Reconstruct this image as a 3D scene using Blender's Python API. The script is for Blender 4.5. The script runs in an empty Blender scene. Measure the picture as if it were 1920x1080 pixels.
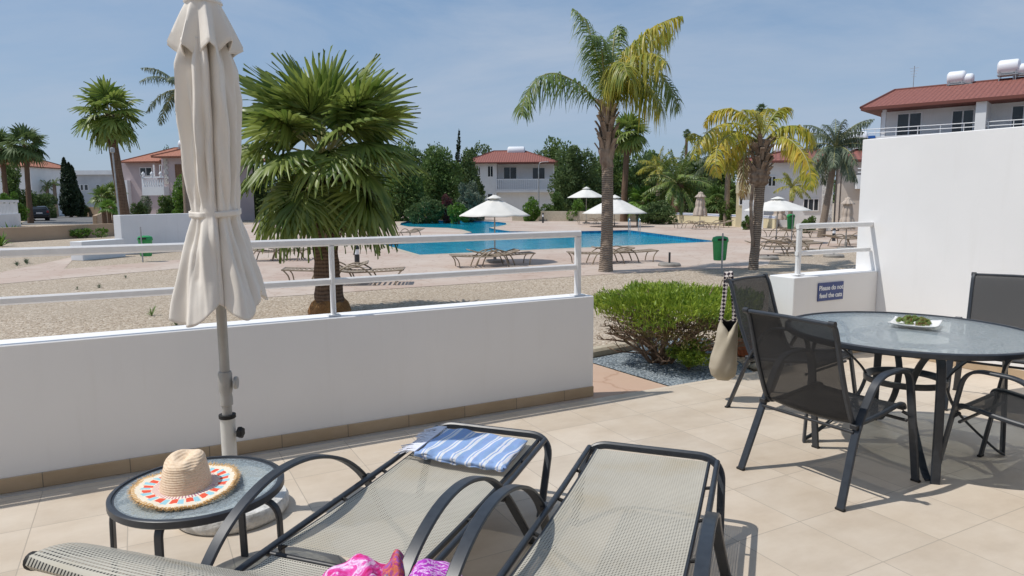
import bpy, bmesh, math, random
import numpy as np
from mathutils import Vector, Matrix
random.seed(7); rng = np.random.default_rng(11)
scene = bpy.context.scene
COL = scene.collection
R_ = math.radians

# ---------------------------------------------------------------- camera
FPX = 1308.0; CAM = np.array([0.0, 0.0, 1.58])
_y, _p, _r = R_(28.1), R_(-7.28), R_(0.3)
FW = np.array([math.sin(_y)*math.cos(_p), math.cos(_y)*math.cos(_p), math.sin(_p)])
_r0 = np.array([math.cos(_y), -math.sin(_y), 0.0]); _u0 = np.cross(_r0, FW)
RT = _r0*math.cos(_r)-_u0*math.sin(_r); UP = np.cross(RT, FW)
HR = np.array([math.cos(_y), -math.sin(_y), 0.0])      # horizontal right
HF = np.array([math.sin(_y), math.cos(_y), 0.0])       # horizontal forward
cd = bpy.data.cameras.new('camera'); cam = bpy.data.objects.new('camera', cd); COL.objects.link(cam)
M4 = Matrix.Identity(4)
for i in range(3):
    M4[i][0] = RT[i]; M4[i][1] = UP[i]; M4[i][2] = -FW[i]; M4[i][3] = CAM[i]
cam.matrix_world = M4
cd.sensor_width = 36.0; cd.lens = FPX/1920*36; cd.clip_end = 6000; cd.clip_start = 0.05
scene.camera = cam

# ---------------------------------------------------------------- sky and sun
SUNDIR = Vector((-0.55, 0.22, 1.0)).normalized()
w = bpy.data.worlds.new('World'); scene.world = w; w.use_nodes = True
nt = w.node_tree; nt.nodes.clear()
out = nt.nodes.new('ShaderNodeOutputWorld'); bg = nt.nodes.new('ShaderNodeBackground')
sky = nt.nodes.new('ShaderNodeTexSky'); sky.sky_type = 'NISHITA'; sky.sun_disc = False
sky.sun_elevation = math.asin(SUNDIR.z); sky.sun_rotation = math.atan2(SUNDIR.x, SUNDIR.y)
sky.air_density = 1.0; sky.dust_density = 0.8; sky.ozone_density = 2.2; sky.altitude = 0
tc = nt.nodes.new('ShaderNodeTexCoord'); mp = nt.nodes.new('ShaderNodeMapping')
mp.inputs['Scale'].default_value = (0.8, 1.3, 4.2); mp.inputs['Rotation'].default_value = (0.1, 0.12, 0.7)
nz = nt.nodes.new('ShaderNodeTexNoise'); nz.inputs['Scale'].default_value = 1.5; nz.inputs['Detail'].default_value = 9; nz.inputs['Roughness'].default_value = 0.62; nz.inputs['Distortion'].default_value = 0.5
cr = nt.nodes.new('ShaderNodeValToRGB'); cr.color_ramp.elements[0].position = 0.40; cr.color_ramp.elements[1].position = 0.70
cr.color_ramp.elements[0].color = (0.0, 0.0, 0.0, 1); cr.color_ramp.elements[1].color = (0.85, 0.85, 0.85, 1)
mx = nt.nodes.new('ShaderNodeMixRGB'); mx.inputs[2].default_value = (3.7, 4.45, 5.6, 1)
nt.links.new(tc.outputs['Generated'], mp.inputs[0]); nt.links.new(mp.outputs[0], nz.inputs['Vector'])
nt.links.new(nz.outputs[0], cr.inputs[0]); nt.links.new(cr.outputs[0], mx.inputs[0])
hz = nt.nodes.new('ShaderNodeMixRGB'); hz.inputs[0].default_value = 0.60; hz.inputs[2].default_value = (1.95, 3.15, 4.95, 1)
nt.links.new(sky.outputs[0], hz.inputs[1]); nt.links.new(hz.outputs[0], mx.inputs[1]); nt.links.new(mx.outputs[0], bg.inputs[0])
nt.links.new(bg.outputs[0], out.inputs[0]); bg.inputs[1].default_value = 0.115
sd = bpy.data.lights.new('sun', 'SUN'); sd.energy = 3.3; sd.angle = R_(0.53); sd.color = (1.0, 0.95, 0.88)
so = bpy.data.objects.new('sun', sd); COL.objects.link(so); so.rotation_euler = SUNDIR.to_track_quat('Z', 'Y').to_euler()
so.location = (0, 0, 30)
scene.view_settings.view_transform = 'Standard'; scene.view_settings.look = 'None'
scene.view_settings.exposure = 0.0; scene.view_settings.gamma = 1.0

# ---------------------------------------------------------------- pixel helpers (photo 1920x1080)
ZG = -0.35
def ray(x, y):
    d = FW*FPX + RT*(x-960) - UP*(y-540); return d/np.linalg.norm(d)
def gz(x, y, z=0.0):
    d = ray(x, y); return CAM + (z-CAM[2])/d[2]*d
def gy(x, y, Y):
    d = ray(x, y); return CAM + Y/d[1]*d
def GP(x, y): return gz(x, y, ZG)
def at(x, y, D):
    d = ray(x, y); return CAM + D/(d@FW)*d
def depth(p): return float((np.array(p)-CAM)@FW)
def proj(p):
    d = np.array(p)-CAM; z = d@FW; return 960+FPX*(d@RT)/z, 540-FPX*(d@UP)/z

# ---------------------------------------------------------------- materials
MATS = {}
def nodes(name):
    m = bpy.data.materials.new(name); m.use_nodes = True
    n = m.node_tree; b = n.nodes['Principled BSDF']; MATS[name] = m
    return m, n, b
def lk(n, a, b): n.links.new(a, b)
def N(n, t, **kw):
    q = n.nodes.new(t)
    for k, v in kw.items():
        if k in q.inputs.keys(): q.inputs[k].default_value = v
        else: setattr(q, k, v)
    return q
def ramp(n, fac, stops):
    q = n.nodes.new('ShaderNodeValToRGB'); e = q.color_ramp.elements
    while len(e) < len(stops): e.new(0.5)
    for i, (p, c) in enumerate(stops):
        e[i].position = p; e[i].color = (*c, 1) if len(c) == 3 else c
    lk(n, fac, q.inputs[0]); return q
def mat(name, c1, c2=None, rough=0.6, metal=0.0, scale=4.0, detail=6, bump=0.0, bscale=None, coords='Object', stretch=None, lo=0.3, hi=0.7, spec=None, sheen=None, bdist=0.02):
    m, n, b = nodes(name)
    tc = N(n, 'ShaderNodeTexCoord'); src = tc.outputs[coords]
    if stretch:
        mp = N(n, 'ShaderNodeMapping'); mp.inputs['Scale'].default_value = stretch; lk(n, src, mp.inputs[0]); src = mp.outputs[0]
    if c2 is None: b.inputs['Base Color'].default_value = (*c1, 1)
    else:
        nz = N(n, 'ShaderNodeTexNoise', Scale=scale, Detail=detail); lk(n, src, nz.inputs['Vector'])
        r = ramp(n, nz.outputs[0], [(lo, c1), (hi, c2)]); lk(n, r.outputs[0], b.inputs['Base Color'])
    b.inputs['Roughness'].default_value = rough; b.inputs['Metallic'].default_value = metal
    if spec is not None: b.inputs['Specular IOR Level'].default_value = spec
    if bump:
        nb = N(n, 'ShaderNodeTexNoise', Scale=bscale or scale*4, Detail=6); lk(n, src, nb.inputs['Vector'])
        bp = N(n, 'ShaderNodeBump', Strength=bump, Distance=bdist); lk(n, nb.outputs[0], bp.inputs['Height']); lk(n, bp.outputs[0], b.inputs['Normal'])
    return m
def leafmat(name, c1, c2, scale=1.5, rough=0.5, trans=0.25, c3=None, spec=0.4):
    m, n, b = nodes(name)
    tc = N(n, 'ShaderNodeTexCoord')
    nz = N(n, 'ShaderNodeTexNoise', Scale=scale, Detail=5); lk(n, tc.outputs['Object'], nz.inputs['Vector'])
    geo = N(n, 'ShaderNodeNewGeometry')
    mm = N(n, 'ShaderNodeMath', operation='MULTIPLY'); mm.inputs[1].default_value = 0.35; lk(n, geo.outputs['Random Per Island'], mm.inputs[0])
    ad = N(n, 'ShaderNodeMath', operation='ADD'); lk(n, nz.outputs[0], ad.inputs[0]); lk(n, mm.outputs[0], ad.inputs[1])
    st = [(0.42, c1), (0.85, c2)] if c3 is None else [(0.4, c1), (0.68, c2), (0.9, c3)]
    r = ramp(n, ad.outputs[0], st); lk(n, r.outputs[0], b.inputs['Base Color'])
    b.inputs['Roughness'].default_value = rough; b.inputs['Specular IOR Level'].default_value = spec
    tr = N(n, 'ShaderNodeBsdfTranslucent'); lk(n, r.outputs[0], tr.inputs[0])
    ms = N(n, 'ShaderNodeMixShader'); ms.inputs[0].default_value = trans
    o = n.nodes['Material Output']; lk(n, b.outputs[0], ms.inputs[1]); lk(n, tr.outputs[0], ms.inputs[2]); lk(n, ms.outputs[0], o.inputs[0])
    return m

# plaster with faint dirt, roller texture and drips
def plaster(name, c1, c2, dirt, bump=0.25, base_z=0.0, dirt_amt=0.4):
    m, n, b = nodes(name); geo = N(n, 'ShaderNodeNewGeometry'); P = geo.outputs['Position']
    n1 = N(n, 'ShaderNodeTexNoise', Scale=0.9, Detail=8); lk(n, P, n1.inputs['Vector'])
    r = ramp(n, n1.outputs[0], [(0.3, c1), (0.7, c2)])
    mp = N(n, 'ShaderNodeMapping'); mp.inputs['Scale'].default_value = (9, 9, 0.7); lk(n, P, mp.inputs[0])
    n2 = N(n, 'ShaderNodeTexNoise', Scale=1.0, Detail=6, Roughness=0.7); lk(n, mp.outputs[0], n2.inputs['Vector'])
    r2 = ramp(n, n2.outputs[0], [(0.56, (0, 0, 0)), (0.85, (1, 1, 1))])
    ml = N(n, 'ShaderNodeMath', operation='MULTIPLY'); ml.inputs[1].default_value = dirt_amt; lk(n, r2.outputs[0], ml.inputs[0])
    mx = N(n, 'ShaderNodeMixRGB'); lk(n, ml.outputs[0], mx.inputs[0]); lk(n, r.outputs[0], mx.inputs[1]); mx.inputs[2].default_value = (*dirt, 1)
    lk(n, mx.outputs[0], b.inputs['Base Color']); b.inputs['Roughness'].default_value = 0.75; b.inputs['Specular IOR Level'].default_value = 0.25
    nb = N(n, 'ShaderNodeTexNoise', Scale=55, Detail=5); lk(n, P, nb.inputs['Vector'])
    nb2 = N(n, 'ShaderNodeTexNoise', Scale=4, Detail=3); lk(n, P, nb2.inputs['Vector'])
    s = N(n, 'ShaderNodeMath', operation='MULTIPLY_ADD'); s.inputs[1].default_value = 3.0; lk(n, nb2.outputs[0], s.inputs[0]); lk(n, nb.outputs[0], s.inputs[2])
    bp = N(n, 'ShaderNodeBump', Strength=bump, Distance=0.006); lk(n, s.outputs[0], bp.inputs['Height']); lk(n, bp.outputs[0], b.inputs['Normal'])
    return m
plaster('white_plaster', (0.80, 0.80, 0.80), (0.86, 0.86, 0.86), (0.66, 0.64, 0.60), dirt_amt=0.20, bump=0.08)
plaster('house_white', (0.72, 0.73, 0.74), (0.80, 0.81, 0.82), (0.5, 0.49, 0.46))
plaster('house_cream', (0.66, 0.58, 0.38), (0.72, 0.64, 0.44), (0.5, 0.45, 0.35))
plaster('house_beige', (0.52, 0.46, 0.41), (0.57, 0.51, 0.45), (0.42, 0.38, 0.34))
plaster('house_pink', (0.48, 0.40, 0.41), (0.55, 0.46, 0.46), (0.38, 0.33, 0.33))
plaster('tan_render', (0.44, 0.32, 0.22), (0.50, 0.37, 0.26), (0.35, 0.27, 0.2))
plaster('grey_render', (0.42, 0.44, 0.47), (0.50, 0.52, 0.55), (0.36, 0.36, 0.36))
mat('white_paint', (0.78, 0.78, 0.78), (0.84, 0.84, 0.84), rough=0.32, scale=20, bump=0.05, bscale=60)
mat('frame_metal', (0.026, 0.032, 0.042), (0.038, 0.046, 0.058), rough=0.38, scale=30, bump=0.06, bscale=260, bdist=0.002)
mat('frame_dark', (0.020, 0.022, 0.026), (0.032, 0.034, 0.038), rough=0.42, scale=30)
mat('rubber', (0.012, 0.012, 0.012), rough=0.7)
mat('tan_metal', (0.20, 0.15, 0.10), (0.30, 0.24, 0.17), rough=0.5, scale=10)
mat('tan_sling', (0.20, 0.155, 0.115), (0.34, 0.28, 0.21), rough=0.8, scale=3)
mat('pole_metal', (0.36, 0.35, 0.33), (0.46, 0.45, 0.42), rough=0.45, scale=10, metal=0.15)
mat('pole_white', (0.60, 0.59, 0.55), (0.70, 0.69, 0.65), rough=0.45, scale=14)
mat('concrete_white', (0.48, 0.47, 0.44), (0.70, 0.69, 0.66), rough=0.85, scale=18, bump=0.5, bscale=60, lo=0.35, hi=0.55)
mat('concrete_grey', (0.22, 0.20, 0.18), (0.33, 0.31, 0.28), rough=0.9, scale=8, bump=0.4)
mat('kerb_stone', (0.42, 0.36, 0.27), (0.52, 0.46, 0.36), rough=0.85, scale=6, bump=0.3)
mat('asphalt', (0.13, 0.13, 0.13), (0.19, 0.185, 0.18), rough=0.9, scale=1.2, bump=0.3, bscale=60)
mat('glass_dark', (0.012, 0.014, 0.018), (0.05, 0.06, 0.07), rough=0.08, scale=0.8)
mat('bin_green', (0.018, 0.26, 0.07), (0.03, 0.34, 0.10), rough=0.4, scale=6)
mat('steel', (0.55, 0.56, 0.58), rough=0.25, metal=1.0)
mat('galv', (0.34, 0.35, 0.36), (0.44, 0.45, 0.46), rough=0.5, metal=0.5, scale=8)
mat('car_black', (0.012, 0.013, 0.016), rough=0.18)
mat('tyre', (0.015, 0.015, 0.015), rough=0.85)
mat('red_lamp', (0.25, 0.01, 0.01), rough=0.3)
mat('plate_white', (0.7, 0.7, 0.72), rough=0.4)
mat('wood_brown', (0.16, 0.08, 0.04), (0.22, 0.12, 0.07), rough=0.7, scale=5)
mat('terracotta', (0.42, 0.13, 0.06), (0.52, 0.18, 0.09), rough=0.8, scale=10)
mat('sign_blue', (0.035, 0.06, 0.20), (0.045, 0.075, 0.24), rough=0.45, scale=20)
mat('sign_white', (0.80, 0.82, 0.85), rough=0.5)
mat('china', (0.85, 0.85, 0.84), rough=0.15)
mat('blue_cloth', (0.01, 0.09, 0.35), (0.02, 0.13, 0.45), rough=0.8, scale=4)
mat('brown_cloth', (0.42, 0.35, 0.29), (0.52, 0.44, 0.37), rough=0.85, scale=4, bump=0.2)
mat('parasol_white', (0.70, 0.68, 0.63), (0.78, 0.76, 0.71), rough=0.85, scale=3, bump=0.15, bscale=30)
mat('bark', (0.14, 0.10, 0.07), (0.26, 0.20, 0.15), rough=0.95, scale=6, bump=0.8, stretch=(1, 1, 0.3), bdist=0.05)
mat('twig', (0.15, 0.10, 0.07), (0.27, 0.19, 0.13), rough=0.9, scale=30, bump=0.3)

def trunk_mat(name, c1, c2, ring=9.0, rs=0.6):
    m, n, b = nodes(name); tc = N(n, 'ShaderNodeTexCoord'); O = tc.outputs['Object']
    wv = N(n, 'ShaderNodeTexWave', Scale=ring, Distortion=3.5, Detail=3); wv.bands_direction = 'Z'; lk(n, O, wv.inputs['Vector'])
    mp = N(n, 'ShaderNodeMapping'); mp.inputs['Scale'].default_value = (14, 14, 1.5); lk(n, O, mp.inputs[0])
    nz = N(n, 'ShaderNodeTexNoise', Scale=1.6, Detail=8, Roughness=0.7); lk(n, mp.outputs[0], nz.inputs['Vector'])
    a = N(n, 'ShaderNodeMixRGB'); a.inputs[0].default_value = rs; lk(n, wv.outputs[0], a.inputs[1]); lk(n, nz.outputs[0], a.inputs[2])
    r = ramp(n, a.outputs[0], [(0.25, c1), (0.75, c2)]); lk(n, r.outputs[0], b.inputs['Base Color']); b.inputs['Roughness'].default_value = 0.95
    b.inputs['Specular IOR Level'].default_value = 0.15
    bp = N(n, 'ShaderNodeBump', Strength=0.9, Distance=0.03); lk(n, a.outputs[0], bp.inputs['Height']); lk(n, bp.outputs[0], b.inputs['Normal'])
trunk_mat('fan_trunk', (0.07, 0.042, 0.028), (0.24, 0.16, 0.11), 5, 0.75)
trunk_mat('palm_trunk', (0.16, 0.12, 0.09), (0.37, 0.30, 0.24), 6, 0.5)
mat('boot', (0.14, 0.09, 0.06), (0.40, 0.31, 0.24), rough=0.9, scale=5, bump=0.8, stretch=(2, 2, 0.4), bdist=0.03)
mat('fibre', (0.20, 0.09, 0.03), (0.42, 0.22, 0.08), rough=0.95, scale=9, bump=0.9, bdist=0.05)

# terrace tiles
def tiles(name, px, py, ox, oy, vertical=False):
    m, n, b = nodes(name); geo = N(n, 'ShaderNodeNewGeometry'); P = geo.outputs['Position']
    sx = N(n, 'ShaderNodeSeparateXYZ'); lk(n, P, sx.inputs[0])
    def line(o, off, pitch, g):
        a = N(n, 'ShaderNodeMath', operation='ADD'); a.inputs[1].default_value = -off+1000*pitch; lk(n, o, a.inputs[0])
        d = N(n, 'ShaderNodeMath', operation='DIVIDE'); d.inputs[1].default_value = pitch; lk(n, a.outputs[0], d.inputs[0])
        f = N(n, 'ShaderNodeMath', operation='FRACT'); lk(n, d.outputs[0], f.inputs[0])
        fl = N(n, 'ShaderNodeMath', operation='FLOOR'); lk(n, d.outputs[0], fl.inputs[0])
        s = N(n, 'ShaderNodeMath', operation='PINGPONG'); s.inputs[1].default_value = 0.5; lk(n, d.outputs[0], s.inputs[0])
        l = N(n, 'ShaderNodeMath', operation='LESS_THAN'); l.inputs[1].default_value = g/pitch; lk(n, s.outputs[0], l.inputs[0])
        return l.outputs[0], fl.outputs[0]
    lx, fx = line(sx.outputs[0], ox, px, 0.0024)
    if vertical: g = lx; fy = fx
    else:
        ly, fy = line(sx.outputs[1], oy, py, 0.0024)
        mg = N(n, 'ShaderNodeMath', operation='MAXIMUM'); lk(n, lx, mg.inputs[0]); lk(n, ly, mg.inputs[1]); g = mg.outputs[0]
    cb = N(n, 'ShaderNodeCombineXYZ'); lk(n, fx, cb.inputs[0]); lk(n, fy, cb.inputs[1])
    wn = N(n, 'ShaderNodeTexWhiteNoise'); lk(n, cb.outputs[0], wn.inputs[0])
    vs = N(n, 'ShaderNodeVectorMath', operation='MULTIPLY_ADD'); lk(n, wn.outputs['Color'], vs.inputs[0]); vs.inputs[1].default_value = (30, 30, 30); lk(n, P, vs.inputs[2])
    mp = N(n, 'ShaderNodeMapping'); mp.inputs['Scale'].default_value = (1.0, 2.2, 2.2); lk(n, vs.outputs[0], mp.inputs[0])
    nz = N(n, 'ShaderNodeTexNoise', Scale=2.2, Detail=9, Roughness=0.62); lk(n, mp.outputs[0], nz.inputs['Vector'])
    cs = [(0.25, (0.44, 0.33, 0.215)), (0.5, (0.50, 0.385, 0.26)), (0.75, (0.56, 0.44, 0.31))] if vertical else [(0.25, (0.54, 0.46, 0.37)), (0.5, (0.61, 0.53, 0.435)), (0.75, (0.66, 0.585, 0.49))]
    r = ramp(n, nz.outputs[0], cs)
    hv = N(n, 'ShaderNodeMapRange'); lk(n, wn.outputs['Value'], hv.inputs[0]); hv.inputs[3].default_value = 0.95; hv.inputs[4].default_value = 1.04
    mv = N(n, 'ShaderNodeVectorMath', operation='SCALE'); lk(n, r.outputs[0], mv.inputs[0]); lk(n, hv.outputs[0], mv.inputs[3])
    # worn dirt patches over several tiles
    nd = N(n, 'ShaderNodeTexNoise', Scale=1.1, Detail=9, Roughness=0.65); lk(n, P, nd.inputs['Vector'])
    rd = ramp(n, nd.outputs[0], [(0.42, (1, 1, 1)), (0.62, (0.90, 0.87, 0.83)), (0.8, (0.78, 0.74, 0.69))])
    mm = N(n, 'ShaderNodeMixRGB', blend_type='MULTIPLY'); mm.inputs[0].default_value = 1; lk(n, mv.outputs[0], mm.inputs[1]); lk(n, rd.outputs[0], mm.inputs[2])
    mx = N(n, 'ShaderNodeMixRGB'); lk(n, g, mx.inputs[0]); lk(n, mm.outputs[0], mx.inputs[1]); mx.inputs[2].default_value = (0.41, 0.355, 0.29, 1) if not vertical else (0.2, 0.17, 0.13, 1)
    lk(n, mx.outputs[0], b.inputs['Base Color']); b.inputs['Specular IOR Level'].default_value = 0.3
    rr = N(n, 'ShaderNodeMapRange'); lk(n, nd.outputs[0], rr.inputs[0]); rr.inputs[3].default_value = 0.42; rr.inputs[4].default_value = 0.7; lk(n, rr.outputs[0], b.inputs['Roughness'])
    iv = N(n, 'ShaderNodeMath', operation='SUBTRACT'); iv.inputs[0].default_value = 1; lk(n, g, iv.inputs[1])
    bp = N(n, 'ShaderNodeBump', Strength=0.35, Distance=0.002); lk(n, iv.outputs[0], bp.inputs['Height']); lk(n, bp.outputs[0], b.inputs['Normal'])
tiles('floor_tiles', 0.416, 0.437, -0.554, 1.77)
tiles('skirting_tiles', 0.428, 0.437, -0.557, 1.77, True)

def gravel(name, cols, scale, bump=1.0, patch=None, pscale=0.25):
    m, n, b = nodes(name); geo = N(n, 'ShaderNodeNewGeometry'); P = geo.outputs['Position']
    v = N(n, 'ShaderNodeTexVoronoi', Scale=scale); lk(n, P, v.inputs['Vector'])
    sp = N(n, 'ShaderNodeSeparateColor'); lk(n, v.outputs['Color'], sp.inputs[0])
    r = ramp(n, sp.outputs[0], cols)
    src = r.outputs[0]
    if patch:
        nz = N(n, 'ShaderNodeTexNoise', Scale=pscale, Detail=10, Roughness=0.6); lk(n, P, nz.inputs['Vector'])
        rp = ramp(n, nz.outputs[0], [(0.42, (0, 0, 0)), (0.68, (1, 1, 1))])
        ml = N(n, 'ShaderNodeMath', operation='MULTIPLY'); ml.inputs[1].default_value = 0.55; lk(n, rp.outputs[0], ml.inputs[0])
        mx = N(n, 'ShaderNodeMixRGB'); lk(n, ml.outputs[0], mx.inputs[0]); lk(n, src, mx.inputs[1]); mx.inputs[2].default_value = (*patch, 1); src = mx.outputs[0]
    lk(n, src, b.inputs['Base Color']); b.inputs['Roughness'].default_value = 0.9; b.inputs['Specular IOR Level'].default_value = 0.2
    bp = N(n, 'ShaderNodeBump', Strength=bump, Distance=0.6/scale); bp.invert = True; lk(n, v.outputs['Distance'], bp.inputs['Height']); lk(n, bp.outputs[0], b.inputs['Normal'])
gravel('gravel', [(0.0, (0.26, 0.20, 0.145)), (0.35, (0.42, 0.335, 0.25)), (0.7, (0.50, 0.42, 0.325)), (1.0, (0.66, 0.58, 0.48))], 34, 0.7, (0.37, 0.31, 0.24))
gravel('slate', [(0.0, (0.09, 0.11, 0.13)), (0.5, (0.20, 0.24, 0.27)), (1.0, (0.42, 0.47, 0.50))], 60, 1.0)

def deckmat(name, c1, c2, c3):
    m, n, b = nodes(name); geo = N(n, 'ShaderNodeNewGeometry'); P = geo.outputs['Position']
    nz = N(n, 'ShaderNodeTexNoise', Scale=0.35, Detail=8, Roughness=0.6); lk(n, P, nz.inputs['Vector'])
    r = ramp(n, nz.outputs[0], [(0.3, c1), (0.5, c2), (0.7, c3)])
    n2 = N(n, 'ShaderNodeTexNoise', Scale=3, Detail=4); lk(n, P, n2.inputs['Vector'])
    ad = N(n, 'ShaderNodeMixRGB'); ad.inputs[0].default_value = 0.3; lk(n, P, ad.inputs[1]); lk(n, n2.outputs['Color'], ad.inputs[2])
    v = N(n, 'ShaderNodeTexVoronoi', Scale=1.9, feature='DISTANCE_TO_EDGE'); lk(n, ad.outputs[0], v.inputs['Vector'])
    rv = ramp(n, v.outputs['Distance'], [(0.0, (0.82, 0.76, 0.72)), (0.035, (1, 1, 1))])
    mm = N(n, 'ShaderNodeMixRGB', blend_type='MULTIPLY'); mm.inputs[0].default_value = 1; lk(n, r.outputs[0], mm.inputs[1]); lk(n, rv.outputs[0], mm.inputs[2])
    lk(n, mm.outputs[0], b.inputs['Base Color']); b.inputs['Roughness'].default_value = 0.75; b.inputs['Specular IOR Level'].default_value = 0.25
    bp = N(n, 'ShaderNodeBump', Strength=0.4, Distance=0.01); lk(n, v.outputs['Distance'], bp.inputs['Height']); lk(n, bp.outputs[0], b.inputs['Normal'])
deckmat('deck', (0.47, 0.35, 0.285), (0.53, 0.43, 0.36), (0.58, 0.50, 0.43))
deckmat('path_stone', (0.50, 0.34, 0.25), (0.56, 0.41, 0.31), (0.62, 0.49, 0.39))

def watermat():
    m, n, b = nodes('pool_water'); geo = N(n, 'ShaderNodeNewGeometry'); P = geo.outputs['Position']
    nz = N(n, 'ShaderNodeTexNoise', Scale=0.9, Detail=8, Roughness=0.65, Distortion=0.8); lk(n, P, nz.inputs['Vector'])
    r = ramp(n, nz.outputs[0], [(0.3, (0.0, 0.27, 0.47)), (0.55, (0.006, 0.40, 0.58)), (0.8, (0.10, 0.56, 0.68))])
    lk(n, r.outputs[0], b.inputs['Base Color']); b.inputs['Roughness'].default_value = 0.06; b.inputs['IOR'].default_value = 1.33
    mp = N(n, 'ShaderNodeMapping'); mp.inputs['Scale'].default_value = (1, 1, 1); lk(n, P, mp.inputs[0])
    n2 = N(n, 'ShaderNodeTexNoise', Scale=3.0, Detail=5, Roughness=0.6); lk(n, mp.outputs[0], n2.inputs['Vector'])
    bp = N(n, 'ShaderNodeBump', Strength=0.3, Distance=0.08); lk(n, n2.outputs[0], bp.inputs['Height']); lk(n, bp.outputs[0], b.inputs['Normal'])
watermat()
def pooltile():
    m, n, b = nodes('pool_tiles'); geo = N(n, 'ShaderNodeNewGeometry'); P = geo.outputs['Position']
    v = N(n, 'ShaderNodeTexVoronoi', Scale=7); v.distance = 'CHEBYCHEV'; lk(n, P, v.inputs['Vector'])
    sp = N(n, 'ShaderNodeSeparateColor'); lk(n, v.outputs['Color'], sp.inputs[0])
    r = ramp(n, sp.outputs[0], [(0, (0.01, 0.10, 0.22)), (1, (0.03, 0.22, 0.38))]); lk(n, r.outputs[0], b.inputs['Base Color']); b.inputs['Roughness'].default_value = 0.2
pooltile()

def rooftile(name, c1, c2, sc=3.6, dirv='X'):
    m, n, b = nodes(name); tc = N(n, 'ShaderNodeTexCoord'); O = tc.outputs['UV']
    sx = N(n, 'ShaderNodeSeparateXYZ'); lk(n, O, sx.inputs[0])
    s1 = N(n, 'ShaderNodeMath', operation='MULTIPLY'); s1.inputs[1].default_value = sc*2*math.pi; lk(n, sx.outputs[0], s1.inputs[0])
    s2 = N(n, 'ShaderNodeMath', operation='SINE'); lk(n, s1.outputs[0], s2.inputs[0])
    s3 = N(n, 'ShaderNodeMath', operation='MULTIPLY'); s3.inputs[1].default_value = 2.8; lk(n, sx.outputs[1], s3.inputs[0])
    s4 = N(n, 'ShaderNodeMath', operation='FRACT'); lk(n, s3.outputs[0], s4.inputs[0])
    s5 = N(n, 'ShaderNodeMath', operation='MULTIPLY'); s5.inputs[1].default_value = 0.45; lk(n, s2.outputs[0], s5.inputs[0])
    h = N(n, 'ShaderNodeMath', operation='MULTIPLY_ADD'); lk(n, s4.outputs[0], h.inputs[0]); h.inputs[1].default_value = -1.4; lk(n, s5.outputs[0], h.inputs[2])
    nz = N(n, 'ShaderNodeTexNoise', Scale=5, Detail=6); lk(n, O, nz.inputs['Vector'])
    r = ramp(n, nz.outputs[0], [(0.3, c1), (0.7, c2)])
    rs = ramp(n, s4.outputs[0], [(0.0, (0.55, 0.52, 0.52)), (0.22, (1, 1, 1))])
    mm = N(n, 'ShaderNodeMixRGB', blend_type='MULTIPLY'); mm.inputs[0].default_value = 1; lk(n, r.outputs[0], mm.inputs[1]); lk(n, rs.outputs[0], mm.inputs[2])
    lk(n, mm.outputs[0], b.inputs['Base Color']); b.inputs['Roughness'].default_value = 0.8
    bp = N(n, 'ShaderNodeBump', Strength=0.8, Distance=0.06); lk(n, h.outputs[0], bp.inputs['Height']); lk(n, bp.outputs[0], b.inputs['Normal'])
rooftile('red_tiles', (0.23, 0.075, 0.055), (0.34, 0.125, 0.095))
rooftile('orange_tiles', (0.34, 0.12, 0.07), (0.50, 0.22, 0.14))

# slings: u across, v along, in metres
def slingmat(name, cthread, cgap, pu, pv, gap_alpha, fill, rough=0.6, stain=False):
    m, n, b = nodes(name); tc = N(n, 'ShaderNodeTexCoord'); sx = N(n, 'ShaderNodeSeparateXYZ'); lk(n, tc.outputs['UV'], sx.inputs[0])
    def saw(o, p, th):
        d = N(n, 'ShaderNodeMath', operation='DIVIDE'); d.inputs[1].default_value = p; lk(n, o, d.inputs[0])
        f = N(n, 'ShaderNodeMath', operation='FRACT'); lk(n, d.outputs[0], f.inputs[0])
        g = N(n, 'ShaderNodeMath', operation='GREATER_THAN'); g.inputs[1].default_value = th; lk(n, f.outputs[0], g.inputs[0]); return g.outputs[0]
    a = saw(sx.outputs[0], pu, fill[0]); c = saw(sx.outputs[1], pv, fill[1])
    hole = N(n, 'ShaderNodeMath', operation='MULTIPLY'); lk(n, a, hole.inputs[0]); lk(n, c, hole.inputs[1])
    nz = N(n, 'ShaderNodeTexNoise', Scale=3.0, Detail=6); lk(n, tc.outputs['UV'], nz.inputs['Vector'])
    c1 = cthread; c2 = tuple(x*1.12 for x in cthread); c0 = tuple(x*y for x, y in zip(cthread, (0.93, 0.86, 0.74)))
    r = ramp(n, nz.outputs[0], [(0.35, c2), (0.55, c1), (0.72, c0 if stain else c1)])
    row = N(n, 'ShaderNodeMixRGB'); lk(n, c, row.inputs[0]); lk(n, r.outputs[0], row.inputs[1]); row.inputs[2].default_value = (*[x*0.78 for x in cthread], 1)
    mx = N(n, 'ShaderNodeMixRGB'); lk(n, hole.outputs[0], mx.inputs[0]); lk(n, row.outputs[0], mx.inputs[1]); mx.inputs[2].default_value = (*cgap, 1)
    lk(n, mx.outputs[0], b.inputs['Base Color']); b.inputs['Roughness'].default_value = rough; b.inputs['Specular IOR Level'].default_value = 0.25
    tr = N(n, 'ShaderNodeBsdfTransparent'); ms = N(n, 'ShaderNodeMixShader')
    ga = N(n, 'ShaderNodeMath', operation='MULTIPLY'); ga.inputs[1].default_value = gap_alpha; lk(n, hole.outputs[0], ga.inputs[0])
    lk(n, ga.outputs[0], ms.inputs[0]); o = n.nodes['Material Output']
    lk(n, b.outputs[0], ms.inputs[1]); lk(n, tr.outputs[0], ms.inputs[2]); lk(n, ms.outputs[0], o.inputs[0])
slingmat('lounger_sling', (0.50, 0.475, 0.405), (0.05, 0.05, 0.045), 0.0105, 0.0118, 0.5, (0.56, 0.52), stain=True)
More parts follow.
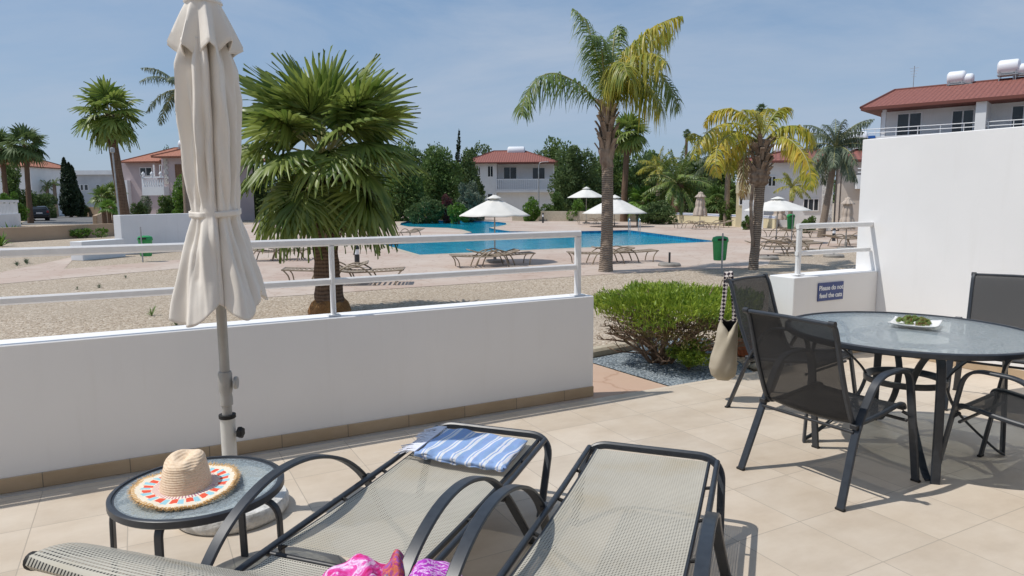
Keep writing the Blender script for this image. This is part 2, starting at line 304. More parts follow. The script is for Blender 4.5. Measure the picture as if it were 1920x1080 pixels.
slingmat('chair_sling', (0.027, 0.028, 0.031), (0.010, 0.010, 0.010), 0.0034, 0.0034, 0.30, (0.45, 0.45), rough=0.45)

def tableglass():
    m, n, b = nodes('table_glass'); tc = N(n, 'ShaderNodeTexCoord')
    nz = N(n, 'ShaderNodeTexNoise', Scale=75, Detail=3, Distortion=1.2); lk(n, tc.outputs['Object'], nz.inputs['Vector'])
    bp = N(n, 'ShaderNodeBump', Strength=0.5, Distance=0.004); lk(n, nz.outputs[0], bp.inputs['Height'])
    b.inputs['Base Color'].default_value = (0.40, 0.46, 0.49, 1); b.inputs['Roughness'].default_value = 0.15; b.inputs['IOR'].default_value = 1.6
    lk(n, bp.outputs[0], b.inputs['Normal'])
    b.inputs['Specular IOR Level'].default_value = 0.8
    tr = N(n, 'ShaderNodeBsdfTransparent'); tr.inputs[0].default_value = (0.90, 0.95, 0.945, 1)
    ms = N(n, 'ShaderNodeMixShader'); r = ramp(n, nz.outputs[0], [(0.35, (0.38,)*3), (0.65, (0.78,)*3)]); lk(n, r.outputs[0], ms.inputs[0])
    lk(n, tr.outputs[0], ms.inputs[1]); lk(n, b.outputs[0], ms.inputs[2]); lk(n, ms.outputs[0], n.nodes['Material Output'].inputs[0])
tableglass()

leafmat('fan_green', (0.095, 0.165, 0.025), (0.300, 0.370, 0.085), 2.0, 0.42, 0.40, spec=0.6)
leafmat('fan_dry', (0.20, 0.13, 0.05), (0.34, 0.24, 0.11), 3.0, 0.6, 0.2)
leafmat('feather_green', (0.055, 0.120, 0.028), (0.21, 0.28, 0.06), 1.2, 0.42, 0.28, spec=0.5)
leafmat('feather_yellow', (0.19, 0.24, 0.03), (0.46, 0.43, 0.05), 1.1, 0.45, 0.34, c3=(0.64, 0.46, 0.06))
leafmat('feather_mixed', (0.09, 0.16, 0.025), (0.33, 0.35, 0.05), 0.9, 0.42, 0.34, c3=(0.60, 0.48, 0.07))
leafmat('grey_green', (0.06, 0.09, 0.055), (0.17, 0.21, 0.13), 2.0, 0.55, 0.22)
leafmat('dark_green', (0.050, 0.096, 0.030), (0.150, 0.215, 0.072), 0.5, 0.6, 0.28)
leafmat('mid_green', (0.058, 0.118, 0.026), (0.175, 0.255, 0.068), 0.5, 0.6, 0.3)
leafmat('bright_green', (0.06, 0.14, 0.02), (0.17, 0.30, 0.045), 2.0, 0.45, 0.3)
leafmat('hedge_green', (0.10, 0.20, 0.020), (0.38, 0.48, 0.06), 5.0, 0.42, 0.32, spec=0.5)
leafmat('hedge_under', (0.16, 0.085, 0.045), (0.20, 0.21, 0.06), 6.0, 0.55, 0.2)
leafmat('cypress_green', (0.008, 0.022, 0.008), (0.025, 0.05, 0.018), 1.0, 0.6, 0.1)
leafmat('olive_grey', (0.09, 0.13, 0.08), (0.24, 0.29, 0.21), 1.5, 0.6, 0.2)
leafmat('succulent', (0.12, 0.22, 0.05), (0.32, 0.44, 0.14), 60.0, 0.5, 0.15, c3=(0.30, 0.10, 0.06))
leafmat('pink_bloom', (0.05, 0.07, 0.03), (0.22, 0.05, 0.07), 2.0, 0.6, 0.3)

# ---------------------------------------------------------------- mesh helpers
def tag(o, label=None, cat=None, group=None, kind=None):
    if label: o['label'] = label
    if cat: o['category'] = cat
    if group: o['group'] = group
    if kind: o['kind'] = kind
    return o
def thing(name, label, cat, loc=(0, 0, 0), rotz=0.0, group=None):
    o = bpy.data.objects.new(name, None); COL.objects.link(o); o.location = tuple(float(v) for v in loc); o.rotation_euler = (0, 0, rotz)
    o.empty_display_size = 0.2
    return tag(o, label, cat, group)
def fin(name, me, material, parent=None, smooth=None, loc=None):
    o = bpy.data.objects.new(name, me); COL.objects.link(o)
    if material: me.materials.append(MATS[material])
    if smooth is not None:
        me.shade_smooth(); me.set_sharp_from_angle(angle=R_(smooth))
    if parent: o.parent = parent
    if loc is not None: o.location = tuple(float(v) for v in loc)
    return o
class MB:
    def __init__(s): s.v = []; s.f = []; s.uv = None
    def add(s, vs, fs):
        k = len(s.v); s.v += [tuple(float(c) for c in p) for p in vs]; s.f += [tuple(i+k for i in f) for f in fs]; return s
    def box(s, c, d, rz=0.0, bev=0.0, tilt=None):
        hx, hy, hz = d[0]/2, d[1]/2, d[2]/2
        if bev:
            b = min(bev, hx*0.9, hy*0.9, hz*0.9); P = []
            def ring(z, ins):
                x, y = hx-ins, hy-ins
                return [(-x+b, -y, z), (x-b, -y, z), (x, -y+b, z), (x, y-b, z), (x-b, y, z), (-x+b, y, z), (-x, y-b, z), (-x, -y+b, z)]
            rs = [ring(-hz, b), ring(-hz+b, 0), ring(hz-b, 0), ring(hz, b)]
            P = [p for r in rs for p in r]; F = [tuple(range(7, -1, -1)), tuple(range(24, 32))]
            for i in range(3):
                for j in range(8): F.append((i*8+j, i*8+(j+1) % 8, (i+1)*8+(j+1) % 8, (i+1)*8+j))
        else:
            P = [(-hx, -hy, -hz), (hx, -hy, -hz), (hx, hy, -hz), (-hx, hy, -hz), (-hx, -hy, hz), (hx, -hy, hz), (hx, hy, hz), (-hx, hy, hz)]
            F = [(3, 2, 1, 0), (4, 5, 6, 7), (0, 1, 5, 4), (1, 2, 6, 5), (2, 3, 7, 6), (3, 0, 4, 7)]
        M = Matrix.Rotation(rz, 3, 'Z')
        if tilt is not None: M = M @ Matrix.Rotation(tilt[1], 3, tilt[0])
        return s.add([tuple((M @ Vector(p))+Vector(c)) for p in P], F)
    def b2(s, x0, x1, y0, y1, z0, z1, bev=0.0): return s.box(((x0+x1)/2, (y0+y1)/2, (z0+z1)/2), (x1-x0, y1-y0, z1-z0), bev=bev)
    def sweep(s, pts, sec, side=None, closed=False, cap=True, scales=None):
        P = [Vector(p) for p in pts]; n = len(P); m = len(sec); vs = []; fs = []
        prev = None
        for i in range(n):
            if closed: t = P[(i+1) % n]-P[i-1]
            else: t = P[min(i+1, n-1)]-P[max(i-1, 0)]
            t.normalize()
            if side is not None:
                sd = Vector(side); sd = (sd-t*sd.dot(t)).normalized()
            else:
                if prev is None:
                    a = Vector((0, 0, 1)) if abs(t.z) < 0.9 else Vector((1, 0, 0)); sd = t.cross(a).normalized()
                else: sd = (prev-t*prev.dot(t)).normalized()
                prev = sd
            nm = t.cross(sd)
            k = scales[i] if scales is not None else 1.0
            for a, b in sec: vs.append(P[i]+sd*(a*k)+nm*(b*k))
        for i in range(n if closed else n-1):
            j = (i+1) % n
            for q in range(m): fs.append((i*m+q, i*m+(q+1) % m, j*m+(q+1) % m, j*m+q))
        if cap and not closed: fs += [tuple(range(m-1, -1, -1)), tuple((n-1)*m+q for q in range(m))]
        return s.add(vs, fs)
    def bar(s, pts, w, t, side, closed=False):
        c = min(w, t)*0.25; a, b = w/2, t/2
        sec = [(-a+c, -b), (a-c, -b), (a, -b+c), (a, b-c), (a-c, b), (-a+c, b), (-a, b-c), (-a, -b+c)]
        return s.sweep(pts, sec, side, closed)
    def tube(s, pts, r, n=10, closed=False, scales=None, side=None):
        return s.sweep(pts, [(r*math.cos(2*math.pi*i/n), r*math.sin(2*math.pi*i/n)) for i in range(n)], side, closed, scales=scales)
    def lathe(s, prof, n=32, c=(0, 0, 0), cap=True, sx=1.0, sy=1.0):
        vs = []; fs = []; m = len(prof)
        for i in range(n):
            a = 2*math.pi*i/n
            for r, z in prof: vs.append((c[0]+r*sx*math.cos(a), c[1]+r*sy*math.sin(a), c[2]+z))
        for i in range(n):
            j = (i+1) % n
            for q in range(m-1): fs.append((i*m+q, j*m+q, j*m+q+1, i*m+q+1))
        if cap:
            if prof[0][0] > 1e-6: fs.append(tuple(i*m for i in range(n-1, -1, -1)))
            if prof[-1][0] > 1e-6: fs.append(tuple(i*m+m-1 for i in range(n)))
        return s.add(vs, fs)
    def prism(s, poly, z0, z1):
        n = len(poly); A = sum(poly[i][0]*poly[(i+1) % n][1]-poly[(i+1) % n][0]*poly[i][1] for i in range(n))
        if A < 0: poly = poly[::-1]
        return s.add([(p[0], p[1], z0) for p in poly]+[(p[0], p[1], z1) for p in poly],
                     [tuple(range(n-1, -1, -1)), tuple(range(n, 2*n))]+[(i, (i+1) % n, n+(i+1) % n, n+i) for i in range(n)])
    def grid(s, fn, nu, nv, wrap=False):
        vs = []; fs = []
        for i in range(nu+1 if not wrap else nu):
            for j in range(nv+1): vs.append(fn(i/nu, j/nv))
        for i in range(nu):
            a = i; b = (i+1) % nu if wrap else i+1
            for j in range(nv): fs.append((a*(nv+1)+j, b*(nv+1)+j, b*(nv+1)+j+1, a*(nv+1)+j+1))
        return s.add(vs, fs)
    def build(s, name, material, parent=None, smooth=None, loc=None, uv=None):
        me = bpy.data.meshes.new(name); me.from_pydata(s.v, [], s.f); me.update()
        if uv is not None:
            ul = me.uv_layers.new(name='UVMap')
            for l in me.loops: ul.data[l.index].uv = uv(s.v[l.vertex_index])
        return fin(name, me, material, parent, smooth, loc)
def spline(pts, k=8):
    P = [np.array(p, float) for p in pts]; o = []
    for i in range(len(P)-1):
        a = P[max(i-1, 0)]; b = P[i]; c = P[i+1]; d = P[min(i+2, len(P)-1)]
        for j in range(k):
            t = j/k; o.append(0.5*((2*b)+(c-a)*t+(2*a-5*b+4*c-d)*t*t+(3*b-a-3*c+d)*t**3))
    o.append(P[-1]); return o
def rounded(pts, r, k=5):       # polyline with rounded corners
    P = [np.array(p, float) for p in pts]; o = [P[0]]
    for i in range(1, len(P)-1):
        a = P[i-1]-P[i]; b = P[i+1]-P[i]; la, lb = np.linalg.norm(a), np.linalg.norm(b); q = min(r, la*0.49, lb*0.49)
        s, e = P[i]+a/la*q, P[i]+b/lb*q
        for j in range(k+1):
            t = j/k; o.append((1-t)**2*s+2*t*(1-t)*P[i]+t*t*e)
    o.append(P[-1]); return o
def arrmesh(name, V, F, material, parent=None, smooth=False, loc=None):
    V = np.asarray(V, np.float32); F = np.asarray(F, np.int32)
    me = bpy.data.meshes.new(name); me.vertices.add(len(V)); me.vertices.foreach_set('co', V.ravel())
    k = F.shape[1]; me.loops.add(F.size); me.loops.foreach_set('vertex_index', F.ravel()); me.polygons.add(len(F))
    me.polygons.foreach_set('loop_start', np.arange(0, F.size, k, dtype=np.int32)); me.polygons.foreach_set('loop_total', np.full(len(F), k, np.int32))
    me.update(calc_edges=True); me.validate()
    return fin(name, me, material, parent, 180 if smooth else None, loc)
def copy_tree(o, parent=None):
    c = o.copy(); COL.objects.link(c)
    if parent: c.parent = parent
    for ch in list(KIDS.get(o.name, [])) or [x for x in bpy.data.objects if x.parent == o]: copy_tree(ch, c)
    return c
KIDS = {}

# ---------------------------------------------------------------- foliage helpers
def leafcloud(C, size, aspect=0.45, up=0.0, outc=None, droop=0.0):
    """C: N x 3 leaf positions -> quads (diamond, slightly folded)"""
    n = len(C); d = rng.normal(size=(n, 3)); d[:, 2] += up
    if outc is not None:
        o = C-outc; o /= np.linalg.norm(o, axis=1)[:, None]+1e-6; d = d*0.7+o*1.0
    d[:, 2] -= droop
    d /= np.linalg.norm(d, axis=1)[:, None]
    q = rng.normal(size=(n, 3)); s = np.cross(d, q); s /= np.linalg.norm(s, axis=1)[:, None]+1e-9
    L = size*rng.uniform(0.6, 1.25, n)[:, None]; W = L*aspect
    nm = np.cross(d, s)
    V = np.stack([C-d*L*0.5, C+s*W*0.5+nm*W*0.12, C+d*L*0.5, C-s*W*0.5+nm*W*0.12], 1).reshape(-1, 3)
    F = np.arange(4*n).reshape(-1, 4)
    return V, F
def blobs(cx, rx, ry, rz, n, jitter=0.35, rmin=0.28, rmax=0.5, flat=0.0):
    """clump centres and radii filling an ellipsoid"""
    B = []
    for _ in range(n):
        d = rng.normal(size=3); d /= np.linalg.norm(d); k = rng.uniform(0.25, 0.95)**0.6
        c = np.array([cx[0]+d[0]*rx*k*0.8, cx[1]+d[1]*ry*k*0.8, cx[2]+d[2]*rz*k*0.8])
        B.append((c, rng.uniform(rmin, rmax)))
    return B
def crown(name, parent, c, rx, ry, rz, material, nleaf, size, nb=26, aspect=0.5, up=0.3, rmin=0.22, rmax=0.42, droop=0.0):
    B = blobs(c, rx, ry, rz, nb, rmin=rmin, rmax=rmax); per = max(1, nleaf//nb); Vs = []; Fs = []; k = 0
    for bc, br in B:
        d = rng.normal(size=(per, 3)); d /= np.linalg.norm(d, axis=1)[:, None]
        rr = rng.uniform(0.45, 1.08, (per, 1))**0.5
        P = bc + d*rr*br*np.array([rx, ry, rz*0.85])
        V, F = leafcloud(P, size, aspect, up, bc, droop); Vs.append(V); Fs.append(F+k); k += len(V)
    return arrmesh(name, np.concatenate(Vs), np.concatenate(Fs), material, parent), B
def limbs(name, parent, base, B, r0, material='bark', frac=0.5, ztop=None):
    mb = MB(); base = np.array(base, float); cs = np.array([b[0] for b in B]); cen = cs.mean(0)
    fork = base+(cen-base)*np.array([0.35, 0.35, frac])
    mb.tube(spline([base, base*0.5+fork*0.5+rng.normal(size=3)*np.array([.1, .1, 0])*r0*3, fork], 4), r0, 8, scales=list(np.linspace(1.25, 0.75, 9)))
    for c in cs[:14]:
        mid = fork*0.5+c*0.5+rng.normal(size=3)*r0*1.2
        mb.tube(spline([fork-np.array([0, 0, r0]), mid, c], 4), r0*0.5, 6, scales=list(np.linspace(1.0, 0.25, 9)))
    return mb.build(name, material, parent, 60)
def tree(name, label, cat, px, py, rxp, ryp, D, material, nleaf=7000, size=0.32, nb=26, group=None, base_z=ZG, depth_ratio=0.8, up=0.3, r0=None, rmin=0.22, rmax=0.42, aspect=0.5, bx=None, fill=True):
    s = D/FPX; c = at(px, py, D); b = at(bx or px, py, D); rx, rz = rxp*s, ryp*s
    if fill:
        tz = c[2]+rz; bz = base_z-0.28*(tz-base_z); nz_ = (tz-bz)/2
        if c[2]-rz > bz: c = np.array([c[0], c[1], bz+nz_]); rz = nz_
    t = thing(name, label, cat, (b[0], b[1], base_z), 0, group)
    lc = np.array([c[0]-b[0], c[1]-b[1], c[2]-base_z])
    o, B = crown('crown', t, lc, rx, rx*depth_ratio, rz, material, nleaf, size, nb, up=up, rmin=rmin, rmax=rmax, aspect=aspect)
    limbs('trunk', t, (0, 0, -0.1), B, r0 or max(0.08, rx*0.06))
    return t

def leaflets(R, side, up, L, W, fw, droop, rs):
    """R: rachis samples (n x 3); returns quads for one side"""
    n = len(R); T = np.gradient(R, axis=0); T /= np.linalg.norm(T, axis=1)[:, None]
    S = np.cross(T, np.array([0, 0, 1.0])); S /= np.linalg.norm(S, axis=1)[:, None]+1e-6; S *= side
    u = np.linspace(0, 1, n); prof = (np.sin(np.pi*np.clip(u*0.93+0.06, 0, 1))**0.55)[:, None]
    d = S*1.0 + T*fw + rs.normal(size=(n, 3))*0.22 + np.array([0, 0, 1.0])*up*rs.uniform(-1.0, 1.0, (n, 1))
    d /= np.linalg.norm(d, axis=1)[:, None]
    l = L*prof*rs.uniform(0.8, 1.1, (n, 1))
    wv = np.cross(d, np.cross(S, T)); wv = T-d*(np.sum(T*d, 1)[:, None]); wv /= np.linalg.norm(wv, axis=1)[:, None]+1e-6
    g = np.array([0, 0, -1.0])
    dr = droop*rs.uniform(0.7, 1.3, (n, 1))
    rows = []
    for k, wd in ((0, 0.7), (0.35, 1.0), (0.7, 0.8), (1.0, 0.12)):
        c = R+d*l*k*(1-0.28*dr*k)+g*l*dr*k*k*0.9
        rows += [c-wv*W*wd/2, c+wv*W*wd/2]
    V = np.stack(rows, 1).reshape(-1, 3)
    F = []
    for i in range(n):
        o = i*8
        for k in range(3): F.append((o+2*k, o+2*k+1, o+2*k+3, o+2*k+2))
    return V, np.array(F)
def feather_crown(parent, fronds, L, W, material, n=70, droop=0.7, name='crown', up=0.5, rr=0.02):
    """fronds: list of rachis control points in local coordinates"""
    Vs = []; Fs = []; k = 0; mb = MB()
    for fr in fronds:
        C = np.array(spline(fr, 10)); sl = np.concatenate([[0], np.cumsum(np.linalg.norm(np.diff(C, axis=0), axis=1))])
        u = np.linspace(0.13, 1, n)*sl[-1]; R = np.stack([np.interp(u, sl, C[:, i]) for i in range(3)], 1)
        for sd in (1, -1):
            V, F = leaflets(R, sd, up, L, W, 0.55, droop, rng); Vs.append(V); Fs.append(F+k); k += len(V)
        mb.tube(C, rr, 6, scales=list(np.linspace(1.5, 0.25, len(C))))
    o = arrmesh(name, np.concatenate(Vs), np.concatenate(Fs), material, parent)
    q = mb.build('leaf_stalks', 'stalk', parent, 60)
    return o
mat('stalk', (0.22, 0.24, 0.07), (0.34, 0.30, 0.12), rough=0.5, scale=3)
def rand_fronds(c, n, Lf, el=(-10, 75), arch=0.8, az0=0.0):
    o = []
    for i in range(n):
        a = az0+i*2.399963+random.uniform(-.2, .2); e = R_(random.uniform(*el)); l = Lf*random.uniform(0.85, 1.1)
        pts = []; p = np.array(c, float); d = np.array([math.cos(a)*math.cos(e), math.sin(a)*math.cos(e), math.sin(e)])
        for k in range(6):
            pts.append(p.copy()); p = p+d*l/5; d = d+np.array([0, 0, -arch*0.32]); d /= np.linalg.norm(d)
        o.append(pts)
    return o
def fan_template(Rl, n=26, spread=125, fold=0.03, split=0.58, drp=0.25):
    V = []; F = []; k = 0
    for i in range(n):
        a = R_(-spread+2*spread*i/(n-1)); da = R_(spread)/(n-1)
        Rr = Rl*(0.80+0.20*math.cos(a*0.75))*random.uniform(0.94, 1.05)
        dx, dy = math.cos(a), math.sin(a); px, py = -dy, dx
        for r, wd in ((0.03, 1.0), (split, 1.0), (0.80, 0.40), (1.0, 0.04)):
            rr = Rr*r; half = (rr if r <= split else Rr*split)*math.tan(da)*wd*1.02
            z = -drp*Rl*r*r*(0.6+0.4*abs(a)); f = fold*Rl*min(1, r*1.6)*wd
            V += [(dx*rr-px*half, dy*rr-py*half, z-f), (dx*rr, dy*rr, z+f), (dx*rr+px*half, dy*rr+py*half, z-f)]
        for q in range(3):
            o = k+q*3; F += [(o, o+1, o+4, o+3), (o+1, o+2, o+5, o+4)]
        k += 12
    return np.array(V), np.array(F)
def fan_crown(parent, c, leaves, Rl, material, pet, name='crown', nseg=26, grav=0.35, pr=0.018):
    """leaves: (azimuth, elevation, petiole length factor, leaf scale, droop extra)"""
    Vs = []; Fs = []; k = 0; mb = MB(); c = np.array(c, float)
    for az, el, pf, ls, dx in leaves:
        d0 = np.array([math.cos(az)*math.cos(el), math.sin(az)*math.cos(el), math.sin(el)])
        p1 = c+d0*pet*pf*0.5; d1 = d0+np.array([0, 0, -0.3*dx]); d1 /= np.linalg.norm(d1); hub = p1+d1*pet*pf*0.5
        d2 = d1+np.array([0, 0, -0.35*dx]); d2 /= np.linalg.norm(d2)
        mb.tube([c, c*0.5+p1*0.5, p1, hub], pr, 6, scales=[1.6, 1.2, 1.0, 0.8])
        T, F = fan_template(Rl*ls, nseg)
        x = d2; y = np.cross(np.array([0, 0, 1.0]), x); y /= np.linalg.norm(y)+1e-9; z = np.cross(x, y)
        roll = random.uniform(-0.45, 0.45); y2 = y*math.cos(roll)+z*math.sin(roll); z2 = np.cross(x, y2)
        W = hub+T[:, :1]*x+T[:, 1:2]*y2+T[:, 2:3]*z2
        r = np.clip(np.linalg.norm(T[:, :2], axis=1)/(Rl*ls)-0.45, 0, 1)
        W[:, 2] -= grav*Rl*ls*(r**1.5)*random.uniform(0.8, 1.7)*max(0.15, dx)
        W += rng.normal(size=W.shape)*0.012*Rl
        Vs.append(W); Fs.append(F+k); k += len(W)
    o = arrmesh(name, np.concatenate(Vs), np.concatenate(Fs), material, parent)
    mb.build('leaf_stalks', 'stalk', parent, 60)
    return o

# ================================================================ SETTING: ground, deck, pool
def sheet(name, outer, z, material, hole=None, kind='structure'):
    bm = bmesh.new(); E = []
    for lp in [outer]+([hole] if hole else []):
        vs = [bm.verts.new((float(p[0]), float(p[1]), z)) for p in lp]
        for i in range(len(vs)): E.append(bm.edges.new((vs[i], vs[(i+1) % len(vs)])))
    bmesh.ops.triangle_fill(bm, use_beauty=True, edges=E)
    for f in bm.faces:
        if f.normal.z < 0: f.normal_flip()
    me = bpy.data.meshes.new(name); bm.to_mesh(me); bm.free()
    return tag(fin(name, me, material), kind=kind)
def gpoly(px, z=ZG): return [tuple(gz(x, y, z)[:2]) for x, y in px]
POOLPX = [(787, 478), (1346, 453), (1178, 431.5), (1097, 433.5), (1000, 434.5), (957, 434), (930, 430), (917, 427), (935, 424.5), (950, 421), (948, 418), (935, 416.3), (905, 414.8),
          (860, 413.6), (800, 413), (765, 415), (752, 418), (750, 422), (765, 425), (800, 426.5), (840, 427.5), (868, 431), (885, 436), (860, 440), (790, 447), (713, 457)]
POOL = gpoly(POOLPX)
YF = 9.6
# near slope (terrace edge down to the pool level), then the flat ground with the pool cut out
mb = MB(); ys = [-12, 4.3, 6.0, 6.6, 7.4, 8.4, YF]; zs = [-0.03, -0.03, -0.03, -0.07, -0.17, -0.29, ZG]; xs = [-60, -20, -8, 0, 3, 4, 5, 6, 8, 14, 30, 80]
def zn(x, y):
    z = float(np.interp(y, ys, zs)); return z
mb.grid(lambda u, v: (xs[round(u*(len(xs)-1))], ys[round(v*(len(ys)-1))], zs[round(v*(len(ys)-1))]), len(xs)-1, len(ys)-1)
tag(mb.build('near_ground', 'gravel'), kind='structure')
sheet('ground', [(-700, YF), (1500, YF), (1500, 2600), (-1500, 2600)], ZG, 'gravel', POOL)
DECKPX = [(400, 566), (514, 557), (640, 549), (760, 540), (900, 531), (1000, 524), (1130, 515), (1250, 508), (1400, 503), (1440, 497), (1450, 478), (1520, 466), (1640, 462),
          (1640, 437), (1560, 428), (1400, 421), (1250, 416), (1100, 409.5), (1000, 408.5), (900, 407), (740, 406.5), (600, 411), (480, 418), (420, 430), (395, 460), (350, 486), (120, 505),
          (142, 481), (100, 490), (-60, 524), (-60, 538), (345, 503)]
sheet('pool_deck', gpoly(DECKPX), ZG+0.006, 'deck', POOL)
# basin wall band, pool floor and water
mb = MB(); n = len(POOL)
A = sum(POOL[i][0]*POOL[(i+1) % n][1]-POOL[(i+1) % n][0]*POOL[i][1] for i in range(n)); Pp = POOL if A > 0 else POOL[::-1]
mb.add([(p[0], p[1], ZG+0.006) for p in Pp]+[(p[0], p[1], ZG-1.3) for p in Pp], [(i, (i+1) % n, n+(i+1) % n, n+i) for i in range(n)]+[tuple(range(n, 2*n))])
tag(mb.build('pool_basin', 'pool_tiles'), kind='structure')
sheet('pool_water', Pp, ZG-0.13, 'pool_water')
# coping: narrow raised rim round the pool
def offset(poly, d):
    m = len(poly); o = []
    for i in range(m):
        a, b, c = (np.array(poly[(i+k-1) % m]) for k in (0, 1, 2))
        t1 = (b-a)/np.linalg.norm(b-a); t2 = (c-b)/np.linalg.norm(c-b); n1 = np.array([t1[1], -t1[0]]); n2 = np.array([t2[1], -t2[0]])
        q = n1+n2; q /= max(0.35, np.linalg.norm(q)); o.append(tuple(b+q*d))
    return o
sheet('pool_coping', offset(Pp, 0.32), ZG+0.010, 'kerb_stone', Pp)
# road on the left
sheet('road', gpoly([(30, 421), (200, 421), (188, 397.5), (103, 396)]), ZG+0.004, 'asphalt')
# stone path beside the hedge and slate bed
PA = 4.452
sheet('garden_path', [(2.6, PA), (3.93, PA), (3.83, 5.68), (2.6, 5.62)], -0.024, 'path_stone')
sheet('slate_bed', [(3.945, PA), (4.9, PA), (5.7, 5.9), (5.2, 6.25), (4.5, 5.80), (3.845, 5.68)], -0.020, 'slate', kind='stuff')
mb = MB(); mb.bar([(2.2, 5.62, 0.01), (3.2, 5.68, 0.01), (4.5, 5.86, 0.01), (5.3, 6.38, 0.0)], 0.14, 0.10, (0, 1, 0.001)); tag(mb.build('garden_kerb', 'kerb_stone', smooth=40), kind='structure')
# tiny raised stones scattered on the near gravel so it is not a flat texture
def stones(name, cond, N_, smin, smax, material, box):
    V = []; F = []; k = 0
    base = np.array([(1, 0, 0), (0, 1, 0), (-1, 0, 0), (0, -1, 0), (0, 0, 0.75), (0.7, 0.7, -0.1), (-.7, .7, -.1), (-.7, -.7, -.1), (.7, -.7, -.1)], float)
    tri = [(0, 5, 4), (5, 1, 4), (1, 6, 4), (6, 2, 4), (2, 7, 4), (7, 3, 4), (3, 8, 4), (8, 0, 4)]
    while k < N_*9:
        x, y = rng.uniform(box[0], box[1]), rng.uniform(box[2], box[3])
        if not cond(x, y): continue
        s = rng.uniform(smin, smax); a = rng.uniform(0, 6.28); c, sn = math.cos(a), math.sin(a)
        B = base*np.array([s, s*rng.uniform(.6, 1), s*rng.uniform(.5, 1)])*(1+rng.normal(size=(9, 1))*0.15)
        B = np.stack([B[:, 0]*c-B[:, 1]*sn+x, B[:, 0]*sn+B[:, 1]*c+y, B[:, 2]+zn(x, y)], 1)
        V.append(B); F += [(p+k, q+k, r+k) for p, q, r in tri]; k += 9
    return tag(arrmesh(name, np.concatenate(V), F, material), kind='stuff')
def inpoly(x, y, P):
    c = False; m = len(P)
    for i in range(m):
        a, b = P[i], P[i-1]
        if (a[1] > y) != (b[1] > y) and x < (b[0]-a[0])*(y-a[1])/(b[1]-a[1])+a[0]: c = not c
    return c
DK = gpoly(DECKPX)
stones('gravel_stones', lambda x, y: not inpoly(x, y, DK) and not (inpoly(x, y, [(3.945, PA), (4.9, PA), (5.7, 5.9), (5.2, 6.25), (4.4, 5.86), (2.5, 5.7), (2.5, PA)])), 14000, 0.008, 0.022, 'gravel', (-2.5, 11, 5.9, 14))
SB = [(3.96, PA+.02), (4.85, PA+.02), (5.62, 5.85), (5.2, 6.15), (4.5, 5.72), (3.87, 5.64)]
stones('slate_chips', lambda x, y: inpoly(x, y, SB), 9000, 0.008, 0.019, 'slate', (3.3, 6.2, PA, 7.2))

# ================================================================ TERRACE
tag(MB().b2(-5, 9, -5, PA, -0.14, 0.0).build('terrace_floor', 'floor_tiles'), kind='structure')

# unseen house the terrace belongs to, behind the camera; added to block sky light
t = thing('terrace_house', 'house behind the terrace, outside the photo', 'house', (0, -1.7, 0))
MB().b2(-8, 8.5, -6, 0, -0.2, 6.2).build('wall', 'house_beige', t)
MB().b2(-8, 8.5, 0.001, 1.3, 2.75, 2.95, bev=0.01).build('balcony_slab', 'house_white', t)  # overhang, likewise unseen and added to hold back sky light
# parapet with railing
YW = 4.52; XE = 3.15
t = thing('parapet_wall', 'long low white parapet wall with beige tiled skirting along the terrace edge', 'wall', (0, YW, 0))
MB().b2(-4, XE, 0, 0.20, -0.2, 0.815, bev=0.006).build('wall', 'white_plaster', t)
MB().b2(-4, XE-0.004, -0.014, -0.0005, 0.001, 0.085, bev=0.003).build('skirting', 'skirting_tiles', t)
def rail_piece(x0, x1, posts, y0, label, zb, endcurve=True, group=None):
    t = thing('railing', label, 'railing', (0, y0, 0), 0)
    MB().bar([(x0, 0, 1.305), (x1, 0, 1.305)], 0.040, 0.052, (0, 1, 0)).build('top_rail', 'white_paint', t, 30)
    MB().bar([(x0, 0, 1.045), (x1-0.02, 0, 1.045)], 0.035, 0.045, (0, 1, 0)).build('middle_rail', 'white_paint', t, 30)
    for x, wd in posts:
        MB().bar([(x, 0, zb), (x, 0, 1.279)], wd, 0.045, (1, 0, 0)).build('post', 'white_paint', t, 30)
        MB().box((x, 0, zb+0.006), (wd+0.05, 0.09, 0.010), bev=0.003).build('foot_plate', 'white_paint', t)
    return t
rail_piece(-4, 3.065, [(3.045, 0.05), (1.11, 0.03), (-1.0, 0.03), (-3.0, 0.03)], 4.598, 'white metal railing with two rails on top of the long parapet wall', 0.815)
rail_piece(5.57, 6.68, [(5.60, 0.05)], 4.62, 'short white metal railing above the low wall that carries the blue sign', 0.835)

# pillar wall with sign, tall divider wall
t = thing('low_wall', 'low white wall with a blue notice, joined to the tall white divider', 'wall', (5.44, YW, 0))
MB().b2(0, 1.238, 0, 0.30, -0.2, 0.825, bev=0.006).build('wall', 'white_plaster', t)
MB().b2(0.02, 1.24, -0.013, -0.0005, 0.001, 0.085, bev=0.003).build('skirting', 'skirting_tiles', t)
t = thing('divider_wall', 'tall white divider wall at the right end of the terrace behind the table', 'wall', (6.68, 4.78, 0))
MB().b2(0, 0.2, -8.5, 0, -0.2, 2.17, bev=0.006).build('wall', 'white_plaster', t)
MB().b2(-0.013, -0.0005, -8.5, -0.275, 0.001, 0.085, bev=0.003).build('skirting', 'skirting_tiles', t)

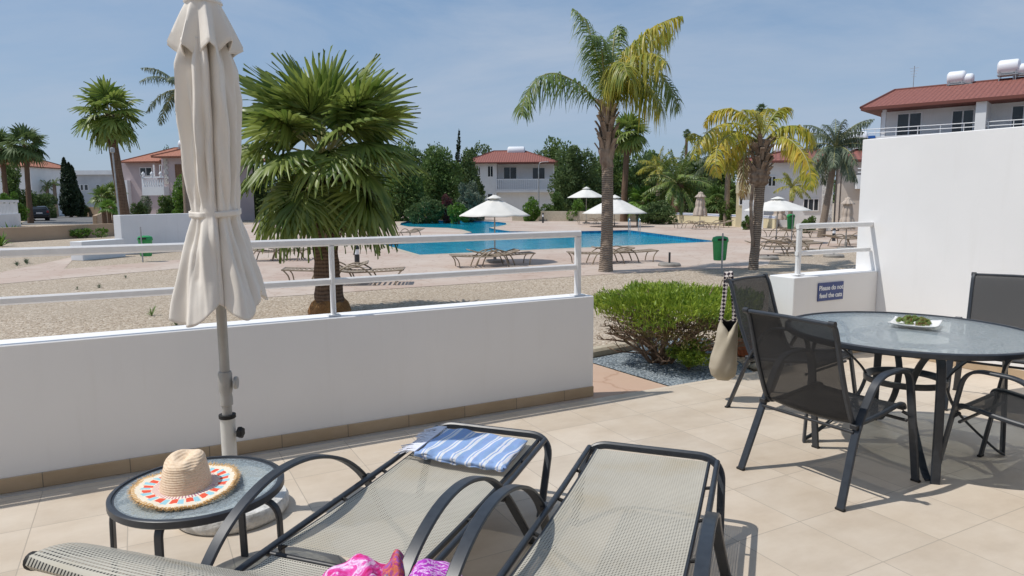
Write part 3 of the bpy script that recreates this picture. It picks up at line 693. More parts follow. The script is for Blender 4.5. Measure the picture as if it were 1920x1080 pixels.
def text(name, s, size, material, parent, loc, rot, ext=0.001, align='CENTER', bold=0.0):
    cu = bpy.data.curves.new(name, 'FONT'); cu.body = s; cu.size = size; cu.extrude = ext; cu.align_x = align; cu.align_y = 'CENTER'; cu.space_line = 1.15; cu.offset = bold
    o = bpy.data.objects.new(name, cu); COL.objects.link(o)
    me = bpy.data.meshes.new_from_object(o.evaluated_get(bpy.context.evaluated_depsgraph_get())); bpy.data.objects.remove(o)
    q = fin(name, me, material, parent); q.location = loc; q.rotation_euler = rot
    return q
t = thing('notice_sign', 'dark blue notice reading Please do not feed the cats on the low white wall', 'sign', (5.955, YW-0.006, 0.665))
MB().box((0, 0, 0), (0.37, 0.010, 0.178), bev=0.002).build('sign_plate', 'sign_blue', t)
for s_, z_ in (('Please do not', 0.036), ('feed the cats', -0.038)): text('lettering', s_, 0.064, 'sign_white', t, (0, -0.0065, z_), (R_(90), 0, 0), ext=0.0008, bold=0.0016)

# ================================================================ CLOSED PARASOL
UX, UY = 0.335, 3.67
t = thing('closed_parasol', 'closed off white fabric parasol standing by the parapet wall', 'parasol', (UX, UY, 0))
mat_f = mat('parasol_cloth', (0.78, 0.73, 0.655), (0.85, 0.80, 0.73), rough=0.85, scale=2.2, bump=0.35, bscale=9, bdist=0.012)
def lerp_prof(z, P):
    zz = [p[0] for p in P][::-1]; rr = [p[1] for p in P][::-1]; return float(np.interp(z, zz, rr))
PR = [(2.30, 0.11), (2.2, 0.142), (2.05, 0.150), (1.90, 0.144), (1.75, 0.139), (1.62, 0.131), (1.54, 0.112), (1.50, 0.108), (1.44, 0.130), (1.35, 0.158), (1.22, 0.198), (1.10, 0.236), (1.0, 0.266)]
phs = [random.uniform(-.22, .22) for _ in range(8)]; amp = [random.uniform(0.72, 1.0) for _ in range(8)]
def fold(a, z, seed):
    k = (a/(2*math.pi)*8) % 8; i = int(k); f = k-i
    tw = 0.16*math.sin(z*5.1+i*1.7)
    c = 0.5+phs[i]+tw; f2 = f/c*0.5 if f < c else 0.5+(f-c)/(1-c)*0.5
    m = (abs(math.sin(math.pi*f2))**0.85)*amp[i]; c2 = 0.5+0.5*math.sin(a*11+1.5*math.sin(z*3.1+a)+z*1.7+i); c3 = 1-abs(math.sin(a*8.5+z*1.1+0.8*math.sin(z*5)))
    return 0.56*m+0.22*c2+0.24*max(0,c3)**0.7
def skin(u, v):
    a = u*2*math.pi; hemk = (a/(2*math.pi)*8) % 1
    h5 = ((a+0.45)/(2*math.pi)*5) % 1; hem = 1.145-0.095*math.sin(math.pi*h5)**1.2 + 0.045*math.sin(a+0.6)-0.012*math.sin(math.pi*hemk)
    z = 2.32+(hem-2.32)*v; R = lerp_prof(z, PR)
    tight = math.exp(-((z-1.52)/0.055)**2); A = 0.58*(1-tight)+0.16*tight
    f = fold(a, z, 0)
    if z < 1.50:      # the skirt hangs in a few wide panels
        k5 = min(1, (1.50-z)/0.16); g = (a+0.45)/(2*math.pi)*5; i5 = int(g) % 5; q5 = (g % 1)**(0.8, 1.3, 1.0, 0.75, 1.2)[i5]
        p5 = (0.55+0.45*math.sin(math.pi*q5)**0.55)*(0.92, 1.0, 0.86, 1.0, 0.9)[i5]-0.10*math.exp(-((q5-0.38)/0.06)**2)-0.07*math.exp(-((q5-0.7)/0.05)**2)*(z > 1.2)
        f = f*(1-0.50*k5)+p5*0.50*k5
    fine = 0.5+0.5*math.sin(a*19+math.sin(z*7+a*3)*1.4+z*2.0)
    r = R*(1-A+A*f*1.12)+R*0.05*fine*(1-0.3*tight)+0.003*math.sin(z*23+a*11)
    r += 0.02*math.exp(-((z-1.42)/0.1)**2)*max(0, math.sin(a*3+1.0))
    return (r*math.cos(a), r*math.sin(a), z)
o = MB().grid(skin, 288, 96, wrap=True).build('canopy', 'parasol_cloth', t, 70)
md = o.modifiers.new('th', 'SOLIDIFY'); md.thickness = 0.003
def cap(u, v):
    a = u*2*math.pi; k = ((a/(2*math.pi)*8)+0.35) % 1; tip = 1-abs(2*k-1)          # 1 at rib tips
    L = 0.10+0.125*(1-tip)**0.9
    low = 0.235-0.055*tip
    z = 2.492-low*v*(1.15-0.12*(1-tip)); r = 0.052+(0.13*(tip**1.1)+0.062)*v**1.15
    return (r*math.cos(a), r*math.sin(a), z)
def cap(u, v):
    a = u*2*math.pi+0.25; k = (a/(2*math.pi)*8) % 1; tip = abs(2*k-1)**1.4; i = int((a/(2*math.pi)*8) % 8); big = (1.0, .8, 1.05, .7, .95, .85, 1.1, .75)[i if k < .5 else (i+1) % 8]
    r1 = 0.100+0.076*tip*big; z1 = 0.245-0.045*tip+0.02*math.sin(a*2)
    r = 0.070+(r1-0.070)*v**0.9; z = 2.492-z1*v+0.006*math.sin(a*13)*v
    if v > 0.93: r -= 0.006
    return (r*math.cos(a), r*math.sin(a), z)
o = MB().grid(cap, 160, 24, wrap=True).build('vent_cap', 'parasol_cloth', t, 70)
md = o.modifiers.new('th', 'SOLIDIFY'); md.thickness = 0.003
MB().lathe([(0.0, 2.515), (0.05, 2.513), (0.082, 2.503), (0.086, 2.492), (0.07, 2.486), (0, 2.486)], 32).build('top_disc', 'white_paint', t, 40)
MB().lathe([(0, 2.55), (0.012, 2.548), (0.016, 2.53), (0.02, 2.515)], 16, cap=False).build('finial', 'pole_white', t, 40)
o = MB().grid(lambda u, v: (lambda a: ((0.116+0.004*math.sin(a*8+.6)+0.003*math.sin(a*3))*math.cos(a), (0.116+0.004*math.sin(a*8+.6))*math.sin(a), 1.535-0.028*v+0.01*math.sin(a+.7)))(u*2*math.pi), 96, 3, wrap=True).build('tie_strap', 'parasol_cloth', t, 60)
md = o.modifiers.new('th', 'SOLIDIFY'); md.thickness = 0.005; md.offset = 1
MB().lathe([(0.024, 0.40), (0.024, 2.48)], 24).build('pole', 'pole_metal', t, 40)
MB().lathe([(0.026, 0.56), (0.031, 0.565), (0.031, 0.60), (0.028, 0.62), (0.033, 0.64), (0.034, 0.72), (0.030, 0.735), (0.026, 0.735)], 24).build('joint_collar', 'pole_metal', t, 40)
k = MB(); k.lathe([(0.0, -0.001), (0.030, 0.0), (0.033, 0.008), (0.030, 0.016), (0, 0.018)], 14); o = k.build('crank_knob', 'pole_metal', t, 40); o.location = (0.040, -0.012, 0.675); o.rotation_euler = (0, R_(90), R_(-20))
MB().tube([(0.03, -0.01, 0.675), (0.046, -0.014, 0.675)], 0.008, 8).build('crank_shaft', 'pole_metal', t)
# base tube, knob and slab
b = MB().lathe([(0.0, 0.002), (0.262, 0.002), (0.275, 0.02), (0.275, 0.058), (0.263, 0.078), (0.10, 0.088), (0.0, 0.088)], 64).build('base', 'concrete_white', t, 40)
MB().lathe([(0.026, 0.505), (0.036, 0.505), (0.036, 0.086), (0.026, 0.086)], 28, cap=False).build('tube', 'pole_white', b, 40)
MB().lathe([(0.0255, 0.515), (0.041, 0.515), (0.041, 0.498), (0.0365, 0.495)], 28, cap=False).build('collar', 'rubber', b, 40)
kb = MB(); pf = []
kb.lathe([(0, 0), (0.024, 0.001), (0.027, 0.008), (0.027, 0.022), (0.022, 0.028), (0, 0.029)], 12)
kb.v = [(x*(1+0.10*math.cos(6*math.atan2(y, x))), y*(1+0.10*math.cos(6*math.atan2(y, x))), z) for x, y, z in kb.v]
o = kb.build('clamp_knob', 'rubber', b, 30); o.location = (0.042, -0.022, 0.42); o.rotation_euler = (0, R_(90), R_(-30))
MB().tube([(0.03, -0.015, 0.42), (0.046, -0.024, 0.42)], 0.006, 8).build('clamp_bolt', 'steel', b)

# ================================================================ ROUND SIDE TABLE WITH HAT
SX, SY, SZ = 0.150, 2.955, 0.45; SR = 0.325
t = thing('side_table', 'small round glass top side table with dark metal rim holding the straw hat', 'side table', (SX, SY, 0))
MB().lathe([(SR-0.035, SZ-0.030), (SR-0.006, SZ-0.034), (SR, SZ-0.028), (SR, SZ-0.004), (SR-0.006, SZ), (SR-0.016, SZ), (SR-0.018, SZ-0.006), (SR-0.035, SZ-0.008), (SR-0.035, SZ-0.030)], 80, cap=False).build('rim', 'frame_metal', t, 35)
MB().lathe([(0, SZ-0.014), (SR-0.022, SZ-0.014), (SR-0.022, SZ-0.007), (0, SZ-0.007)], 80).build('glass_top', 'table_glass', t, 35)
ca = math.atan2(HR[1], HR[0])
for da in (180+8, 352, 262, 78):
    a = ca+R_(da); d = np.array([math.cos(a), math.sin(a), 0]); sd = (-math.sin(a), math.cos(a), 0)
    r1 = SR+0.008 if da in (188, 352) else SR-0.06
    MB().bar(rounded([tuple(d*(SR-0.16)+np.array([0, 0, SZ-0.045])), tuple(d*r1+np.array([0, 0, SZ-0.05])), tuple(d*(r1+0.01)+np.array([0, 0, 0.0]))], 0.09, 8), 0.034, 0.014, sd).build('leg', 'frame_metal', t, 40)
MB().lathe([(0.13, SZ-0.052), (0.17, SZ-0.052), (0.17, SZ-0.036), (0.13, SZ-0.036), (0.13, SZ-0.052)], 40, cap=False).build('support_ring', 'frame_metal', t, 35)

def hatmat():
    m, n, b = nodes('straw'); tc = N(n, 'ShaderNodeTexCoord'); sx = N(n, 'ShaderNodeSeparateXYZ'); lk(n, tc.outputs['Object'], sx.inputs[0])
    nz = N(n, 'ShaderNodeTexNoise', Scale=120, Detail=3); lk(n, tc.outputs['Object'], nz.inputs['Vector'])
    r = ramp(n, nz.outputs[0], [(0.3, (0.74, 0.55, 0.37)), (0.7, (0.88, 0.71, 0.53))]); lk(n, r.outputs[0], b.inputs['Base Color']); b.inputs['Roughness'].default_value = 0.8
    wv = N(n, 'ShaderNodeTexWave', Scale=36, Distortion=0.8, Detail=1); wv.bands_direction = 'Z'; lk(n, tc.outputs['Object'], wv.inputs['Vector'])
    bp = N(n, 'ShaderNodeBump', Strength=0.5, Distance=0.0025); lk(n, wv.outputs[0], bp.inputs['Height']); lk(n, bp.outputs[0], b.inputs['Normal'])
hatmat()
def brimmat():
    m, n, b = nodes('straw_brim'); tc = N(n, 'ShaderNodeTexCoord'); sx = N(n, 'ShaderNodeSeparateXYZ'); lk(n, tc.outputs['UV'], sx.inputs[0])
    nj = N(n, 'ShaderNodeTexNoise', Scale=60, Detail=2); lk(n, tc.outputs['Object'], nj.inputs['Vector'])
    j1 = N(n, 'ShaderNodeMath', operation='MULTIPLY_ADD'); j1.inputs[1].default_value = 0.22; lk(n, nj.outputs[0], j1.inputs[0]); lk(n, sx.outputs[0], j1.inputs[2])
    j2 = N(n, 'ShaderNodeMath', operation='SUBTRACT'); j2.inputs[1].default_value = 0.11; lk(n, j1.outputs[0], j2.inputs[0])
    rad, ang = j2.outputs[0], sx.outputs[1]       # u = radius 0..1, v = angle in turns
    def band(lo, hi):
        a = N(n, 'ShaderNodeMath', operation='GREATER_THAN'); a.inputs[1].default_value = lo; lk(n, rad, a.inputs[0])
        c = N(n, 'ShaderNodeMath', operation='LESS_THAN'); c.inputs[1].default_value = hi; lk(n, rad, c.inputs[0])
        q = N(n, 'ShaderNodeMath', operation='MULTIPLY'); lk(n, a.outputs[0], q.inputs[0]); lk(n, c.outputs[0], q.inputs[1]); return q.outputs[0]
    def wedge(k, off, th):
        a = N(n, 'ShaderNodeMath', operation='MULTIPLY_ADD'); a.inputs[1].default_value = k; a.inputs[2].default_value = off; lk(n, ang, a.inputs[0])
        f = N(n, 'ShaderNodeMath', operation='FRACT'); lk(n, a.outputs[0], f.inputs[0])
        g = N(n, 'ShaderNodeMath', operation='LESS_THAN'); g.inputs[1].default_value = th; lk(n, f.outputs[0], g.inputs[0]); return g.outputs[0]
    cur = N(n, 'ShaderNodeRGB'); cur.outputs[0].default_value = (0.84, 0.76, 0.62, 1); cur = cur.outputs[0]
    for fac, col in ((('b', 0.36, 0.66, 17, 0.1, 0.48), (0.80, 0.10, 0.05)), (('b', 0.40, 0.72, 17, 0.6, 0.36), (0.33, 0.62, 0.72)), (('b', 0.14, 0.34, 64, 0.0, 0.4), (0.50, 0.17, 0.28)), (('b', 0.0, 0.14, 48, 0.3, 0.5), (0.62, 0.35, 0.34)), (('b', 0.88, 1.2, 90, 0.0, 0.8), (0.66, 0.40, 0.16))):
        q = N(n, 'ShaderNodeMath', operation='MULTIPLY'); lk(n, band(fac[1], fac[2]), q.inputs[0]); lk(n, wedge(fac[3], fac[4], fac[5]), q.inputs[1])
        mx = N(n, 'ShaderNodeMixRGB'); lk(n, q.outputs[0], mx.inputs[0]); lk(n, cur, mx.inputs[1]); mx.inputs[2].default_value = (*col, 1); cur = mx.outputs[0]
    lk(n, cur, b.inputs['Base Color']); b.inputs['Roughness'].default_value = 0.85
    nz = N(n, 'ShaderNodeTexNoise', Scale=160, Detail=3); lk(n, tc.outputs['Object'], nz.inputs['Vector'])
    bp = N(n, 'ShaderNodeBump', Strength=0.7, Distance=0.004); lk(n, nz.outputs[0], bp.inputs['Height']); lk(n, bp.outputs[0], b.inputs['Normal'])
brimmat()
hc = gz(349, 906, SZ+0.02)
t = thing('straw_hat', 'straw hat with coral and pale blue woven brim lying on the round side table', 'hat', (hc[0], hc[1], SZ-0.004), ca)
RA, RB = 0.192, 0.20
def brim(u, v):
    a = u*2*math.pi; r = 0.082+(0.190-0.082)*v
    z = 0.012+0.010*v*math.sin(a*2+0.5)+0.012*v*(math.sin(a-0.7)+1)*0.5+0.002*math.sin(a*9)*v
    return (r*math.cos(a)*1.0, r*math.sin(a)*1.06, z)
def brim_uv(co):
    r = math.hypot(co[0], co[1]/1.06); return ((r-0.082)/0.108, (math.atan2(co[1], co[0])/(2*math.pi)) % 1.0)
o = MB().grid(brim, 128, 14, wrap=True).build('brim', 'straw_brim', t, 60, uv=brim_uv)
md = o.modifiers.new('th', 'SOLIDIFY'); md.thickness = 0.004
# frayed edge: short straw strands
C = []
V = []; F = []; kk = 0
for i in range(2200):
    a = random.uniform(0, 2*math.pi); p = brim(a/(2*math.pi), random.uniform(0.86, 1.0)); L = random.uniform(0.008, 0.020); da = random.uniform(-0.9, 0.9); z = random.uniform(-0.35, 0.5)
    d = np.array([math.cos(a+da), math.sin(a+da), z]); s = np.array([-math.sin(a+da), math.cos(a+da), 0])*0.0013
    p = np.array(p)+np.array([0, 0, 0.002]); V += [p-s, p+s, p+d*L+s*.4, p+d*L-s*.4]; F.append((kk, kk+1, kk+2, kk+3)); kk += 4
mat('straw_edge', (0.50, 0.29, 0.10), (0.70, 0.47, 0.22), rough=0.85, scale=60)
arrmesh('fringe', V, F, 'straw_edge', t)
def crownf(u, v):
    a = u*2*math.pi
    if v < 0.62:
        q = v/0.62; r = 0.097-0.019*q**1.3; z = 0.010+0.100*q
    else:
        q = (v-0.62)/0.38; r = 0.078*math.cos(q*math.pi/2)**0.85; z = 0.110+0.046*math.sin(q*math.pi/2)
    x, y = r*math.cos(a)*0.96, r*math.sin(a)*1.12
    z += 0.012*(y/0.09)*min(1, v*1.6)
    if v > 0.45:   # centre dent and pinched front
        w_ = min(1, (v-0.45)/0.3); z -= w_*0.034*math.exp(-(x/0.030)**2-((y-0.005)/0.062)**2)
        z -= w_*0.016*math.exp(-((abs(x)-0.052)/0.018)**2-((y+0.052)/0.03)**2)
    return (x, y, z)
MB().grid(crownf, 96, 48, wrap=True).build('hat_crown', 'straw', t, 60)

# ================================================================ SUN LOUNGERS (x from the foot towards the head)
def lounger(name, label, cx, cy, ang, group, back=32):
    W = 0.62; h = 0.335
    t = thing(name, label, 'sun lounger', (cx, cy, 0), ang, group)
    # foot frame: flat bar bent from leg to leg across the foot end
    pts = rounded([(0.30, -W/2-0.035, 0.0), (0.02, -W/2-0.035, h+0.005), (0.0, W/2+0.035, h+0.005), (0.30, W/2+0.035, 0.0)], 0.13, 9)
    a, b_ = (0.30, 0.0), (0.0, h+0.012)
    pts = rounded([(0.20, -W/2-0.030, 0.0), (-0.015, -W/2-0.020, h+0.012), (-0.015, W/2+0.020, h+0.012), (0.20, W/2+0.030, 0.0)], 0.115, 10)
    MB().bar(pts, 0.030, 0.036, (1, 0, 0.05)).build('foot_frame', 'frame_metal', t, 40)
    hx = 1.42; B = R_(back); hz = h-0.012
    def zc(x): return h+0.004-0.030*math.sin(math.pi*min(1, max(0, x/hx)))*0.6 if x <= hx else 0
    for s in (-1, 1):
        MB().tube([(0.02, s*(W/2), h+0.004), (0.5, s*(W/2), h-0.010), (1.0, s*(W/2), h-0.010), (hx+0.12, s*(W/2), hz), (1.86, s*(W/2-0.01), hz-0.01)], 0.013, 12).build('side_rail', 'frame_metal', t, 60)
        MB().bar([(x, s*(W/2-0.040), zc(x)-0.010) for x in np.linspace(0.02, hx-0.02, 14)], 0.018, 0.022, (0, 1, 0)).build('sling_rail', 'frame_dark', t, 40)
        for x in (0.30, 0.62, 0.95): MB().tube([(x, s*(W/2-0.045), zc(x)-0.012), (x, s*(W/2), h-0.010)], 0.008, 8).build('rail_spacer', 'rubber', t, 40)
        arch = spline([(0.46, s*(W/2+0.075), 0.0), (0.585, s*(W/2+0.055), 0.17), (0.73, s*(W/2+0.040), 0.345), (0.90, s*(W/2+0.040), 0.475), (1.12, s*(W/2+0.040), 0.555), (1.34, s*(W/2+0.040), 0.560), (1.54, s*(W/2+0.040), 0.49), (1.68, s*(W/2+0.040), 0.37), (1.78, s*(W/2+0.045), 0.20), (1.85, s*(W/2+0.055), 0.0)], 7)
        MB().bar(arch, 0.044, 0.015, (0, 1, 0)).build('armrest', 'frame_metal', t, 40)
        MB().box((0.46, s*(W/2+0.075), 0.008), (0.03, 0.055, 0.016), bev=0.004).build('foot_cap', 'rubber', t)
        MB().box((0.70, s*(W/2+0.016), 0.315), (0.05, 0.045, 0.022), bev=0.003).build('bracket', 'frame_dark', t)
    MB().tube([(hx, -W/2, hz-0.012), (hx, W/2, hz-0.012)], 0.011, 10).build('cross_bar', 'frame_dark', t, 60)
    MB().tube([(1.84, -W/2+.01, hz-0.01), (1.84, W/2-.01, hz-0.01)], 0.011, 10).build('cross_bar', 'frame_dark', t, 60)
    def surf(u, v):   # seat sling: u along, v across
        x = 0.035+(hx-0.06)*u; y = (v-0.5)*(W-0.088); return (x, y, zc(x)-0.014*(1-(2*v-1)**2)*math.sin(math.pi*min(1, u*1.02))**0.6+0.002)
    uvf = lambda co: (co[1]+5, co[0]+5)
    MB().grid(surf, 40, 12).build('seat_sling', 'lounger_sling', t, 60, uv=uvf)
    # backrest
    Lb = 0.965
    def bp(s_, off=0.0): # arc that eases flat near the top
        x = hx+0.02; z = hz+0.002
        k = 24; ds = s_/k
        for i in range(k):
            q = (i+0.5)*ds/Lb; aa = B*1.05*min(1, max(0, (q-0.09)/0.09)) if q < 0.84 else B*1.05-(q-0.84)/0.16*R_(38); x += math.cos(aa)*ds; z += math.sin(aa)*ds
        return x, z+off
    for s in (-1, 1):
        MB().bar([(bp(q)[0], s*(W/2-0.040), bp(q)[1]-0.016) for q in np.linspace(0, Lb*0.96, 14)], 0.020, 0.022, (0, 1, 0)).build('back_rail', 'frame_metal', t, 40)
    x, z = bp(Lb*0.975); MB().tube([(x, -W/2+0.035, z-0.026), (x, W/2-0.035, z-0.026)], 0.017, 12).build('head_bar', 'frame_metal', t, 40)
    for s in (-1, 1): MB().lathe([(0, -0.012), (0.018, -0.012), (0.022, -0.004), (0.022, 0.010), (0.016, 0.016), (0, 0.017)], 14, c=(0, 0, 0)).build('end_cap', 'rubber', t, 40).matrix_local = Matrix.Translation((x+0.004, s*(W/2-0.030), z-0.020)) @ Matrix.Rotation(-s*R_(90), 4, 'X')
    def sb(u, v):
            x, z = bp(0.01+(Lb-0.01)*min(1, u/0.95))
            if u > 0.95: x -= 0.0; z -= 0.035*(u-0.95)/0.05; x += 0.012*math.sin((u-0.95)/0.05*math.pi)
            return (x, (v-0.5)*(W-0.088), z-0.012*(1-(2*v-1)**2)*math.sin(math.pi*u)**0.5+0.008*u)
    MB().grid(sb, 40, 12).build('back_sling', 'lounger_sling', t, 60, uv=lambda co: (co[1]+5, math.hypot(co[0]-hx, co[2]-hz)+5))
    xa, za = bp(0.45); MB().tube([(xa, -W/2+0.06, za-0.03), (xa+0.10, -W/2+0.06, hz), (xa+0.10, W/2-0.06, hz), (xa, W/2-0.06, za-0.03)], 0.008, 8).build('back_prop', 'frame_dark', t, 60)
    return t
LG = 'cream mesh sun loungers side by side on the terrace'
LA = R_(180+42)
lounger('sun_lounger', 'cream mesh sun lounger beside the round side table, with a striped towel on its end', 1.60, 3.245, LA, LG)
lounger('sun_lounger', 'empty cream mesh sun lounger nearest the dining table, nothing lying on it', 2.155, 2.585, LA, LG)

# ================================================================ TOWEL
def towelmat():
    m, n, b = nodes('towel_stripes'); tc = N(n, 'ShaderNodeTexCoord'); sx = N(n, 'ShaderNodeSeparateXYZ'); lk(n, tc.outputs['UV'], sx.inputs[0])
    d = N(n, 'ShaderNodeMath', operation='MULTIPLY'); d.inputs[1].default_value = 1/0.078; lk(n, sx.outputs[0], d.inputs[0])
    f = N(n, 'ShaderNodeMath', operation='FRACT'); lk(n, d.outputs[0], f.inputs[0])
    r = ramp(n, f.outputs[0], [(0.0, (0.32, 0.47, 0.78)), (0.47, (0.80, 0.83, 0.90)), (0.60, (0.32, 0.47, 0.78)), (0.68, (0.80, 0.83, 0.90)), (0.88, (0.32, 0.47, 0.78))]); r.color_ramp.interpolation = 'CONSTANT'
    nz = N(n, 'ShaderNodeTexNoise', Scale=400, Detail=2); lk(n, tc.outputs['UV'], nz.inputs['Vector'])
    mm = N(n, 'ShaderNodeMixRGB', blend_type='MULTIPLY'); mm.inputs[0].default_value = 0.35; lk(n, r.outputs[0], mm.inputs[1]); lk(n, nz.outputs['Color'], mm.inputs[2])
    lk(n, mm.outputs[0], b.inputs['Base Color']); b.inputs['Roughness'].default_value = 0.9; b.inputs['Specular IOR Level'].default_value = 0.1
    bp = N(n, 'ShaderNodeBump', Strength=0.5, Distance=0.002); lk(n, nz.outputs[0], bp.inputs['Height']); lk(n, bp.outputs[0], b.inputs['Normal'])
towelmat()
mat('fringe_white', (0.72, 0.74, 0.82), rough=0.9)
TL, TR, BR, BL = gz(838, 800, .375), gz(988, 822, .375), gz(945, 874, .375), gz(778, 846, .375)
tc0 = (TL+TR+BR+BL)/4
t = thing('striped_towel', 'folded blue and white striped towel with white fringe on the foot end of the lounger', 'towel', (tc0[0], tc0[1], 0))
Wd = float(np.linalg.norm(TR-TL))
def tow(zo, sh, ph):
    def fn(u, v):
        p = (TL*(1-u)+TR*u)*(1-v)+(BL*(1-u)+BR*u)*v - np.array([tc0[0], tc0[1], 0])
        e = min(1, v/0.05, (1-v)/0.06, u/0.04, (1-u)/0.04)
        z = 0.345+zo+0.010*min(1, e)+0.0035*math.sin(u*21+ph+v*3)+0.003*math.sin(v*14+ph*2+u*5)+0.003*math.sin((u*2+v)*9+ph)
        if v > 0.9: z += 0.004*math.sin(u*38+ph)
        return (p[0]+sh*0.004*math.sin(u*17+ph), p[1]+sh*0.004*math.sin(u*13+ph)-0.01*sh*(v > .95), z)
    return fn
axu = (TR-TL)/Wd
for i, (zo, ph) in enumerate(((0.004, 0.3), (0.011, 1.9), (0.018, 3.1))):
    o = MB().grid(tow(zo, 1 if i != 1 else -1, ph), 70, 34).build('towel_layer', 'towel_stripes', t, 60, uv=lambda co: (co[0]*axu[0]+co[1]*axu[1]+3.02, co[2]))
    md = o.modifiers.new('th', 'SOLIDIFY'); md.thickness = 0.004
# rolled fold edge along the near side
mb = MB(); pts = []
for i in range(61):
    u = i/60; p = BL*(1-u)+BR*u-np.array([tc0[0], tc0[1], 0]); pts.append((p[0]+0.002*math.sin(u*30), p[1]+0.004*math.sin(u*22), 0.361+0.004*math.sin(u*19)))
mb.tube(pts, 0.010, 10, scales=[1+0.18*math.sin(i*0.9) for i in range(61)]); mb.build('rolled_edge', 'towel_stripes', t, 60, uv=lambda co: (co[0]*axu[0]+co[1]*axu[1]+3.02, co[2]))
mb = MB()
for i in range(64):
    v = (i+0.5)/64; p = TL*(1-v)+BL*v-np.array([tc0[0], tc0[1], 0]); L = random.uniform(0.07, 0.12); z = 0.374
    d = -axu; q1 = np.array([p[0], p[1], z])+d*L*0.5+np.array([random.uniform(-.01, .01), random.uniform(-.01, .01), -0.002]); q2 = q1+d*L*0.5+np.array([random.uniform(-.015, .015), random.uniform(-.015, .015), -0.022])
    mb.tube([(p[0], p[1], z), tuple(q1), tuple(q2)], 0.0036, 5, scales=[1, 1, 0.6])
mb.build('fringe', 'fringe_white', t, 60)

# ================================================================ SARONG
def sarongmat(name, cols, sc, dist):
    m, n, b = nodes(name); tc = N(n, 'ShaderNodeTexCoord')
    nz = N(n, 'ShaderNodeTexNoise', Scale=sc, Detail=5, Distortion=dist, Roughness=0.65); lk(n, tc.outputs['Object'], nz.inputs['Vector'])
    r = ramp(n, nz.outputs[0], cols); lk(n, r.outputs[0], b.inputs['Base Color']); b.inputs['Roughness'].default_value = 0.8
    b.inputs['Specular IOR Level'].default_value = 0.2
    n2 = N(n, 'ShaderNodeTexNoise', Scale=16, Detail=3, Distortion=2.0); lk(n, tc.outputs['Object'], n2.inputs['Vector'])
    bp = N(n, 'ShaderNodeBump', Strength=0.6, Distance=0.015); lk(n, n2.outputs[0], bp.inputs['Height']); lk(n, bp.outputs[0], b.inputs['Normal'])
sarongmat('sarong_magenta', [(0.30, (0.60, 0.01, 0.07)), (0.45, (0.66, 0.05, 0.30)), (0.53, (0.72, 0.16, 0.50)), (0.57, (0.80, 0.66, 0.82)), (0.62, (0.72, 0.40, 0.70)), (0.72, (0.60, 0.02, 0.20))], 14, 1.5)
sarongmat('sarong_orange', [(0.30, (0.12, 0.08, 0.34)), (0.42, (0.45, 0.04, 0.16)), (0.48, (0.62, 0.20, 0.06)), (0.53, (0.50, 0.08, 0.28)), (0.60, (0.20, 0.12, 0.42)), (0.68, (0.60, 0.45, 0.08))], 30, 0.6)
sarongmat('sarong_purple', [(0.34, (0.38, 0.01, 0.40)), (0.48, (0.50, 0.06, 0.55)), (0.515, (0.78, 0.60, 0.84)), (0.545, (0.74, 0.50, 0.80)), (0.57, (0.48, 0.04, 0.50)), (0.75, (0.55, 0.14, 0.60))], 13, 2.6)
sc0 = gz(744, 1076, 0.44)
t = thing('sarong', 'crumpled pink and purple tie dyed sarong heaped on the sun lounger', 'sarong', (sc0[0], sc0[1], 0))
ux = np.array([HR[0], HR[1]]); uy = np.array([HF[0], HF[1]])
def heap(cx, cy, rx, ry, hz, ph, nf):
    def fn(u, v):
        a = u*2*math.pi; r = v; x = math.cos(a)*r; y = math.sin(a)*r
        hgt = max(0.0, 1-r**2.6)
        w_ = 1+0.10*math.sin(3*a+ph)+0.05*math.sin(7*a+ph*2)
        z = 0.33+hz*1.35*hgt*(0.93+0.05*math.sin(nf*0.55*x+2.2*y+ph+1.0*math.sin(y*3+ph)))+0.007*math.sin(nf*0.8*x+ph+2*math.sin(y*2))*hgt
        X = cx+x*rx*w_; Y = cy+y*ry*w_
        return (X*ux[0]+Y*uy[0], X*ux[1]+Y*uy[1], z)
    return fn
for nm, args, mt in (('pink_fold', (-0.115, 0.0, 0.165, 0.16, 0.116, 0.4, 13), 'sarong_magenta'), ('orange_fold', (0.005, 0.015, 0.095, 0.13, 0.124, 2.0, 16), 'sarong_orange'),
                     ('purple_fold', (0.110, -0.004, 0.140, 0.15, 0.112, 3.3, 9), 'sarong_purple'), ('purple_tail', (0.190, -0.03, 0.085, 0.08, 0.068, 5.0, 12), 'sarong_purple')):
    MB().grid(heap(*args), 96, 34, wrap=True).build(nm, mt, t, 60)

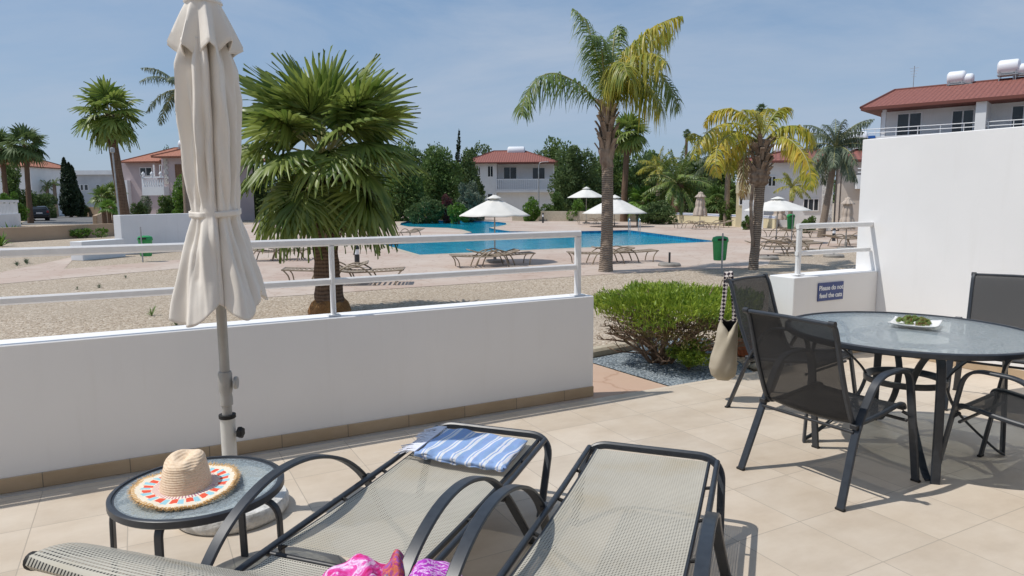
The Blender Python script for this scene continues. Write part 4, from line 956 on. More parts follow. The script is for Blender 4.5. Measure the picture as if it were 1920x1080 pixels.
# ================================================================ DINING CHAIRS (facing +x)
def chair(label, x, y, rot, first=None, group='black sling chairs round the glass table'):
    t = thing('dining_chair', label, 'chair', (x, y, 0), R_(rot), group)
    if first is not None:
        for ch in first:
            c = ch.copy(); COL.objects.link(c); c.parent = t
        return t, first
    parts = []
    P = lambda o: parts.append(o) or o
    for s in (-1, 1):
        fr = rounded([(-0.345, s*0.318, 0.0), (-0.20, s*0.290, 0.40), (-0.055, s*0.300, 0.655), (0.235, s*0.300, 0.665), (0.345, s*0.315, 0.0)], 0.10, 9)
        P(MB().bar(fr, 0.045, 0.017, (0, 1, 0)).build('side_frame', 'frame_metal', t, 40))
        P(MB().box((-0.345, s*0.318, 0.006), (0.024, 0.05, 0.014), bev=0.003).build('foot_cap', 'rubber', t))
        P(MB().box((0.345, s*0.315, 0.006), (0.024, 0.05, 0.014), bev=0.003).build('foot_cap', 'rubber', t))
        sr = spline([(-0.405, s*0.262, 0.955), (-0.375, s*0.265, 0.90), (-0.30, s*0.265, 0.66), (-0.225, s*0.265, 0.47), (-0.185, s*0.265, 0.415), (-0.12, s*0.265, 0.405), (0.05, s*0.262, 0.420), (0.22, s*0.258, 0.445), (0.275, s*0.256, 0.440), (0.290, s*0.255, 0.415)], 6)
        P(MB().bar(sr, 0.026, 0.024, (0, 1, 0)).build('sling_rail', 'frame_metal', t, 40))
        P(MB().box((-0.200, s*0.285, 0.405), (0.05, 0.04, 0.025), bev=0.003).build('bracket', 'frame_dark', t))
        P(MB().tube([(0.26, s*0.262, 0.405), (0.280, s*0.302, 0.385)], 0.009, 8).build('bracket', 'frame_dark', t, 40))
        P(MB().tube([(-0.412, s*0.247, 0.958), (-0.412, s*0.280, 0.958)], 0.016, 12).build('end_cap', 'frame_dark', t, 40))
    P(MB().tube([(-0.412, -0.255, 0.956), (-0.420, 0, 0.960), (-0.412, 0.255, 0.956)], 0.011, 10).build('top_bar', 'frame_metal', t, 60))
    P(MB().tube([(0.285, -0.255, 0.415), (0.285, 0.255, 0.415)], 0.011, 10).build('front_bar', 'frame_dark', t, 60))
    P(MB().tube([(-0.215, -0.285, 0.375), (-0.215, 0.285, 0.375)], 0.009, 10).build('rear_bar', 'frame_dark', t, 60))
    P(MB().tube([(0.245, -0.300, 0.365), (0.245, 0.300, 0.365)], 0.009, 10).build('under_bar', 'frame_dark', t, 60))
    mid = spline([(-0.405, 0, 0.955), (-0.375, 0, 0.90), (-0.30, 0, 0.66), (-0.225, 0, 0.47), (-0.185, 0, 0.415), (-0.12, 0, 0.405), (0.05, 0, 0.420), (0.22, 0, 0.445), (0.275, 0, 0.440), (0.290, 0, 0.415)], 6)
    L = np.concatenate([[0], np.cumsum([np.linalg.norm(mid[i+1]-mid[i]) for i in range(len(mid)-1)])])
    nn = len(mid)-1; vs = []; fs = []; uvs = []
    for i, p in enumerate(mid):
        tg = mid[min(i+1, nn)]-mid[max(i-1, 0)]; tg /= np.linalg.norm(tg); nm = np.array([-tg[2], 0, tg[0]])
        sag = 0.020*math.sin(math.pi*i/nn)
        for j in range(13):
            v = j/12; q = p-(-nm if False else nm)*sag*(1-(2*v-1)**2)*(1 if p[0] > -0.19 else 1); vs.append((q[0], (v-0.5)*0.515, q[2])); uvs.append((v*0.515+1, L[i]+1))
    for i in range(nn):
        for j in range(12): fs.append((i*13+j, i*13+j+1, (i+1)*13+j+1, (i+1)*13+j))
    m_ = MB().add(vs, fs); it = {tuple(round(c, 5) for c in v): u for v, u in zip(m_.v, uvs)}
    P(m_.build('sling', 'chair_sling', t, 60, uv=lambda co: it[tuple(round(c, 5) for c in co)]))
    return t, parts
_, CP = chair('black sling chair seen from behind, nearest the loungers, left of the glass table', 3.385, 2.53, 3)
chair('black sling chair behind the glass table with a tote bag hung on it', 4.25, 3.50, 282, CP)
chair('black sling chair in front of the glass table, cut off by the right photo edge', 4.20, 1.89, 98, CP)
chair('black sling chair on the right side of the glass table against the tall white wall', 5.655, 2.78, 203, CP)

# ================================================================ GLASS TABLE
TX, TY, TZ = 4.175, 2.60, 0.765; TR_ = 0.715
t = thing('dining_table', 'round dining table with rippled glass top and dark curved metal legs', 'table', (TX, TY, 0))
MB().lathe([(TR_-0.045, TZ-0.034), (TR_-0.008, TZ-0.036), (TR_, TZ-0.028), (TR_, TZ-0.006), (TR_-0.008, TZ), (TR_-0.020, TZ), (TR_-0.022, TZ-0.006), (TR_-0.045, TZ-0.010), (TR_-0.045, TZ-0.034)], 120, cap=False).build('rim', 'frame_metal', t, 35)
MB().lathe([(0, TZ-0.016), (TR_-0.026, TZ-0.016), (TR_-0.026, TZ-0.008), (0, TZ-0.008)], 120).build('glass_top', 'table_glass', t, 35)
for i in range(4):
    a = R_(227+90*i); d = np.array([math.cos(a), math.sin(a), 0]); sd = np.array([-math.sin(a), math.cos(a), 0])
    z = lambda r, h, o=0.0: tuple(d*r+sd*o+np.array([0, 0, h]))
    MB().bar(rounded([z(0.30, TZ-0.045, .03), z(0.54, TZ-0.047, .03), z(0.56, 0.40, .03), z(0.575, 0.0, .03)], 0.10, 8), 0.048, 0.017, tuple(sd)).build('leg', 'frame_metal', t, 40)
    MB().bar(spline([z(0.50, TZ-0.050, -.022), z(0.36, 0.62, -.022), z(0.24, 0.50, -.022), z(0.225, 0.42, -.022), z(0.30, 0.26, -.022), z(0.50, 0.06, -.01), z(0.565, 0.015, 0.0)], 7), 0.040, 0.014, tuple(sd)).build('leg_brace', 'frame_metal', t, 40)
MB().lathe([(0.195, 0.435), (0.232, 0.435), (0.235, 0.44), (0.235, 0.468), (0.232, 0.472), (0.222, 0.472), (0.195, 0.45), (0.195, 0.435)], 60, cap=False).build('lower_ring', 'frame_metal', t, 35)
MB().lathe([(0.27, TZ-0.062), (0.31, TZ-0.062), (0.31, TZ-0.037), (0.27, TZ-0.037), (0.27, TZ-0.062)], 60, cap=False).build('upper_ring', 'frame_metal', t, 35)

# plate of succulents
pc = gz(1716, 607, TZ+0.012)
t = thing('plate', 'white square plate holding small succulents on the glass table', 'plate', (pc[0], pc[1], TZ-0.006), R_(25))
def plate(u, v):
    x, y = 2*u-1, 2*v-1; e = max(abs(x), abs(y)); k = (abs(x)**4+abs(y)**4)
    return (x*0.135, y*0.135, 0.004+0.020*max(0, (e-0.55)/0.45)**1.3+0.010*(abs(x*y))**3)
o = MB().grid(plate, 28, 28).build('dish', 'china', t, 60); md = o.modifiers.new('th', 'SOLIDIFY'); md.thickness = 0.004; md.offset = 1
mb = MB(); SP = []
for i in range(70):
    while True:
        x, y = random.uniform(-.1, .1), random.uniform(-.1, .1)
        if math.hypot(x, y) < 0.098: break
    r = random.uniform(0.012, 0.021); zc_ = 0.018+0.028*(1-(math.hypot(x, y)/0.1)**2)+random.uniform(-.004, .008); SP.append((x, y, zc_, r))
V = []; F = []; kk = 0
for x, y, z, r in SP:
    for ring, el, n_ in ((0, 15, 7), (1, 42, 6), (2, 70, 4)):
        for j in range(n_):
            a = j*2*math.pi/n_+ring*0.5+x*40; e = R_(el); d = np.array([math.cos(a)*math.cos(e), math.sin(a)*math.cos(e), math.sin(e)]); s = np.array([-math.sin(a), math.cos(a), 0]); nn_ = np.cross(d, s)
            c = np.array([x, y, z]); w_ = r*0.40
            V += [c+nn_*-0.1*r, c+d*r*.6+s*w_, c+d*r*1.15+np.array([0, 0, r*.2]), c+d*r*.6-s*w_, c+d*r*.6-nn_*r*.28]; F += [(kk, kk+1, kk+4, kk+4), (kk+1, kk+2, kk+4, kk+4), (kk+2, kk+3, kk+4, kk+4), (kk+3, kk, kk+4, kk+4), (kk, kk+1, kk+2, kk+3)]; kk += 5
mb.add(V, [tuple(dict.fromkeys(f)) for f in F]); tag(mb.build('succulents', 'succulent', None, loc=(pc[0], pc[1], TZ-0.006)), 'clump of small green and reddish succulent rosettes on the white plate', 'succulents')

# ================================================================ TOTE BAG on the far chair
def strapmat():
    m, n, b = nodes('strap_pattern'); tc = N(n, 'ShaderNodeTexCoord'); mp = N(n, 'ShaderNodeMapping'); mp.inputs['Rotation'].default_value = (0, 0, R_(45)); mp.inputs['Scale'].default_value = (48, 48, 48); lk(n, tc.outputs['UV'], mp.inputs[0])
    c = N(n, 'ShaderNodeTexChecker', Scale=1.0); lk(n, mp.outputs[0], c.inputs[0]); c.inputs[1].default_value = (0.72, 0.66, 0.62, 1); c.inputs[2].default_value = (0.03, 0.02, 0.035, 1)
    lk(n, c.outputs[0], b.inputs['Base Color']); b.inputs['Roughness'].default_value = 0.9
strapmat()
mat('jute', (0.38, 0.335, 0.25), (0.50, 0.445, 0.35), rough=0.95, scale=6, bump=0.5, bscale=180, bdist=0.003)
mat('bag_lining', (0.02, 0.02, 0.025), rough=0.9)
bp0 = np.array([3.94, 3.94, 0]); 
def on_view(px, py, d0=0.0):     # point on the vertical plane through the bag, facing the camera
    r = ray(px, py); nrm = np.array([bp0[0], bp0[1], 0])/np.linalg.norm(bp0); k = ((bp0@nrm)-0.0+d0)/(r@nrm); return CAM+r*k
t = thing('tote_bag', 'beige jute tote bag with black and white patterned straps hanging from the chair back', 'bag', (bp0[0], bp0[1], 0))
nb = np.array([bp0[0], bp0[1], 0])/np.linalg.norm(bp0); rb = np.array([nb[1], -nb[0], 0])
OUT = [((1352, 598), (1382, 598)), ((1346, 618), (1383, 618)), ((1341, 645), (1382, 645)), ((1333, 670), (1381, 670)), ((1330, 688), (1381, 690)), ((1334, 703), (1378, 703)), ((1345, 712), (1366, 711))]
rows = [(on_view(*a)-bp0, on_view(*b)-bp0) for a, b in OUT]
def bag(u, v):
    k = v*(len(rows)-1); i = min(int(k), len(rows)-2); f = k-i
    L = rows[i][0]*(1-f)+rows[i+1][0]*f; Rr = rows[i][1]*(1-f)+rows[i+1][1]*f; c = (L+Rr)/2; hw = np.linalg.norm(Rr-L)/2
    a = u*2*math.pi; th = (0.030+0.055*math.sin(math.pi*min(1, v*1.05))**0.7)
    p = c+rb*hw*math.cos(a)+nb*th*math.sin(a)*(1+0.06*math.sin(5*a+v*9))
    dip = 0.0
    if v < 0.35: dip = (0.35-v)/0.35*(-0.105 if math.sin(a) < 0 else -0.02)*(1-abs(math.cos(a)))**0.8
    return (p[0], p[1], p[2]+dip+0.004*math.sin(a*6+v*12)*(1-v))
o = MB().grid(bag, 64, 36, wrap=True).build('bag_body', 'jute', t, 60); md = o.modifiers.new('th', 'SOLIDIFY'); md.thickness = 0.004
MB().grid(lambda u, v: tuple((lambda p: (p[0]*0.93, p[1]*0.93, p[2]-0.006))(bag(0.02+0.46*u, v*0.8))), 48, 20).build('lining', 'bag_lining', t, 60)
for (a, b_, off) in (((1362, 514), (1351, 602), -0.02), ((1370, 514), (1377, 602), 0.02)):
    p, q = on_view(*a)-bp0+nb*off, on_view(*b_)-bp0+nb*off*0.4
    pts = spline([p-nb*0.02+np.array([0, 0, -0.02]), p+np.array([0, 0, 0.012]), p*0.5+q*0.5+rb*0.006, q], 8)
    dirs = np.array(rb)
    o = MB().bar([tuple(x) for x in pts], 0.034, 0.006, tuple(dirs)).build('strap', 'strap_pattern', t, 40, uv=lambda co: (co[0]*rb[0]+co[1]*rb[1], co[2]))

# ================================================================ HEDGE, SHRUB, POT
hc0 = np.array([4.55, 5.55])
t = thing('clipped_hedge', 'bright green clipped hedge with bare woody stems below, standing in the slate bed', 'hedge', (4.42, 5.22, -0.02))
O = np.array([4.42, 5.22, -0.02]); TOP = gz(1250, 520, 0.66)
HT = [gz(1128, 560, .60)[:2], gz(1190, 525, .66)[:2], gz(1300, 528, .66)[:2], gz(1375, 545, .66)[:2], gz(1380, 585, .60)[:2], gz(1330, 585, .60)[:2], gz(1230, 585, .60)[:2]]
hx_c = np.mean(np.array(HT), 0); 
def hr(a):   # footprint radius by angle
    b_ = a-0.55; return 0.72*(abs(math.cos(b_))**3.4+abs(math.sin(b_))**3.4)**(-1/3.4)*(1+0.03*math.sin(5*a+1)+0.03*math.sin(9*a))
P = []
while len(P) < 17000:
    a = random.uniform(0, 2*math.pi); r = math.sqrt(random.random()); edge = r**6
    zt = 0.70-0.025*edge+0.018*math.sin(a*3+r*5)+0.018*math.sin(a*7+r*11)
    dz = abs(random.gauss(0, 0.045))+ (random.uniform(0, 0.16+0.07*math.sin(a*4)) if r > 0.82 else random.uniform(0, 0.07))
    P.append((hx_c[0]+hr(a)*r*math.cos(a)*1.05, hx_c[1]+hr(a)*r*math.sin(a)*1.02, zt-dz))
P = np.array(P)-O
V, F = leafcloud(P, 0.060, 0.24, up=1.35, outc=np.array([hx_c[0]-O[0], hx_c[1]-O[1], 0.25]))
arrmesh('foliage', V, F, 'hedge_green', t)
P = []
while len(P) < 5200:
    a = random.uniform(0, 2*math.pi); r = random.uniform(0.35, 0.98)
    z = random.uniform(0.22+0.2*(1-r), 0.52); k = 0.55+0.45*(z/0.55)
    if random.random() < 0.75 and math.sin(a*3+z*9) < 0.1: continue
    P.append((hx_c[0]*0.9+O[0]*0.1+hr(a)*r*math.cos(a)*k, hx_c[1]*0.9+O[1]*0.1+hr(a)*r*math.sin(a)*k, z))
V, F = leafcloud(np.array(P)-O, 0.045, 0.28, up=0.5); arrmesh('inner_foliage', V, F, 'hedge_under', t)
mb = MB()
def branch(p, d, L, r, lev):
    pts = [p]; q = np.array(p)
    for k in range(4):
        d = d+rng.normal(size=3)*0.16; d[2] = max(d[2], 0.12); d /= np.linalg.norm(d); q = q+d*L/4; pts.append(q.copy())
        if q[2] > 0.62 or math.hypot(q[0]+O[0]-hx_c[0], q[1]+O[1]-hx_c[1]) > 0.66: break
    if len(pts) > 1: mb.tube(pts, r, 5, scales=list(np.linspace(1, 0.55, len(pts))))
    if lev > 0 and len(pts) > 1:
        for k in range(3 if lev > 1 else 2):
            j = random.randint(1, len(pts)-1); nd = d+rng.normal(size=3)*0.55; nd[2] = abs(nd[2])*0.8; nd /= np.linalg.norm(nd); branch(pts[j], nd, L*0.62, r*0.62, lev-1)
for i in range(30):
    a = i*2*math.pi/30+random.uniform(-.1, .1); p = np.array([random.uniform(-.08, .08), random.uniform(-.08, .08), 0.0])
    tgt = np.array([hx_c[0]-O[0]+hr(a)*0.9*math.cos(a), hx_c[1]-O[1]+hr(a)*0.9*math.sin(a), random.uniform(0.35, 0.6)]); d = tgt/np.linalg.norm(tgt); d[2] += 0.15
    branch(p, d, np.linalg.norm(tgt)*0.75, 0.014, 3)
mb.build('stems', 'twig', t, 60)

def bushy(name, label, cat, c, rx, ry, rz, material, n, size, aspect=0.4, group=None, up=0.5, nb=16, droop=0, stems=True):
    t = thing(name, label, cat, c, 0, group)
    o, B = crown('foliage', t, (0, 0, rz*0.95), rx, ry, rz, material, n, size, nb, up=up, aspect=aspect, rmin=0.3, rmax=0.5, droop=droop)
    if stems:
        mb = MB()
        for bc, br in B[:10]: mb.tube([(0, 0, 0), (bc[0]*0.4, bc[1]*0.4, bc[2]*0.6), tuple(bc)], max(0.004, rx*0.02), 5, scales=[1, .8, .5])
        mb.build('stems', 'twig', t, 60)
    return t
sc = gz(1303, 700, -0.02)
bushy('small_shrub', 'small bright green shrub in front of the clipped hedge', 'shrub', (sc[0]+0.03, sc[1]+0.12, -0.02), 0.21, 0.2, 0.175, 'hedge_green', 3600, 0.036, 0.35)
pp = gz(1398, 668, 0.0)
t = thing('flower_pot', 'terracotta flower pot behind the chair at the terrace edge', 'pot', (pp[0]+0.1, pp[1]+0.12, -0.02))
MB().lathe([(0, 0.0), (0.08, 0.0), (0.11, 0.15), (0.125, 0.15), (0.125, 0.18), (0.108, 0.18), (0.10, 0.165), (0, 0.16)], 32).build('pot', 'terracotta', t, 40)
o, B = crown('plant', t, (0, 0, 0.26), 0.13, 0.13, 0.14, 'mid_green', 900, 0.05, 10)
bb = gz(1425, 610, 0.3)
bushy('small_shrub', 'small green bush half hidden behind the chair with the tote bag', 'shrub', (pp[0]+0.55, pp[1]+0.7, -0.05), 0.26, 0.3, 0.24, 'mid_green', 2500, 0.045)
mb = MB()
for i in range(16):
    x, y = pp[0]-0.25+random.uniform(-0.1, 0.7), PA+0.10+random.uniform(0, 0.25); s = random.uniform(0.04, 0.09); mb.box((x, y, -0.01+s*0.3), (s*1.6, s*1.1, s), rz=random.uniform(0, 3), bev=s*0.35)
for i in range(1): pass
tag(mb.build('border_stones', 'kerb_stone', smooth=50), 'rough border stones behind the far dining chair at the bed edge', 'stones', kind='stuff')

# weeds dotted over the gravel
def rosette(name, label, px, py, h, n, material, group, w=0.5, cat='plant'):
    c = GP(px, py); t = thing(name, label, cat, (c[0], c[1], ZG), random.uniform(0, 6), group); mb = MB()
    for i in range(n):
        a = i*2.4+random.uniform(-.3, .3); e = R_(random.uniform(15, 80)); L = h*random.uniform(.7, 1.1); d = np.array([math.cos(a)*math.cos(e), math.sin(a)*math.cos(e), math.sin(e)]); s = np.array([-math.sin(a), math.cos(a), 0])*L*0.09*w
        p1 = d*L*.55; p2 = d*L+np.array([0, 0, -L*.28*math.cos(e)])
        mb.add([-s*.4, s*.4, p1+s, p1-s, p2], [(0, 1, 2, 3), (3, 2, 4)])
    mb.build('leaves', material, t); return t
GW = 'weeds growing in the gravel'
for i, (px, py, h, n, lb) in enumerate([(32, 498, .35, 14, 'small dark weed in the gravel left of the stone path'), (50, 495, .42, 18, 'taller weed next to the small dark weed at far left'), (186, 540, .22, 12, 'low weed in gravel between the rails at left'), (145, 543, .18, 10, 'tiny weed left of the low weed between the rails'),
        (236, 522, .2, 8, 'tiny dark weed just below the stone path'), (330, 610, .28, 22, 'green weed patch beside the parasol hem'), (285, 592, .4, 8, 'single thin weed near the parasol'), (345, 604, .2, 18, 'weed touching the parapet top behind the parasol'), (72, 436, .5, 12, 'small weed on the gravel before the tan wall')]):
    rosette('weed', lb, px, py, h*0.6, n*2, 'grey_green' if i < 5 else 'mid_green', GW)
for i, (px, py, h, lb) in enumerate([(22, 450, 1.0, 'spiky young palm at far left before the tan wall'), (57, 448, .75, 'spiky young palm second from left before the tan wall'), (2, 462, .8, 'spiky plant at the left photo edge')]):
    rosette('young_palm', lb, px, py, h, 26, 'bright_green', 'young palms before the tan wall', 0.8)
for i, (px, py, lb) in enumerate([(122, 447, 'leafy seedling left of the row before the tan wall'), (145, 447, 'leafy seedling third in the row before the tan wall'), (165, 446, 'leafy seedling in the middle before the tan wall'), (190, 446, 'leafy seedling near the right end of the tan wall')]):
    c = GP(px, py); bushy('seedling', lb, 'plant', (c[0], c[1], ZG), .42, .3, .3, 'bright_green', 350, 0.13, group='seedlings before the tan wall', nb=8)

# ================================================================ POOLSIDE FURNITURE
def pool_lounger_parts(t):
    ps = []
    P = lambda o: ps.append(o)
    bed = MB(); W = 0.6
    pts = [(0.0, 0.34), (0.35, 0.32), (0.9, 0.30), (1.2, 0.30), (1.55, 0.36), (1.92, 0.46)]
    sp_ = spline([(x, 0, z) for x, z in pts], 5)
    for s in (-1, 1): bed.tube([(p[0], s*W/2, p[2]) for p in sp_], 0.018, 6)
    bed.tube([(0, -W/2, .34), (0, W/2, .34)], 0.018, 6); bed.tube([(1.92, -W/2, .46), (1.92, W/2, .46)], 0.018, 6)
    P(bed.build('frame', 'tan_metal', t, 60))
    sl = MB()
    for i in range(0, len(sp_)-1):
        p, q = sp_[i], sp_[i+1]; m = (p+q)/2; sl.box((m[0], 0, m[2]), (0.052, W-0.03, 0.008), tilt=('Y', -math.atan2(q[2]-p[2], q[0]-p[0])))
    P(sl.build('slats', 'tan_sling', t))
    for s in (-1, 1):
        P(MB().tube(spline([(0.02, s*W/2, 0.34), (0.14, s*(W/2+.02), 0.2), (0.18, s*(W/2+.03), 0.0)], 5), 0.017, 6).build('leg', 'tan_metal', t, 60))
        P(MB().tube(spline([(0.62, s*(W/2+.03), 0.0), (0.75, s*(W/2+.03), 0.28), (1.0, s*(W/2+.03), 0.44), (1.25, s*(W/2+.03), 0.44), (1.48, s*(W/2+.03), 0.28), (1.60, s*(W/2+.03), 0.0)], 5), 0.019, 6).build('arm_hoop', 'tan_metal', t, 60))
    return ps
PLP = None
def pool_lounger(px, py, deg, label, group='tan sun loungers on the pool deck', mid=True):
    global PLP
    c = GP(px, py); a = R_(deg)
    # pixel marks the middle of the lounger on the ground
    o = (c[0]-math.cos(a)*0.95, c[1]-math.sin(a)*0.95, ZG+0.008)
    t = thing('pool_lounger', label, 'sun lounger', o, a, group)
    if PLP is None: PLP = pool_lounger_parts(t)
    else:
        for ch in PLP:
            q = ch.copy(); COL.objects.link(q); q.parent = t
    return t
YR = math.degrees(ca)    # direction of image-right on the ground
for px, py, dg, lb in [
    (908, 500, YR+15, 'tan lounger under the nearest open parasol, left one of the pair'), (940, 497, YR+195, 'tan lounger under the nearest open parasol, right one of the pair'),
    (1125, 494, YR+10, 'tan lounger left of the tall palm trunk by the pool'), (1172, 491, YR+190, 'tan lounger right of the tall palm trunk by the pool'),
    (515, 489, YR+185, 'tan lounger on the deck beside the closed parasol, upper one'), (550, 486, YR+200, 'tan lounger on the deck between parasol and big palm'),
    (612, 530, YR+10, 'tan lounger left of the big fan palm trunk'), (680, 533, YR+185, 'tan lounger right of the big fan palm trunk near the bollard'),
    (1290, 428, YR+5, 'tan lounger left under the closed beige parasol by the low wall'), (1320, 430, YR+185, 'tan lounger middle under the closed beige parasol by the low wall'), (1345, 427, YR+12, 'tan lounger right under the closed beige parasol by the low wall'),
    (1455, 479, YR+170, 'tan lounger nearest in the group right of the yellow palm'), (1490, 474, YR+200, 'tan lounger right in the group right of the yellow palm'), (1470, 468, YR+178, 'tan lounger behind in the group right of the yellow palm'),
    (1460, 444, YR+5, 'tan lounger under the open parasol near the green bin'), (1500, 446, YR+190, 'tan lounger right under the open parasol near the green bin'),
    (1590, 462, YR+190, 'tan lounger beside the tall divider wall, nearer one'), (1612, 458, YR+10, 'tan lounger beside the tall divider wall, farther one'),
    (1105, 421, YR+5, 'tan lounger left under the far open parasol'), (1130, 420, YR+185, 'tan lounger right under the far open parasol'),
    (800, 409, YR+20, 'lounger left of the folded blue parasol'), (850, 409, YR+170, 'lounger right of the folded blue parasol'), (765, 447, YR+60, 'tan lounger at the near left edge of the kidney shaped pool')]:
    pool_lounger(px, py, dg, lb)

def open_parasol(px, py, top, rpx, label, edge, tiltd=0, material='parasol_white', group='open white parasols by the pool'):
    c = GP(px, py); D = depth(c); s = D/FPX; H = c[2]; h = (py-top)*s; R = rpx*s; ez = (py-edge)*s
    t = thing('pool_parasol', label, 'parasol', (c[0], c[1], ZG+0.006), random.uniform(0, 1), group)
    n = 8; hv = h-0.10*(h-ez)
    def can(u, v):
        a = u*2*math.pi; k = (u*n) % 1; sag = math.sin(math.pi*k); r = R*v*(1-0.045*sag*v); z = hv-(hv-ez)*(v**1.12)-0.045*sag*v*(1-v)*2*R*0.5-0.02*sag*v
        return (r*math.cos(a), r*math.sin(a), z)
    o = MB().grid(can, 48, 10, wrap=True).build('canopy', material, t, 25); md = o.modifiers.new('th', 'SOLIDIFY'); md.thickness = 0.006
    o = MB().grid(lambda u, v: ((0.19*R*v+0.03)*math.cos(u*6.2832), (0.19*R*v+0.03)*math.sin(u*6.2832), h+0.03-0.17*(h-ez)*v-0.012*abs(math.sin(u*n*math.pi))*v), 32, 4, wrap=True).build('vent_cap', material, t, 40); md = o.modifiers.new('th', 'SOLIDIFY'); md.thickness = 0.005
    MB().tube([(0, 0, 0), (0, 0, h+0.08)], 0.022, 8).build('pole', 'pole_metal', t, 60)
    MB().lathe([(0, 0), (0.30, 0), (0.30, 0.05), (0.27, 0.08), (0.05, 0.09), (0.04, 0.28), (0.03, 0.28)], 24).build('base', 'concrete_grey', t, 40)
    mb = MB()
    for i in range(n):
        a = i*2*math.pi/n; mb.tube([(0.03*math.cos(a), 0.03*math.sin(a), hv-0.05), (R*0.98*math.cos(a), R*0.98*math.sin(a), ez-0.012)], 0.008, 4)
    mb.build('ribs', 'pole_metal', t)
    return t
open_parasol(928, 492, 369, 68, 'open white parasol nearest in front of the pool', 405)
open_parasol(1099, 419, 352, 36, 'small open white parasol farthest behind the pool', 371)
open_parasol(1152, 425, 367, 63, 'open white parasol half hidden by the tall palm trunk', 400)
open_parasol(1455, 455, 371, 62, 'open white parasol on the right beside the green bin', 395)
def closed_parasol(px, py, top, bot, wpx, label, material='brown_cloth', group='closed beige parasols by the pool'):
    c = GP(px, py); s = depth(c)/FPX; h = (py-top)*s; zb = (py-bot)*s; R = wpx*s/2
    t = thing('folded_parasol', label, 'parasol', (c[0], c[1], ZG+0.006), 0, group)
    def fn(u, v):
        a = u*2*math.pi; z = h-(h-zb)*v-0.05*math.sin(u*8*math.pi)**2*(v > .9); r = R*(0.28+0.72*v**0.8)*(0.80+0.20*abs(math.sin(4*a+v)))*(1-0.16*math.exp(-((v-0.62)/0.08)**2)); return (r*math.cos(a), r*math.sin(a), z)
    o = MB().grid(fn, 64, 20, wrap=True).build('canopy', material, t, 60); md = o.modifiers.new('th', 'SOLIDIFY'); md.thickness = 0.006
    o = MB().grid(lambda u, v: ((0.02+R*0.62*v*(1+0.25*abs(math.cos(u*8*math.pi))))*math.cos(u*6.2832), (0.02+R*0.62*v*(1+.25*abs(math.cos(u*8*math.pi))))*math.sin(u*6.2832), h+0.03-0.24*(h-zb)*v), 64, 5, wrap=True).build('vent_cap', material, t, 60); md = o.modifiers.new('th', 'SOLIDIFY'); md.thickness = 0.005
    MB().tube([(0, 0, 0), (0, 0, h+0.06)], 0.022, 8).build('pole', 'pole_metal', t, 60)
    MB().lathe([(0, 0), (0.30, 0), (0.30, 0.05), (0.27, 0.08), (0.05, 0.09), (0.04, 0.28), (0.03, 0.28)], 24).build('base', 'concrete_grey', t, 40)
    return t
closed_parasol(1312, 425, 361, 404, 27, 'closed beige parasol above the loungers by the low wall')
closed_parasol(1460, 428, 384, 411, 30, 'closed beige parasol seen behind the open one near the green bin')
closed_parasol(1585, 468, 372, 428, 31, 'closed beige parasol just left of the tall divider wall')
closed_parasol(818, 409, 350, 383, 12, 'folded blue parasol by the hedge beyond the pool', 'blue_cloth', None)

def bin_(px, ptop, pbot, top, bot, wpx, label):
    c = GP(px, pbot); s = depth(c)/FPX; zt, zb = (pbot-top)*s, (pbot-bot)*s; R = wpx*s/2; zp = (pbot-ptop)*s
    t = thing('litter_bin', label, 'bin', (c[0], c[1], ZG+0.006), ca, 'green litter bins on posts')
    MB().tube([(0, 0, 0), (0, 0, zp)], 0.022, 8).build('post', 'galv', t, 60)
    y0 = R*0.9+0.02
    MB().lathe([(0, zb), (R*0.72, zb+0.005), (R*0.78, zb+0.03), (R*0.93, zt-0.16), (R*0.95, zt-0.14)], 28, c=(0, y0, 0), sx=1.0, sy=0.8).build('bin_body', 'bin_green', t, 40)
    MB().lathe([(R*0.98, zt-0.15), (R*1.03, zt-0.14), (R*1.03, zt-0.10), (R*0.92, zt-0.03), (R*0.5, zt), (0, zt+0.005)], 28, c=(0, y0, 0), sx=1.0, sy=0.8).build('lid', 'bin_green', t, 40)
    MB().box((0, y0-R*0.80, zt-0.085), (R*1.1, 0.02, 0.05), bev=0.005).build('opening', 'rubber', t)
bin_(1353, 438, 512, 444, 490, 30, 'green litter bin on a post near the yellow palm'); bin_(268, 426, 492, 443, 482, 27, 'green litter bin on a post near the white wall at left'); bin_(1484, 400, 452, 402, 430, 15, 'green litter bin beside the open parasol on the right')

def bollard(px, py, top, label):
    c = GP(px, py); s = depth(c)/FPX; h = (py-top)*s
    t = thing('bollard_light', label, 'bollard light', (c[0], c[1], ZG+0.006), 0, 'dark bollard lights on the deck')
    MB().lathe([(0, 0), (0.085, 0), (0.085, 0.02), (0.072, 0.03), (0.072, h*0.58), (0, h*0.58)], 20).build('post', 'frame_dark', t, 40)
    MB().lathe([(0.05, h*0.58), (0.062, h*0.60), (0.062, h*0.82), (0.05, h*0.84)], 20).build('lens', 'sign_white', t, 40)
    MB().lathe([(0.075, h*0.82), (0.075, h*0.90), (0.06, h*0.96), (0.02, h), (0, h)], 20).build('cap', 'frame_dark', t, 40)
bollard(670, 502, 460, 'dark bollard light right of the big fan palm trunk'); bollard(521, 438, 419, 'dark bollard light seen below the left palm fronds'); bollard(1018, 418, 399, 'dark bollard light beyond the pool in front of the white house'); bollard(1563, 452, 428, 'dark bollard light near the closed parasol by the divider wall')
def pbase(px, py, label, stub=0.3):
    c = GP(px, py); t = thing('parasol_stand', label, 'parasol base', (c[0], c[1], ZG+0.006), 0, 'empty parasol bases on the ground')
    MB().lathe([(0, 0), (0.32, 0), (0.32, 0.05), (0.28, 0.09), (0, 0.09)], 24).build('slab', 'concrete_grey', t, 40)
    MB().tube([(0, 0, 0.09), (0, 0, 0.09+stub)], 0.03, 10).build('tube', 'frame_dark', t, 60)
